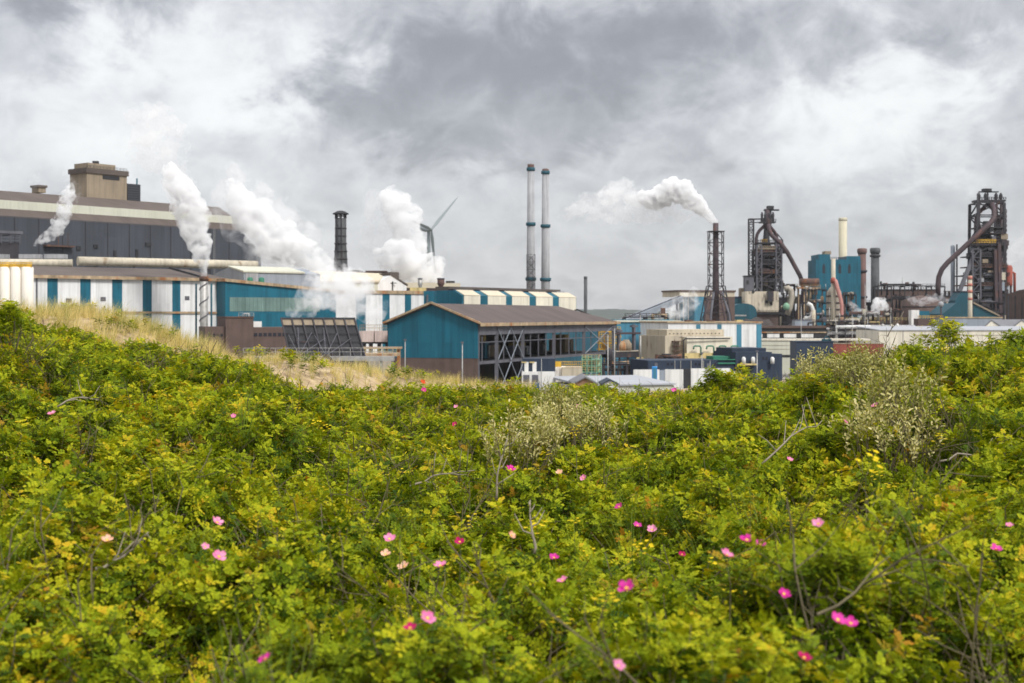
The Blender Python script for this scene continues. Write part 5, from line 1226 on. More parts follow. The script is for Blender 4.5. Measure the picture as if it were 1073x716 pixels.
# cast house
f = facing(781, 816, 975); t = thing('cast_house', 'stained cream cast house under the left blast furnace', 'cast house', f.o)
fz = lambda py: f.z(800, py)
mb = MB(); f.box(mb, 0, f.L, 0, 24, fz(327), fz(305.5)); mb.build('wall', mat('sooty_cream_sheeting', (.55, .48, .37), .7, .15, .1, .4, rust=(.12, .09, .07), rust_amt=.06), t)
mb = MB(); f.box(mb, .2, f.L-.2, .3, 23.5, 0, fz(327)-.03); mb.build('undercroft', 'brick', t)
mb = MB(); f.box(mb, f.a(804), f.a(810), -2.6, -.03, fz(316), fz(305)); mb.build('hood', 'steel', t)
for px, py in ((802, 318), (788, 307), (807, 320)):
    mb = MB(); f.box(mb, f.a(px), f.a(px)+1.6, -.5, -.02, fz(py), fz(py)+2); mb.build('vent', 'black', t)
mb = MB(); f.box(mb, -3, f.L+4, -1.2, -.05, fz(329.5), fz(327.6)); railing(mb, f.p(-3, -1.1, fz(327.6)), f.p(f.L+4, -1.1, fz(327.6)), 1.4, 14, .2); mb.build('walkway', 'black', t)
f = facing(781, 790, 985); t = thing('hoist_house', 'dark ribbed hoist house left of the furnace base', 'hoist house', f.o)
mb = MB(); f.box(mb, 0, f.L, 0, 9, 0, f.z(785, 290)); mb.build('wall', 'steelgrey', t)
mb = MB(); f.box(mb, -.4, f.L+.4, -.4, 9.4, f.z(785, 290), f.z(785, 288.8)); mb.build('roof', 'black', t)
mb = MB(); f.box(mb, .8, 2.4, -.2, .03, f.z(785, 298), f.z(785, 294)); mb.build('louvre', 'black', t)
# round-roofed teal sheds and dark heap left of it
f = facing(766, 793, 930); t = thing('barrel_shed', 'dark teal barrel roofed shed left of the cream cast house', 'shed', f.o)
n = 10; pr = [f.p(0, 0, 0), f.p(f.L, 0, 0)] + [f.p(f.L*(.5+.5*math.cos(PI*k/n)) , 0, f.z(780, 330) + (f.z(780, 318)-f.z(780, 330))*math.sin(PI*k/n)**.6) for k in range(n+1)]
mb = MB(); mb.prism(pr, f.v*26); mb.build('shell', 'teal_dark', t)
mb = MB(); f.box(mb, f.a(770), f.a(782), -.2, .03, f.z(780, 331.5), f.z(780, 330)); mb.build('canopy', 'galv', t)
f = facing(752, 781, 990); t = thing('stock_house', 'flat dark blue stock house between lattice stack and cast house', 'building', f.o)
mb = MB(); f.box(mb, 0, f.L, 0, 14, 0, f.z(770, 312.5)); mb.build('wall', 'teal_dark', t)
mb = MB(); f.box(mb, -.5, f.L+.5, -.4, 14.4, f.z(770, 312.5), f.z(770, 310.8)); mb.build('roof', 'navy', t)
mb = MB(); f.box(mb, f.a(776), f.a(781), 1, 9, f.z(778, 312), f.z(778, 302)); mb.build('pump_house', 'tan', t)
def heap(px0, px1, Y, ptop, lab, m='coal'):
    x0, x1 = wx(px0, Y), wx(px1, Y); zt = wz(ptop, Y); n = 22; vs = []
    for j in range(9):
        for i in range(n+1):
            u, v = i/n, j/8; k = min(1, 3.2*min(u, 1-u))*math.sin(PI*v)
            vs.append((x0+(x1-x0)*u, Y+26*v, max(0, zt*k*(.9+.2*noise.noise((u*7, v*4, px0))))))
    mb = MB(); mb.add(vs, [(j*(n+1)+i, j*(n+1)+i+1, (j+1)*(n+1)+i+1, (j+1)*(n+1)+i) for j in range(8) for i in range(n)], True)
    o = mb.build('ore_heap', m, None, ((x0+x1)/2, Y, 0)); tag(o, lab, 'heap', 'dark ore heaps'); return o
heap(762, 832, 880, 331, 'long dark ore heap below the teal barrel shed')
heap(812, 880, 905, 334, 'dark ore heap below the maroon dust catcher')

# gallery with white panels, buff wall, dark box, red container
f = facing(794, 866, 560); t = thing('pipe_gallery', 'long dark gallery with white panels beneath the left furnace', 'gallery', f.o)
fz = lambda py: f.z(830, py)
mb = MB(); f.box(mb, 0, f.L, 0, 9, fz(344), fz(341.5)); mb.build('roof', 'brick', t)
mb = MB(); f.box(mb, 0, f.L, .5, 8.5, fz(355), fz(344)); mb.build('core', 'black', t)
for p0, p1 in ((796, 799), (804, 817), (821.5, 834.5), (839.5, 852.5)):
    mb = MB(); f.box(mb, f.a(p0), f.a(p1), .3, .52, fz(354), fz(350)); mb.build('panel', 'whitepaint', t)
mb = MB(); f.box(mb, 0, f.L, .2, .48, fz(349), fz(347.8)); mb.build('beam', 'fascia', t)
mb = MB(); f.box(mb, 0, f.L, 1, 8, 0, fz(355)-.03); mb.build('undercroft', 'brick', t)
f = facing(795, 912, 500); t = thing('buff_wall', 'long buff panelled wall below the dark gallery with white panels', 'wall', f.o)
fz = lambda py: f.z(830, py)
mb = MB(); f.box(mb, 0, f.a(836), 0, 10, 0, fz(357)); mb.build('wall', 'creamband', t)
mb = MB(); f.box(mb, -.2, f.L, -.3, 10.2, fz(357), fz(355.3)); mb.build('coping', 'cream', t)
for py in (362, 366): 
    mb = MB(); f.box(mb, 0, f.a(836), -.07, .02, fz(py)-.1, fz(py)+.1); mb.build('seam', 'concrete', t)
mb = MB(); f.box(mb, f.a(817), f.a(836), -.1, .02, fz(374.5), fz(372)); mb.build('louvre', 'black', t)
f = facing(834, 873, 470); t = thing('navy_shed', 'plain navy shed at the foot of the furnaces, above the right bushes', 'shed', f.o)
mb = MB(); f.box(mb, 0, f.L, 0, 10, 0, f.z(850, 358.5)); mb.build('wall', 'navy', t)
mb = MB(); f.box(mb, -.2, f.L+.2, -.2, 10.2, f.z(850, 358.5), f.z(850, 357.6)); mb.build('roof', 'navy', t)
mb = MB(); p = f.p(f.a(862), 1, f.z(862, 357.6)); mb.beam(p, p+Vector((1.6,0,1.8)), .3); mb.beam(p+Vector((3,0,0)), p+Vector((1.6,0,1.8)), .3); mb.box(p.x, p.x+3.2, p.y, p.y+.8, p.z, p.z+.7); mb.build('hoist', 'teal_dark', t)
f = facing(873.5, 926, 480); t = thing('red_container', 'long faded red container right of the navy shed', 'container', f.o)
mb = MB(); f.box(mb, 0, f.L, 0, 6, 0, f.z(900, 360.5)); mb.build('body', 'redbrick', t)
for k in range(12):
    mb = MB(); a = f.L*(k+.5)/12; f.box(mb, a-.12, a+.12, -.08, .02, .3, f.z(900, 361)); mb.build('rib', 'redbrick', t)
mb = MB(); f.box(mb, -.1, f.L+.1, -.1, 6.1, f.z(900, 360.5), f.z(900, 360)); mb.build('roof', 'tan', t)
# grey box and gear in front of dust catcher
f = facing(833, 851, 760); t = thing('switch_house', 'plain grey box house in front of the maroon dust catcher', 'house', f.o)
mb = MB(); f.box(mb, 0, f.L, 0, 8, 0, f.z(840, 335.5)); mb.build('wall', 'greylight', t)
mb = MB(); f.box(mb, -.3, f.L+.3, -.3, 8.3, f.z(840, 335.5), f.z(840, 334.8)); mb.build('roof', 'steelgrey', t)
t = thing('white_bypass_pipe', 'bent white by-pass pipe right of the dust catcher', 'pipe', (wx(851, 860), 860, 0))
Y = 860; mb = MB(); mb.pipe([P(843, 333.5, Y), P(848, 333.5, Y), P(851, 331, Y), P(852, 325, Y), P(850, 320, Y), P(846, 318, Y)], 1.2, 10); mb.build('upper_bend', 'whitepaint', t)
mb = MB(); mb.pipe([P(852.5, 325, Y-3), P(852.5, 345, Y-3), Vector((wx(852.5, Y), Y-3, 0))], 1.2, 10); mb.build('riser', 'pipe', t)
mb = MB(); mb.box(wx(842, Y), wx(850, Y), Y-1, Y+2, wz(335, Y), wz(333.6, Y)); mb.build('tray', 'whitepaint', t)
t = thing('ribbed_duct', 'curved ribbed grey duct between cast house and dust catcher', 'duct', (wx(825, 960), 960, 0))
Y = 960; mb = MB(); pts_ = [P(822, 303, Y), P(826, 302, Y), P(829, 305, Y), P(830, 312, Y), P(828, 322, Y), P(825, 330, Y)]; mb.pipe(pts_, 1.9, 12); mb.build('pipe', 'concrete', t)
mb = MB()
mb.lathe(P(824, 325, Y-4), [(1.6, 0), (2.2, 1.5), (2.2, 3), (1.4, 4.4), (.2, 5)], 12); mb.build('pot', 'greenscaf', t)

# generic racks of pipes and gear between the furnaces
def pipe_rack(px0, px1, Y, p_top, lab, seed, mats=('steel', 'maroon', 'pipe', 'galv', 'rust', 'steelgrey'), levels=3, deep=12, dens=1.0):
    r = random.Random(seed); f = facing(px0, px1, Y); t = thing('pipe_rack', lab, 'pipe rack', f.p(f.L/2, 0, 0), 'pipe racks among the furnaces')
    zt = f.z(px0, p_top); n = max(2, int(f.L/9))
    for k in range(n+1):
        mb = MB(); a = f.L*k/n; mb.beam(f.p(a, 0, 0), f.p(a, 0, zt), .7); mb.beam(f.p(a, deep, 0), f.p(a, deep, zt), .7)
        for j in range(levels): z = zt*(1 - .22*j); mb.beam(f.p(a, 0, z-.4), f.p(a, deep, z-.4), .6)
        mb.build('portal', 'steel', t)
    for j in range(levels):
        z = zt*(1 - .22*j); mb = MB(); f.box(mb, 0, f.L, 1, deep-1, z, z+.4); railing(mb, f.p(0, .1, z+.1), f.p(f.L, .1, z+.1), 1.4, n*3, .18); mb.build('deck', 'steel', t)
        for q_ in range(max(1, int(3*dens))):
            R = r.uniform(.3, 1.1); mb = MB(); a0, a1 = sorted((r.uniform(0, f.L), r.uniform(0, f.L))); a1 = max(a1, a0+f.L*.3)
            b = r.uniform(.5, deep-1); mb.pipe([f.p(a0, b, z-6), f.p(a0, b, z+R+.5), f.p(min(a1, f.L), b, z+R+.5), f.p(min(a1, f.L), b, z-3)], R, 8); mb.build('pipe', r.choice(mats), t)
        for q_ in range(int(f.L/7*dens)):
            a = r.uniform(.5, f.L-1.5); w, h = r.uniform(.8, 2.4), r.uniform(1.2, 4.2); mb = MB()
            if r.random() < .5: f.box(mb, a-w/2, a+w/2, 2, 2+w, z+.4, z+.4+h); nm = 'cabinet'
            else: mb.lathe(f.p(a, 3, z+.4), [(w*.5, 0), (w*.5, h*.8), (w*.2, h)], 10); nm = 'drum'
            mb.build(nm, r.choice(mats), t)
    for q_ in range(int(f.L/10*dens)):
        a = r.uniform(0, f.L); mb = MB(); p = f.p(a, 2, zt); mb.tube(p, p + Vector((0,0,r.uniform(3, 8))), .22, .18, 6); mb.build('vent_pipe', 'galv', t)
    return t
pipe_rack(812, 836, 990, 300, 'tangled pipe rack between the left furnace and its dust catcher', 3)
pipe_rack(844, 866, 900, 304, 'pipe rack with bright cabinets between dust catcher and beige stove', 4, ('fascia', 'pipe', 'galv', 'rust', 'steelgrey', 'chimgrey'))
pipe_rack(852, 905, 720, 338, 'low dark pipe rack under the beige stove', 5, ('black', 'steel', 'rust', 'steelgrey', 'pipe'))
pipe_rack(884, 897, 880, 309, 'stacked landings beside the teal boiler house foot', 6, ('tan', 'rust', 'pipe', 'steel'))
pipe_rack(920, 990, 960, 300, 'long dark pipe bridge between the dark chimneys and the right furnace', 7, ('maroon', 'rust', 'steel', 'black'))
pipe_rack(1008, 1052, 860, 318, 'dark pipe rack before the right furnace base', 8, ('steel', 'maroon', 'black', 'steelgrey'))
pipe_rack(885, 935, 760, 331, 'pipe rack with yellow rails under the white steam puffs', 10, ('yellow', 'pipe', 'rust', 'galv', 'yellowpale'))
pipe_rack(866, 985, 700, 346, 'long low rack of pale tanks behind the white warehouse', 11, ('whitepaint', 'pipe', 'steel', 'galv', 'chimgrey'), 2)
pipe_rack(655, 700, 520, 333, 'roof top pipe rack along the faded blue hall', 12, ('fascia', 'rust', 'pipe', 'galv'), 1, 10, .6)
pipe_rack(690, 720, 372, 380, 'yard pipe rack behind the navy building, left end', 15, ('pipe', 'rust', 'steel', 'galv'), 2, 6)
pipe_rack(632, 682, 380, 383, 'cluttered yard rack between green skid and navy building', 13, ('rust', 'steel', 'pipe', 'fascia', 'yellowpale', 'whitepaint'), 2, 8)
def plant_block(px0, px1, Y, pt, m, lab, roofm='black', deep=14):
    f = facing(px0, px1, Y); t = thing('plant_block', lab, 'plant building', f.o, 'dark plant blocks between the furnaces'); zt = f.z(px0, pt); r = random.Random(px0)
    mb = MB(); f.box(mb, 0, f.L, 0, deep, 0, zt); mb.build('wall', m, t)
    mb = MB(); f.box(mb, -.4, f.L+.4, -.4, deep+.4, zt, zt+.9); railing(mb, f.p(0, 0, zt+.9), f.p(f.L, 0, zt+.9), 1.4, 8, .2); mb.build('roof', roofm, t)
    for k in range(3):
        mb = MB(); a = f.L*(k+.2)/3; z = zt*r.uniform(.5, .8); f.box(mb, a, a+f.L*.16, -.2, .03, z, z+2.2); mb.build('louvre', 'black', t)
    mb = MB(); a = f.L*r.uniform(.2, .7); mb.pipe([f.p(a, -1, 1), f.p(a, -1, zt*.8), f.p(a+2, -1, zt*.86), f.p(min(f.L, a+9), -1, zt*.86)], .6, 8); mb.build('pipe', 'pipe', t)
    for k in range(2):
        mb = MB(); p = f.p(f.L*r.uniform(.1, .9), 3, zt+.9); mb.lathe(p, [(.9, 0), (.9, 2.4), (1.3, 2.6), (1.3, 3.1)], 10); mb.build('roof_vent', 'rust', t)
plant_block(814, 832, 1030, 313, 'steel', 'dark plant block behind the ribbed duct, right of the cast house')
plant_block(843, 868, 1000, 312, 'rust', 'rusty plant block between dust catcher and beige stove')
plant_block(884, 900, 985, 317, 'brick', 'brown plant block below the teal boiler house')
plant_block(906, 948, 1015, 318, 'steel', 'long dark plant block under the dark collared chimney')
plant_block(921, 983, 988, 304.5, 'brick', 'long brown plant block inside the dark pipe bridge', 'steel', 10)
plant_block(984, 1004, 985, 311, 'brick', 'brown plant block at the left foot of the right furnace')
plant_block(1036, 1066, 960, 312, 'steel', 'dark plant block at the right foot of the right furnace')
f = facing(880, 990, 800); t = thing('brown_retaining_wall', 'long ribbed brown wall behind the white warehouse', 'wall', f.o)
mb = MB(); f.box(mb, 0, f.L, 0, 5, 0, f.z(930, 336)); mb.build('panel', 'rust', t)
for k in range(18):
    mb = MB(); a = f.L*(k+.5)/18; f.box(mb, a-.35, a+.35, -.5, .02, 0, f.z(930, 336)+.3); mb.build('buttress', 'brick', t)
mb = MB(); railing(mb, f.p(0, .5, f.z(930, 336)), f.p(f.L, .5, f.z(930, 336)), 1.6, 30, .22); mb.build('railing', 'yellowpale', t)

# boiler house with chimneys
Y = 955; f = facing(855, 902, Y); t = thing('boiler_house', 'tall teal boiler house with slot windows and stepped roof', 'boiler house', f.o)
fz = lambda py: f.z(878, py)
mb = MB(); f.box(mb, 0, f.L, 0, 26, 0, fz(272)); mb.build('wall', 'teal', t)
mb = MB(); f.box(mb, f.a(858), f.a(870), .4, 25, fz(272)-.02, fz(266.5)); mb.build('left_step', 'teal', t)
mb = MB(); f.box(mb, f.a(887), f.L-.2, .4, 25, fz(272)-.02, fz(268.5)); mb.build('right_step', 'teal', t)
for px in (863.2, 880, 890):
    mb = MB(); f.box(mb, f.a(px)-.9, f.a(px)+.9, -.12, .03, fz(286.5), fz(278.5)); f.box(mb, f.a(px)-.5, f.a(px)+.5, -.12, .03, fz(278.5), fz(276.8)); mb.build('window', 'glass', t)
mb = MB(); f.box(mb, f.a(865.5), f.a(872), 3, 12, fz(266.5), fz(263)); mb.build('roof_vent', 'tan', t)
mb = MB(); railing(mb, f.p(f.a(870), .3, fz(272)), f.p(f.a(887), .3, fz(272)), 1.5, 8, .25); mb.build('railing', 'steelgrey', t)
chimney(883.2, 990, 228.5, 8.4, 8.8, 'chimcream', 'cream chimney rising behind the teal boiler house', (), 2.2, None, capw=1.06)
chimney(903.3, 960, 260.5, 8.0, 8.6, 'chimbrown', 'red brown collared chimney right of the teal boiler house', (284, 311), 4, None, 'collared chimneys', capw=1.25)
chimney(917, 1010, 260, 8.4, 9.2, 'chimdark', 'dark grey collared chimney standing alone right of the red brown one', (268,), 4.5, None, 'collared chimneys', capw=1.28)
# stove with slim stack and pink pipe
Y = 840; s_ = Y/F
t = thing('hot_stove', 'beige domed stove with slim cream stack and faded pink pipe', 'stove', (wx(874, Y), Y, 0))
mb = MB(); R = 8*s_; mb.lathe((wx(874, Y), Y, 0), [(R, 0), (R, wz(312, Y)), (R*.92, wz(306, Y)), (R*.62, wz(302, Y)), (R*.3, wz(299.5, Y))], 18); mb.build('shell', 'concrete', t)
for py in (311, 318, 325, 332):
    mb = MB(); mb.lathe((wx(874, Y), Y, wz(py, Y)), [(R*1.1, 0), (R*1.1, .7)], 18); mb.build('gallery', 'steel', t)
mb = MB(); mb.lathe((wx(870.8, Y), Y-6, 0), [(2.6*s_, 0), (2.3*s_, wz(272, Y)), (2*s_, wz(271.8, Y))], 12); mb.build('stack', 'pipe', t)
mb = MB(); mb.pipe([P(873, 291.5, Y-8), P(875.5, 295, Y-8.5), P(878, 304, Y-9), P(881, 314, Y-9.5), P(882, 320, Y-10), P(882, 336, Y-10), Vector((wx(882, Y), Y-10, 2))], 2.2*s_, 12, [1.5*s_, 2.3*s_, 2.2*s_, 2.0*s_, 2*s_, 2*s_, 2*s_]); mb.build('pipe', 'pink', t)
mb = MB(); mb.lathe(P(873, 297, Y-8), [(2.6*s_, 0), (2.9*s_, 2.2), (1.6*s_, 3.4)], 10); mb.build('pipe_head', 'redtank', t)
t = thing('stove_annex', 'brown horizontal drum and landing left of the beige stove', 'drum', (wx(852, 930), 930, 0))
mb = MB(); mb.tube(P(838, 296, 930), P(858, 296, 930), 2.6, 2.6, 14); mb.build('drum', 'rust', t)
mb = MB(); f = facing(836, 860, 928); f.box(mb, 0, f.L, 0, 6, f.z(848, 302.5), f.z(848, 301)); railing(mb, f.p(0, 0, f.z(848, 301)), f.p(f.L, 0, f.z(848, 301)), 1.4, 9, .2)
for k in range(4): mb.beam(f.p(f.L*(k+.3)/4, 3, 0), f.p(f.L*(k+.3)/4, 3, f.z(848, 302.5)), .7)
mb.build('landing', 'fascia', t)

# ---- right blast furnace
Y = 905; s_ = Y/F; z_ = lambda py: wz(py, Y); X_ = lambda px: wx(px, Y); xc = X_(1033)
t = thing('blast_furnace', 'right blast furnace, taller, with maroon downcomer sweeping down to the left', 'blast furnace', (xc, Y, 0), 'pair of blast furnaces')
mb = MB(); mb.lathe((xc, Y, 0), [(13*s_, 0), (13*s_, z_(300)), (11*s_, z_(290)), (13*s_, z_(275)), (9*s_, z_(256)), (5*s_, z_(246)), (3*s_, z_(232))], 20); mb.build('shaft', 'black', t)
mb = MB(); mb.lattice((X_(1034), Y), 29*s_, 30*s_, z_(330), z_(213.5), 9, 1.6, 27*s_, 27*s_, .7); mb.build('main_frame', 'steel', t)
mb = MB(); mb.lattice((X_(1017), Y-16*s_), 8*s_, 7*s_, z_(332), z_(262), 8, .9, br=.5); mb.build('lift_frame', 'steelgrey', t)
for px, r in ((1023.5, 1.6), (1047, 1.8), (1042.5, 1.1)):
    mb = MB(); mb.tube((X_(px), Y-4, 0), (X_(px), Y-4, z_(211)), r*s_, r*s_*.9, 10); mb.build('column', 'maroon', t)
mb = MB(); mb.tube((X_(1020), Y-8, z_(250)), (X_(1020), Y-8, z_(204)), .6, .5, 8); mb.build('mast', 'steel', t)
mb = MB(); mb.box(X_(1021), X_(1051), Y-9*s_, Y+9*s_, z_(212), z_(210)); railing(mb, (X_(1021), Y-9*s_, z_(210)), (X_(1051), Y-9*s_, z_(210)), 1.5, 12, .3); mb.build('platform', 'steel', t)
for px in (1024, 1031, 1042, 1047):
    mb = MB(); mb.lathe((X_(px), Y-3, z_(210)), [(1.2*s_, 0), (1.9*s_, 1.4), (1.9*s_, 3), (.8*s_, 4.4)], 12); mb.build('bleeder_valve', 'black', t)
mb = MB(); mb.tube((X_(1035), Y, z_(212)), (X_(1035), Y, z_(201.5)), .9*s_, .9*s_, 8); mb.build('crane_post', 'steel', t)
mb = MB(); crane(mb, Vector((X_(1034.5), Y, z_(201.8))), 18*s_, 3.8*s_); mb.build('crane', 'black', t)
R1 = 2.4*s_
mb = MB(); mb.pipe([P3(1022.5, 262), P3(1022.5, 236), P3(1023, 229), P3(1026, 223), P3(1031, 217.5), P3(1035, 214)], R1*.85, 12); mb.build('uptake', 'maroon', t)
mb = MB(); mb.pipe([P3(1046.5, 288), P3(1046.5, 236), P3(1046, 229), P3(1043, 222.5), P3(1039, 217.5), P3(1035, 214)], R1*.85, 12); mb.build('uptake', 'maroon', t)
mb = MB(); mb.pipe([P3(1035, 214, -8), P3(1036, 222, -10), P3(1035, 229, -12), P3(1031, 235, -13), P3(1024, 241, -14), P3(1012, 252, -14), P3(998, 265, -14), P3(986, 276, -14), P3(980, 283, -14), P3(976.8, 291, -14), P3(976, 299, -14), P3(976, 312, -14)], R1*1.1, 14); mb.build('downcomer', 'maroon', t)
for k, (y0, p0, p1, m) in enumerate(((258, 1014, 1047, 'steel'), (255.5, 1018, 1038, 'yellow'), (240, 1022, 1047, 'steel'), (246, 1026, 1048, 'steel'), (270, 1010, 1048, 'steel'), (281, 1010, 1050, 'rust'), (290, 1004, 1052, 'steel'), (300, 1002, 1052, 'rust'), (311, 1005, 1054, 'steel'))):
    mb = MB(); mb.box(X_(p0), X_(p1), Y-(16.5+.05*k)*s_, Y+13*s_, z_(y0), z_(y0-1.1)); railing(mb, (X_(p0), Y-(16.4+.05*k)*s_, z_(y0-1.1)), (X_(p1), Y-(16.4+.05*k)*s_, z_(y0-1.1)), 1.5, 12, .3); mb.build('platform', m, t)
rr = random.Random(21)
for k in range(46):
    px, py = rr.uniform(1012, 1049), rr.uniform(250, 322); w, h = rr.uniform(.8, 3), rr.uniform(1.2, 4.5)
    mb = MB(); mb.box(X_(px)-w, X_(px)+w, Y-rr.uniform(12, 16)*s_, Y-7*s_, z_(py), z_(py)+h)
    mb.build('equipment', rr.choice(['steel', 'black', 'steelgrey', 'maroon', 'black', 'maroon', 'tan', 'steel', 'greylight']), t)
for px, py, w, h, m in ((1044, 294, 7, 8, 'pipe'), (1042, 305, 9, 9, 'greylight'), (1022, 296, 6, 4, 'chimgrey'), (1033, 244, 4, 5, 'black')):
    mb = MB(); mb.box(X_(px)-w/2*s_, X_(px)+w/2*s_, Y-18*s_, Y-12*s_, z_(py), z_(py)+h*s_); mb.build('cabin', m, t)
for px, y0 in ((1041, 256), (1037, 262)):
    mb = MB(); mb.beam((X_(px), Y-17*s_, z_(y0)), (X_(px+2), Y-18*s_, 0), 2.0); mb.build('leg', 'maroon', t)
mb = MB(); mb.beam((X_(1014), Y-17*s_, z_(270)), (X_(990), Y-22*s_, z_(328)), 2.2); mb.build('raking_conveyor', 'steelgrey', t)
for k in range(12):
    mb = MB(); py = 222 + k*5; pts_ = [Vector((X_(1049.5)+math.sin(a)*1.9, Y-4, z_(py)+math.cos(a)*2.2)) for a in [j*PI/5 for j in range(6)]]; mb.pipe(pts_, .28, 6); mb.build('ladder_hoop', 'maroon', t)
tanks('red_vessel', 'faded red vertical vessel on the right flank of the right furnace', 'vessel', 1052, Y-8, [('shell', 'redtank', MB().lathe((X_(1052.5), Y-8, z_(300)), [(3.6*s_, 0), (3.8*s_, 2), (3.8*s_, 11.5), (2.6*s_, 13)], 14)), ('leg', 'maroon', MB().beam((X_(1051), Y-8, 0), (X_(1051), Y-8, z_(300)), 1.2)), ('leg', 'maroon', MB().beam((X_(1054.5), Y-8, 0), (X_(1054.5), Y-8, z_(300)), 1.2)), ('pipe', 'redtank', MB().pipe([(X_(1056), Y-8, z_(286)), (X_(1058.5), Y-8, z_(287)), (X_(1058.5), Y-8, z_(310))], .9, 8))])
tanks('grey_column_tank', 'tall slim grey column tank left of the right furnace', 'tank', 1002, Y+6, [('shell', 'greylight', MB().lathe((X_(1001.5), Y+6, 0), [(2.3*s_, 0), (2.3*s_, z_(258)), (1.4*s_, z_(256.6))], 12)), ('ladder', 'steel', MB().beam((X_(1004.2), Y+3, 0), (X_(1004.2), Y+3, z_(256)), .8))])
# banded stack
Y = 800; s_ = Y/F; x = wx(1016.5, Y)
t = thing('banded_stack', 'slim red and white banded stack before the right furnace', 'stack', (x, Y, 0))
mb = MB(); mb.tube((x, Y, 0), (x, Y, wz(289, Y)), 2.5*s_, 2.1*s_, 12); mb.build('shaft', 'pipe', t)
for y0, y1 in ((289.5, 293), (297, 300), (304, 307), (312, 314.5)):
    mb = MB(); mb.lathe((x, Y, wz(y1, Y)), [(2.45*s_, 0), (2.35*s_, wz(y0, Y)-wz(y1, Y))], 12); mb.build('band', 'redwhite', t)
mb = MB(); mb.beam((x+3*s_, Y, 0), (x+3*s_, Y, wz(290, Y)), .35); mb.build('ladder', 'steel', t)
# teal sheds at its foot
f = facing(986, 1046, 830); t = thing('teal_gable_shed', 'large dark teal gabled shed beneath the right furnace', 'shed', f.o)
mb = MB(); mb.prism([f.p(f.a(988),0,0), f.p(f.a(1046),0,0), f.p(f.a(1046),0,f.z(1040,331)), f.p(f.a(1019),0,f.z(1019,317.5)), f.p(f.a(1002),0,f.z(1002,317.5)), f.p(f.a(988),0,f.z(990,329))], f.v*30); mb.build('wall', 'teal_dark', t)
mb = MB(); mb.beam(f.p(f.a(1047),-.4,f.z(1040,331)), f.p(f.a(1019),-.4,f.z(1019,317)), .9); mb.build('verge', 'tan', t)
f = facing(1001, 1018, 850); t = thing('teal_hopper_house', 'dark teal trapezoid hopper house above the teal gabled shed', 'hopper house', f.o)
mb = MB(); mb.prism([f.p(0,0,0), f.p(f.L,0,0), f.p(f.L,0,f.z(1010,306.5)), f.p(f.L*.35,0,f.z(1010,306)), f.p(0,0,f.z(1010,315))], f.v*14); mb.build('wall', 'teal_dark', t)
mb = MB(); f.box(mb, f.L*.3, f.L+.4, -.4, 14.4, f.z(1010,306), f.z(1010,305)); mb.build('roof', 'steel', t)
f = facing(963, 974, 795); t = thing('teal_cabin', 'small teal cabin with white front under the grey smoke', 'cabin', f.o)
mb = MB(); f.box(mb, 0, f.L, 0, 5, 0, f.z(968, 326)); mb.build('wall', 'teal', t)
mb = MB(); f.box(mb, -4.5, -.02, -.5, 5, 0, f.z(960, 325)); mb.build('white_wing', 'whitepaint', t)
tanks('spherical_tank', 'small pale spherical tank on a post under the grey smoke', 'tank', 986, 800, [('sphere', 'chimgrey', MB().lathe(P(986, 322, 800), [(.1, 0), (.9, .2), (1.4, .8), (1.6, 1.6), (1.4, 2.4), (.9, 3), (.1, 3.2)], 14)), ('post', 'steel', MB().tube((wx(986, 800), 800, 0), P(986, 322, 800), .5, .5, 8))])
f = facing(951, 990, 870); t = thing('gas_holder', 'wide dark round tank house between pipe bridge and right furnace', 'tank', f.o)
mb = MB(); R = f.L/2; c0 = f.p(R, R, 0); mb.lathe(c0, [(R, 0), (R, f.z(970, 315)), (R*.5, f.z(970, 311)), (.5, f.z(970, 309.5))], 24); mb.build('shell', 'brick', t)
mb = MB(); mb.lathe(c0 + Vector((0,0,f.z(970, 322))), [(R*1.02, 0), (R*1.02, .6)], 24); mb.build('band', 'steel', t)
# ribbed brown building at the right edge
f = Fr(1054, 835, 1120, 800); t = thing('ribbed_brown_building', 'dark ribbed brown building at the right edge', 'building', f.o)
mb = MB(); mb.prism([f.p(0,0,0), f.p(f.L,0,0), f.p(f.L,0,f.z(1060,303)), f.p(f.L*.35,0,f.z(1060,303)), f.p(f.L*.2,0,f.z(1060,304.5)), f.p(0,0,f.z(1060,309))], f.v*30); mb.build('wall', 'brick', t)
for k in range(9):
    mb = MB(); a = f.L*(k+.4)/9; f.box(mb, a-.3, a+.3, -.3, .02, 0, f.z(1060, 310)); mb.build('rib', 'steelgrey' if k % 3 == 0 else 'steel', t)
# white warehouse with pale gabled roofs in front
f = Fr(921, 600, 1115, 600); t = thing('white_warehouse', 'long low white warehouse above the bushes on the right', 'warehouse', f.o)
mb = MB(); f.box(mb, 0, f.L, 0, 40, 0, f.z(1000, 346.5)); mb.build('wall', 'cream', t)
mb = MB(); mb.prism([f.p(0,-.4,f.z(1000,346.5)), f.p(0,40,f.z(1000,345)+.5), f.p(0,40,f.z(1000,345)+1), f.p(0,-.4,f.z(1000,345.8))], f.u*f.L); mb.build('roof', 'felt', t)
for px in (946, 1014, 1049):
    mb = MB(); f.box(mb, f.a(px), f.a(px)+.25, -.15, .02, 0, f.z(1000, 346.5)); mb.build('downpipe', 'galv', t)
mb = MB(); f.box(mb, f.a(960), f.a(1073), -.08, .02, f.z(1000, 351.8), f.z(1000, 351)); mb.build('seam', 'concrete', t)
f = Fr(993, 690, 1050, 690); t = thing('long_grey_store', 'pale grey flat fronted store behind the white warehouse', 'store', f.o)
mb = MB(); f.box(mb, 0, f.L, 0, 20, 0, f.z(1020, 333.5)); mb.build('wall', 'greylight', t)
mb = MB(); f.box(mb, -.3, f.L+.3, -.3, 20.3, f.z(1020, 333.5), f.z(1020, 332.2)); mb.build('roof_edge', 'fascia', t)
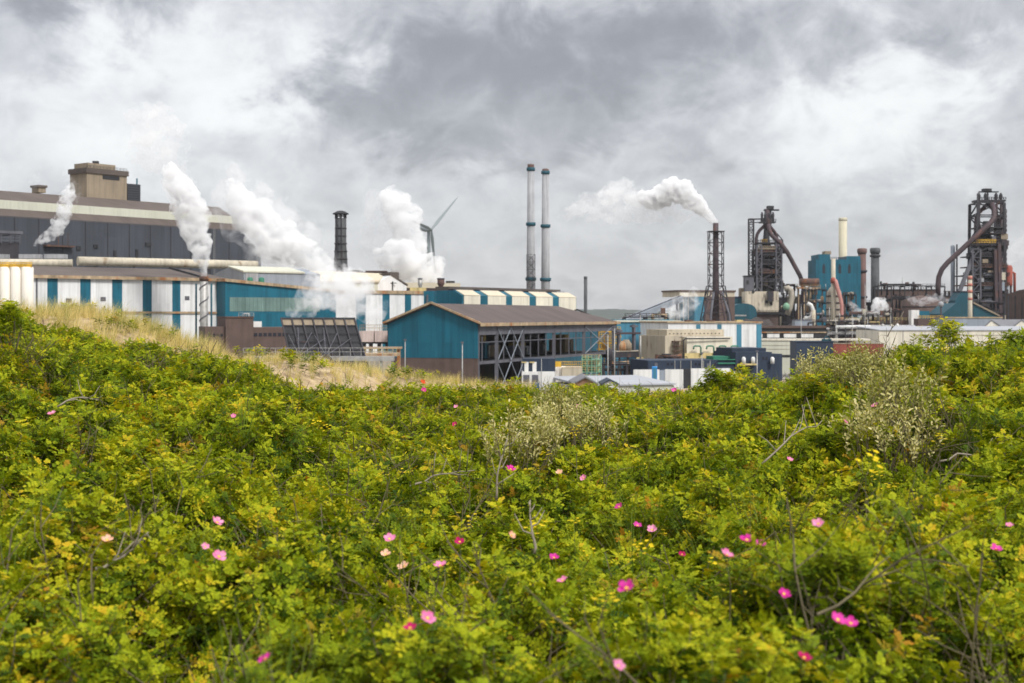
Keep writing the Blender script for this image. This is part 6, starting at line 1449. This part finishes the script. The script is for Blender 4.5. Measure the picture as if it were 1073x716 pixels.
mb = MB(); f.box(mb, f.a(1001), f.a(1012), -.15, .02, f.z(1005, 343.2), f.z(1005, 342)); mb.build('canopy', 'black', t)
for px0, px1, pr, pe, lab in ((1030, 1050, 336, 344, 'white gable end, left of two before the ribbed brown building'), (1060, 1084, 336, 344, 'white gable end at the right edge below the ribbed brown building')):
    f = Fr(px0, 640, px1, 640); t = thing('white_gable_store', lab, 'store', f.o, 'white gabled stores')
    ze, zr = f.z(px0, pe), f.z(px0, pr); E = Vector((24, 12, 0))
    mb = MB(); mb.prism([f.p(0,0,0), f.p(f.L,0,0), f.p(f.L,0,ze), f.p(f.L*.42,0,zr), f.p(0,0,ze)], E); mb.build('gable_wall', 'cream', t)
    mb = MB(); mb.prism([f.p(f.L+.3,-.3,ze), f.p(f.L*.42,-.3,zr+.06), f.p(f.L*.42,-.3,zr+.5), f.p(f.L+.3,-.3,ze+.45)], E*1.01); mb.build('roof_slope', 'slate', t)
    mb = MB(); mb.prism([f.p(-.3,-.3,ze), f.p(f.L*.42,-.3,zr+.06), f.p(f.L*.42,-.3,zr+.5), f.p(-.3,-.3,ze+.45)], E*1.01); mb.build('roof_slope', 'slate', t)
f = Fr(962, 730, 988, 730); t = thing('brown_kiosk_block', 'dull brown block with yellow rail behind the leafy shoot', 'building', f.o)
mb = MB(); f.box(mb, 0, f.L, 0, 8, 0, f.z(970, 334)); mb.build('wall', 'brick', t)
mb = MB(); railing(mb, f.p(0, 0, f.z(970, 334)), f.p(f.L, 0, f.z(970, 334)), 1.4, 10, .22); mb.build('railing', 'yellow', t)
# masts
for a in ((484.5, 292, 360, 'slim mast standing before the blue gable'), (424.5, 318, 357, 'slim mast at the left side of the blue gable'), (839.5, 520, 320, 'slim mast before the grey switch house'), (893, 560, 330, 'slim mast before the ribbed brown wall, left one'),
          (906.5, 600, 297, 'tall slim mast beside the red brown chimney'), (793.3, 335, 369, 'slim mast before the stepped end of the navy building'), (735.5, 335, 371, 'slim mast in the middle of the navy building front'), (637, 330, 350, 'slim mast beside the green skid'),
          (644, 345, 343, 'slim mast at the right end of the open shed'), (671, 480, 330, 'slim mast on the roof line of the faded blue hall')): mast(a[0], a[1], a[2], a[3])
# ================================================================== steam and smoke: real volumes
def vol_mat(name, dens, col=(.985, .985, .985), aniso=.0, nscale=None, lo=.4, hi=.62):
    m = bpy.data.materials.new(name); nt, N, L = nodes_of(m)
    out = N.new('ShaderNodeOutputMaterial'); v = N.new('ShaderNodeVolumePrincipled')
    v.inputs['Color'].default_value = (*col, 1); v.inputs['Density'].default_value = dens; v.inputs['Anisotropy'].default_value = aniso
    L.new(v.outputs[0], out.inputs['Volume'])
    if nscale:   # torn, billowing density
        tc = N.new('ShaderNodeTexCoord'); t = N.new('ShaderNodeTexNoise'); t.inputs['Scale'].default_value = nscale; t.inputs['Detail'].default_value = 5; t.inputs['Roughness'].default_value = .6
        t.inputs['Distortion'].default_value = .6
        L.new(tc.outputs['Object'], t.inputs['Vector']); r = N.new('ShaderNodeMapRange'); r.interpolation_type = 'SMOOTHSTEP'
        r.inputs[1].default_value = lo; r.inputs[2].default_value = hi; r.inputs[3].default_value = 0; r.inputs[4].default_value = dens
        L.new(t.outputs['Fac'], r.inputs[0]); L.new(r.outputs[0], v.inputs['Density'])
        m.cycles.volume_step_rate = .3
    return m
def plume(name, lab, cat, Y, spine, dens, seed, puffs=9, spread=.75, voxel=None, disp=.35, col=(.985,)*3, group='steam and smoke plumes', depth=1.0, fine=1.0, torn=1.0, lo=None):
    """spine: (px, py, radius px). Puffs along it are fused into one cauliflower skin holding steam."""
    r = random.Random(seed); s_ = Y/F; bm = bmesh.new()
    pts = [(P(a, b, Y), c*s_) for a, b, c in spine]
    path = []
    for (p, a), (q, b) in zip(pts, pts[1:]):
        n = max(2, int((q-p).length/(.45*(a+b)/2)))
        path += [(p.lerp(q, i/n), a+(b-a)*i/n) for i in range(n)]
    path.append(pts[-1])
    for p, R in path:
        mats_ = [(p, R*.72)]
        for k in range(puffs):
            d = Vector((r.gauss(0, 1), r.gauss(0, 1)*depth, r.gauss(0, 1))).normalized()
            mats_.append((p + d*R*r.uniform(.45, spread), R*r.uniform(.22, .48)))
        for c0, rad in mats_:
            bmesh.ops.create_icosphere(bm, subdivisions=2, radius=rad, matrix=Matrix.Translation(c0))
    me = bpy.data.meshes.new(name); bm.to_mesh(me); bm.free()
    o = bpy.data.objects.new(name, me); COL.objects.link(o)
    md = o.modifiers.new('fuse', 'REMESH'); md.mode = 'VOXEL'; md.voxel_size = voxel or max(.25, .09*min(max(c for _, c in pts), 12))
    dg = bpy.context.evaluated_depsgraph_get(); me2 = bpy.data.meshes.new_from_object(o.evaluated_get(dg)); o.modifiers.clear(); o.data = me2; bpy.data.meshes.remove(me)
    Rm = sum(c for _, c in pts)/len(pts); me2.update()
    nrm = [v.normal.copy() for v in me2.vertices]
    for v, n in zip(me2.vertices, nrm):
        c = v.co; near = min(range(len(path)), key=lambda i: (path[i][0]-c).length_squared); R = path[near][1]
        k = 1.0/R
        d = (1-2.4*abs(noise.noise(c*k*1.5*fine)))*.5 + (1-2.4*abs(noise.noise(c*k*3.2*fine + Vector((7,3,1)))))*.32 + (1-2.4*abs(noise.noise(c*k*6.5*fine)))*.26 + .05
        v.co = c + n*R*disp*d
    o.data = me2; md = o.modifiers.new('fuse', 'REMESH'); md.mode = 'VOXEL'; md.voxel_size = voxel or max(.22, .075*min(max(c for _, c in pts), 12))
    dg = bpy.context.evaluated_depsgraph_get(); me3 = bpy.data.meshes.new_from_object(o.evaluated_get(dg)); o.modifiers.clear(); o.data = me3; bpy.data.meshes.remove(me2); me2 = me3
    bm = bmesh.new(); bm.from_mesh(me2); seen = set(); best = []
    for v0 in bm.verts:
        if v0 in seen: continue
        comp, st = [], [v0]; seen.add(v0)
        while st:
            v = st.pop(); comp.append(v)
            for e in v.link_edges:
                w = e.other_vert(v)
                if w not in seen: seen.add(w); st.append(w)
        if len(comp) > len(best): best = comp
    keep = set(best); bmesh.ops.delete(bm, geom=[v for v in bm.verts if v not in keep], context='VERTS'); bm.to_mesh(me2); bm.free()
    base = pts[0][0]
    for v in me2.vertices: v.co -= base
    o.location = base
    me2.polygons.foreach_set('use_smooth', [True]*len(me2.polygons))
    me2.materials.append(vol_mat(name + '_air', dens*(2.0 if torn > 1 else 1.7), col, 0, .85/Rm*torn**.3, (lo or (.40, .46)[torn > 1]), (.585, .67)[torn > 1]))
    tag(o, lab, cat, group)
    return o
plume('steam_plume', 'bright steam column rising from the ribbed flue before the striped hall', 'steam', 402, [(213.5, 290, 3.2), (213, 280, 5), (211, 268, 8.5), (209, 254, 11.5), (205, 238, 15), (202, 223, 17), (196, 210, 16), (190, 198, 14), (183, 187, 11), (177, 178, 8)], .45, 1)
plume('steam_plume', 'thin upper drift of steam above the ribbed flue column', 'steam', 410, [(188, 194, 14), (178, 178, 18), (172, 162, 24), (164, 140, 26), (158, 124, 20), (140, 120, 12)], .085, 2, disp=.5, torn=2)
plume('steam_plume', 'broad steam cloud leaning left across the melt shop end', 'steam', 505, [(342, 279, 11), (328, 270, 15), (308, 262, 19), (288, 250, 22), (272, 236, 22), (258, 220, 18), (248, 205, 13), (243, 194, 9)], .25, 3)
plume('steam_plume', 'steam skirt hiding the right end of the grey melt shop', 'steam', 500, [(304, 279, 8), (290, 270, 12), (276, 258, 13), (266, 244, 10)], .16, 24)
plume('steam_plume', 'thin steam veil around the broad leaning cloud', 'steam', 512, [(346, 282, 14), (310, 262, 28), (275, 238, 34), (250, 208, 26), (240, 188, 16)], .05, 4, disp=.5, torn=2)
plume('steam_plume', 'billowing white steam cloud left of the wind turbine', 'steam', 560, [(458, 290, 9), (450, 278, 14), (444, 284, 16), (428, 276, 21), (414, 268, 17), (400, 272, 9), (394, 264, 6)], .24, 5)
plume('steam_plume', 'upper lobe of the white steam cloud left of the wind turbine', 'steam', 566, [(432, 270, 15), (430, 250, 17), (424, 232, 17), (416, 216, 17), (410, 206, 12)], .19, 6)
plume('steam_plume', 'faint steam veil left of the turbine cloud', 'steam', 575, [(420, 270, 24), (402, 250, 24), (398, 226, 20), (392, 210, 12)], .03, 7, disp=.5, torn=2)
plume('steam_plume', 'small slanting steam jet against the grey melt shop wall', 'steam', 540, [(36, 257, 1.6), (44, 251, 4), (52, 246, 5.5), (60, 239, 6.5), (66, 228, 8), (68, 214, 8), (71, 204, 6.5), (75, 196, 4)], .3, 8, disp=.45)
plume('steam_plume', 'faint wisp of steam beside the roof plant room', 'steam', 535, [(72, 208, 8), (78, 200, 8), (72, 190, 5), (68, 180, 3)], .04, 9, disp=.5, torn=2)
plume('smoke_plume', 'dense white smoke blowing left from the braced stack', 'smoke', 800, [(750, 232.8, 2.4), (745, 228.5, 4.5), (739, 223, 6.2), (731, 216, 8.5), (722, 208, 11), (713, 200, 12), (704, 195, 10), (696, 203, 12), (684, 210, 10), (672, 207, 7)], .4, 10, lo=.34)
plume('smoke_plume', 'paler smoke puff drifting further left of the braced stack', 'smoke', 810, [(672, 208, 9), (660, 204, 12), (648, 199, 12), (640, 200, 9), (632, 206, 8)], .05, 11)
plume('steam_plume', 'denser white heart of the steam before the teal hall', 'steam', 384, [(330, 306, 9), (344, 296, 13), (356, 300, 14), (370, 312, 12), (382, 322, 7)], .2, 23)
plume('smoke_plume', 'grey thinning underside of the smoke from the braced stack', 'smoke', 806, [(722, 224, 7), (706, 222, 12), (688, 222, 13), (664, 218, 15), (640, 216, 16), (618, 216, 14), (598, 222, 8), (588, 228, 4)], .05, 12, disp=.5, torn=2)
plume('steam_plume', 'thin low steam hanging before the teal hall above the tilted rack', 'steam', 380, [(308, 326, 8), (322, 316, 15), (338, 300, 20), (352, 302, 24), (370, 308, 22), (386, 316, 17), (398, 324, 10)], .17, 13, disp=.5, torn=2)
plume('steam_plume', 'thin grey steam drifting below the incline conveyor', 'steam', 600, [(690, 332, 5), (700, 327, 10), (712, 322, 12), (722, 318, 10), (728, 308, 6)], .09, 14, disp=.5, torn=2)
plume('steam_plume', 'white steam puff right of the beige stove', 'steam', 790, [(924, 329, 3), (919, 325, 6), (922, 318, 7), (928, 322, 4)], .3, 15)
plume('steam_plume', 'low white steam streak at the foot of the red brown chimney', 'steam', 795, [(912, 331, 4), (903, 329, 5), (896, 324, 4), (891, 318, 2.5)], .12, 16)
plume('smoke_plume', 'grey smoke lick blowing across the dark round tank', 'smoke', 815, [(952, 312, 2.5), (958, 316, 4), (966, 317, 4), (974, 313, 4), (982, 312, 4), (992, 315, 2.5)], .09, 17, col=(.88, .88, .9), disp=.45)
plume('steam_plume', 'tiny faint steam wisp above the left roof vent', 'steam', 560, [(35, 200, 2), (36, 192, 5), (38, 185, 5)], .03, 18)
plume('smoke_plume', 'pale smoke wisp leaving the right edge behind the brown building', 'smoke', 1000, [(1058, 272, 6), (1068, 262, 10), (1082, 252, 14)], .02, 19)

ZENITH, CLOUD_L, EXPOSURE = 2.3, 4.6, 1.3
# ================================================================== yard, hills, air, sky, light, camera
yard_m = ground_mat('yard_ground', (.16, .145, .125), (.26, .24, .21), .05, c=(.2, .185, .16), bump=.05)
def ringy():
    xs = [-9000, -5000, -2500, -1200, -600, -300, -130, -60, 0, 60, 130, 300, 600, 1200, 2500, 5000, 9000]
    ys = [-3000, -800, -200, 0, 60, 140, 300, 600, 1200, 2500, 5000, 8600]
    return xs, ys
gx, gy = ringy()
tag(grid_mesh('ground', gx, gy, lambda x, y: 0.0, yard_m), kind='structure')
hill_m = ground_mat('wooded_hills', (.02, .032, .024), (.05, .065, .045), .02)
def hz(x, y):
    e = math.exp(-((y - 6400)/700)**2)
    return -2 + e*(48 + 22*noise.noise((x*.0012, 0, 3)) + 12*noise.noise((x*.006, y*.002, 8)) + 5*noise.noise((x*.03, y*.01, 9)))
tag(grid_mesh('hills', fr(-4200, 4200, 420), fr(5200, 7800, 40), hz, hill_m), kind='structure')

# ---- haze: one closed box of thin air
def haze():
    m = bpy.data.materials.new('haze_air'); nt, N, L = nodes_of(m)
    out = N.new('ShaderNodeOutputMaterial'); v = N.new('ShaderNodeVolumePrincipled')
    v.inputs['Color'].default_value = (.86, .9, .96, 1); v.inputs['Density'].default_value = HAZE; v.inputs['Anisotropy'].default_value = .3
    L.new(v.outputs[0], out.inputs['Volume'])
    o = MB().box(-9300, 9300, -3300, 9000, -3.2, 420).build('haze', m); o['kind'] = 'stuff'
HAZE = 3e-5
haze()

# ---- sky: Nishita under a broken overcast
W = bpy.data.worlds.new('World'); SC.world = W; W.use_nodes = True
nt = W.node_tree; N, L = nt.nodes, nt.links; N.clear()
SUN_EL, SUN_AZ = math.radians(48), math.radians(140)     # azimuth clockwise from +Y: behind the eye, to the right
wo = N.new('ShaderNodeOutputWorld'); bg = N.new('ShaderNodeBackground'); L.new(bg.outputs[0], wo.inputs[0])
sky = N.new('ShaderNodeTexSky'); sky.sky_type = 'NISHITA'; sky.sun_disc = False; sky.sun_elevation = SUN_EL; sky.sun_rotation = SUN_AZ
tc = N.new('ShaderNodeTexCoord'); sp = N.new('ShaderNodeSeparateXYZ'); L.new(tc.outputs['Generated'], sp.inputs[0])
def mth(op, a, b=None, c=None):
    n = N.new('ShaderNodeMath'); n.operation = op
    for i, q in enumerate((a, b, c)):
        if q is None: continue
        if isinstance(q, (int, float)): n.inputs[i].default_value = q
        else: L.new(q, n.inputs[i])
    return n.outputs[0]
def mrange(v, a, b, c, d, smooth=True):
    n = N.new('ShaderNodeMapRange'); n.interpolation_type = 'SMOOTHSTEP' if smooth else 'LINEAR'
    L.new(v, n.inputs[0])
    for i, q in enumerate((a, b, c, d)): n.inputs[i+1].default_value = q
    return n.outputs[0]
dx, dy, dz_ = sp.outputs
az = mth('ARCTAN2', dx, dy); el = mth('ARCSINE', dz_)
den = mth('MAXIMUM', mth('ADD', dz_, .16), .05)
cb = N.new('ShaderNodeCombineXYZ'); L.new(mth('MULTIPLY', az, 6.4), cb.inputs[0]); L.new(mth('MULTIPLY', mth('POWER', mth('MAXIMUM', el, .0), .8), 7.0), cb.inputs[1])
def cloud(scale, det, rough, off, dist=0):
    t = N.new('ShaderNodeTexNoise'); t.inputs['Scale'].default_value = scale; t.inputs['Detail'].default_value = det; t.inputs['Roughness'].default_value = rough
    t.inputs['Distortion'].default_value = dist
    va = N.new('ShaderNodeVectorMath'); va.operation = 'ADD'; va.inputs[1].default_value = off; L.new(cb.outputs[0], va.inputs[0]); L.new(va.outputs[0], t.inputs['Vector'])
    return t.outputs['Fac']
# wobble the placement of the cloud masses
w1 = mth('MULTIPLY', mth('SUBTRACT', cloud(2.2, 5, .6, (3, 1, 0), .5), .5), .34)
w2 = mth('MULTIPLY', mth('SUBTRACT', cloud(2.6, 5, .6, (9, 4, 0), .5), .5), .16)
azw, elw = mth('ADD', az, w1), mth('ADD', el, w2)
def mass(px, py, rx, ry, amp):   # a cloud mass at an azimuth / elevation
    a0 = math.atan((px - CX)/F); e0 = math.atan((HY - py)/F)
    u = mth('DIVIDE', mth('SUBTRACT', azw, a0), rx/F); v = mth('DIVIDE', mth('SUBTRACT', elw, e0), ry/F)
    q = mth('ADD', mth('MULTIPLY', u, u), mth('MULTIPLY', v, v))
    return mth('MULTIPLY', mth('EXPONENT', mth('MULTIPLY', q, -1)), amp)
MASSES = [(260, 80, 120, 60, .36), (120, 120, 110, 60, .16), (50, 20, 110, 45, -.3), (520, 60, 190, 65, -.36), (420, 130, 120, 50, -.14), (940, 110, 80, 60, .32), (840, 170, 110, 40, .12), (720, 40, 170, 50, -.14), (1040, 25, 90, 45, -.18),
          (560, 150, 220, 25, -.1), (720, 270, 250, 40, -.03), (1000, 220, 100, 35, -.12), (200, 190, 200, 40, .08), (480, 280, 200, 40, .03), (540, 300, 700, 70, -.07)]
tot = None
for a in MASSES:
    g_ = mass(*a); tot = g_ if tot is None else mth('ADD', tot, g_)
n1 = mth('MULTIPLY', mth('SUBTRACT', cloud(1.3, 8, .58, (0, 0, 0), .4), .5), .5)
n2 = mth('MULTIPLY', mth('SUBTRACT', cloud(3.6, 8, .6, (5, 2, 0), .3), .5), .24)
n3 = mth('MULTIPLY', mth('SUBTRACT', .22, mth('ABSOLUTE', mth('SUBTRACT', cloud(3.2, 7, .55, (2, 7, 0), .5), .5))), .46)
val = mth('ADD', mth('ADD', mth('ADD', mth('ADD', n1, n2), n3), tot), .46)
lum = mrange(val, .1, .95, .27, .86)
# overcast skies brighten overhead
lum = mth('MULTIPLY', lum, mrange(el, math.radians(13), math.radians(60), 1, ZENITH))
rp = N.new('ShaderNodeValToRGB'); L.new(mrange(val, .2, .95, 0, 1), rp.inputs[0])
rp.color_ramp.elements[0].color = (.965, .965, 1.02, 1); rp.color_ramp.elements[1].color = (1, 1, .99, 1)
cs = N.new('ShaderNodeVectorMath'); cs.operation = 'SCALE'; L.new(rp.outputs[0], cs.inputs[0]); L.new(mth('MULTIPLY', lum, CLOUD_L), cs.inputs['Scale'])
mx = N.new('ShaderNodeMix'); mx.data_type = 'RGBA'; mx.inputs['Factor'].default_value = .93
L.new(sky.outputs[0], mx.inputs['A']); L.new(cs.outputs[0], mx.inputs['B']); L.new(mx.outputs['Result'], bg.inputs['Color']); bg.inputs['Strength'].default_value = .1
W.cycles.sampling_method = 'MANUAL'; W.cycles.sample_map_resolution = 512

sd = bpy.data.lights.new('sun', 'SUN'); sd.energy = 1.5; sd.angle = math.radians(12); sd.color = (1, .975, .94)
so = bpy.data.objects.new('sun', sd); COL.objects.link(so)
to_sun = Vector((math.sin(SUN_AZ)*math.cos(SUN_EL), math.cos(SUN_AZ)*math.cos(SUN_EL), math.sin(SUN_EL)))
so.rotation_euler = to_sun.to_track_quat('Z', 'Y').to_euler(); so.location = (0, 0, 300)

cd = bpy.data.cameras.new('camera'); cam = bpy.data.objects.new('camera', cd); COL.objects.link(cam)
cam.location = (0, 0, EYE); cam.rotation_euler = (PI/2, 0, 0)
cd.sensor_width = 36; cd.lens = 36*F/1073; cd.shift_y = -(358 - HY)/1073
cd.clip_start = .1; cd.clip_end = 30000
cd.dof.use_dof = True; cd.dof.focus_distance = 17; cd.dof.aperture_fstop = 3.6
SC.camera = cam
SC.render.engine = 'CYCLES'
SC.view_settings.view_transform = 'Standard'; SC.view_settings.look = 'None'; SC.view_settings.gamma = 1; SC.view_settings.use_curve_mapping = False
SC.view_settings.exposure = EXPOSURE
c = SC.cycles; c.volume_bounces = 5; c.max_bounces = 10; c.diffuse_bounces = 4; c.transmission_bounces = 4; c.volume_step_rate = 1; c.use_denoising = True
c.sample_clamp_indirect = 8
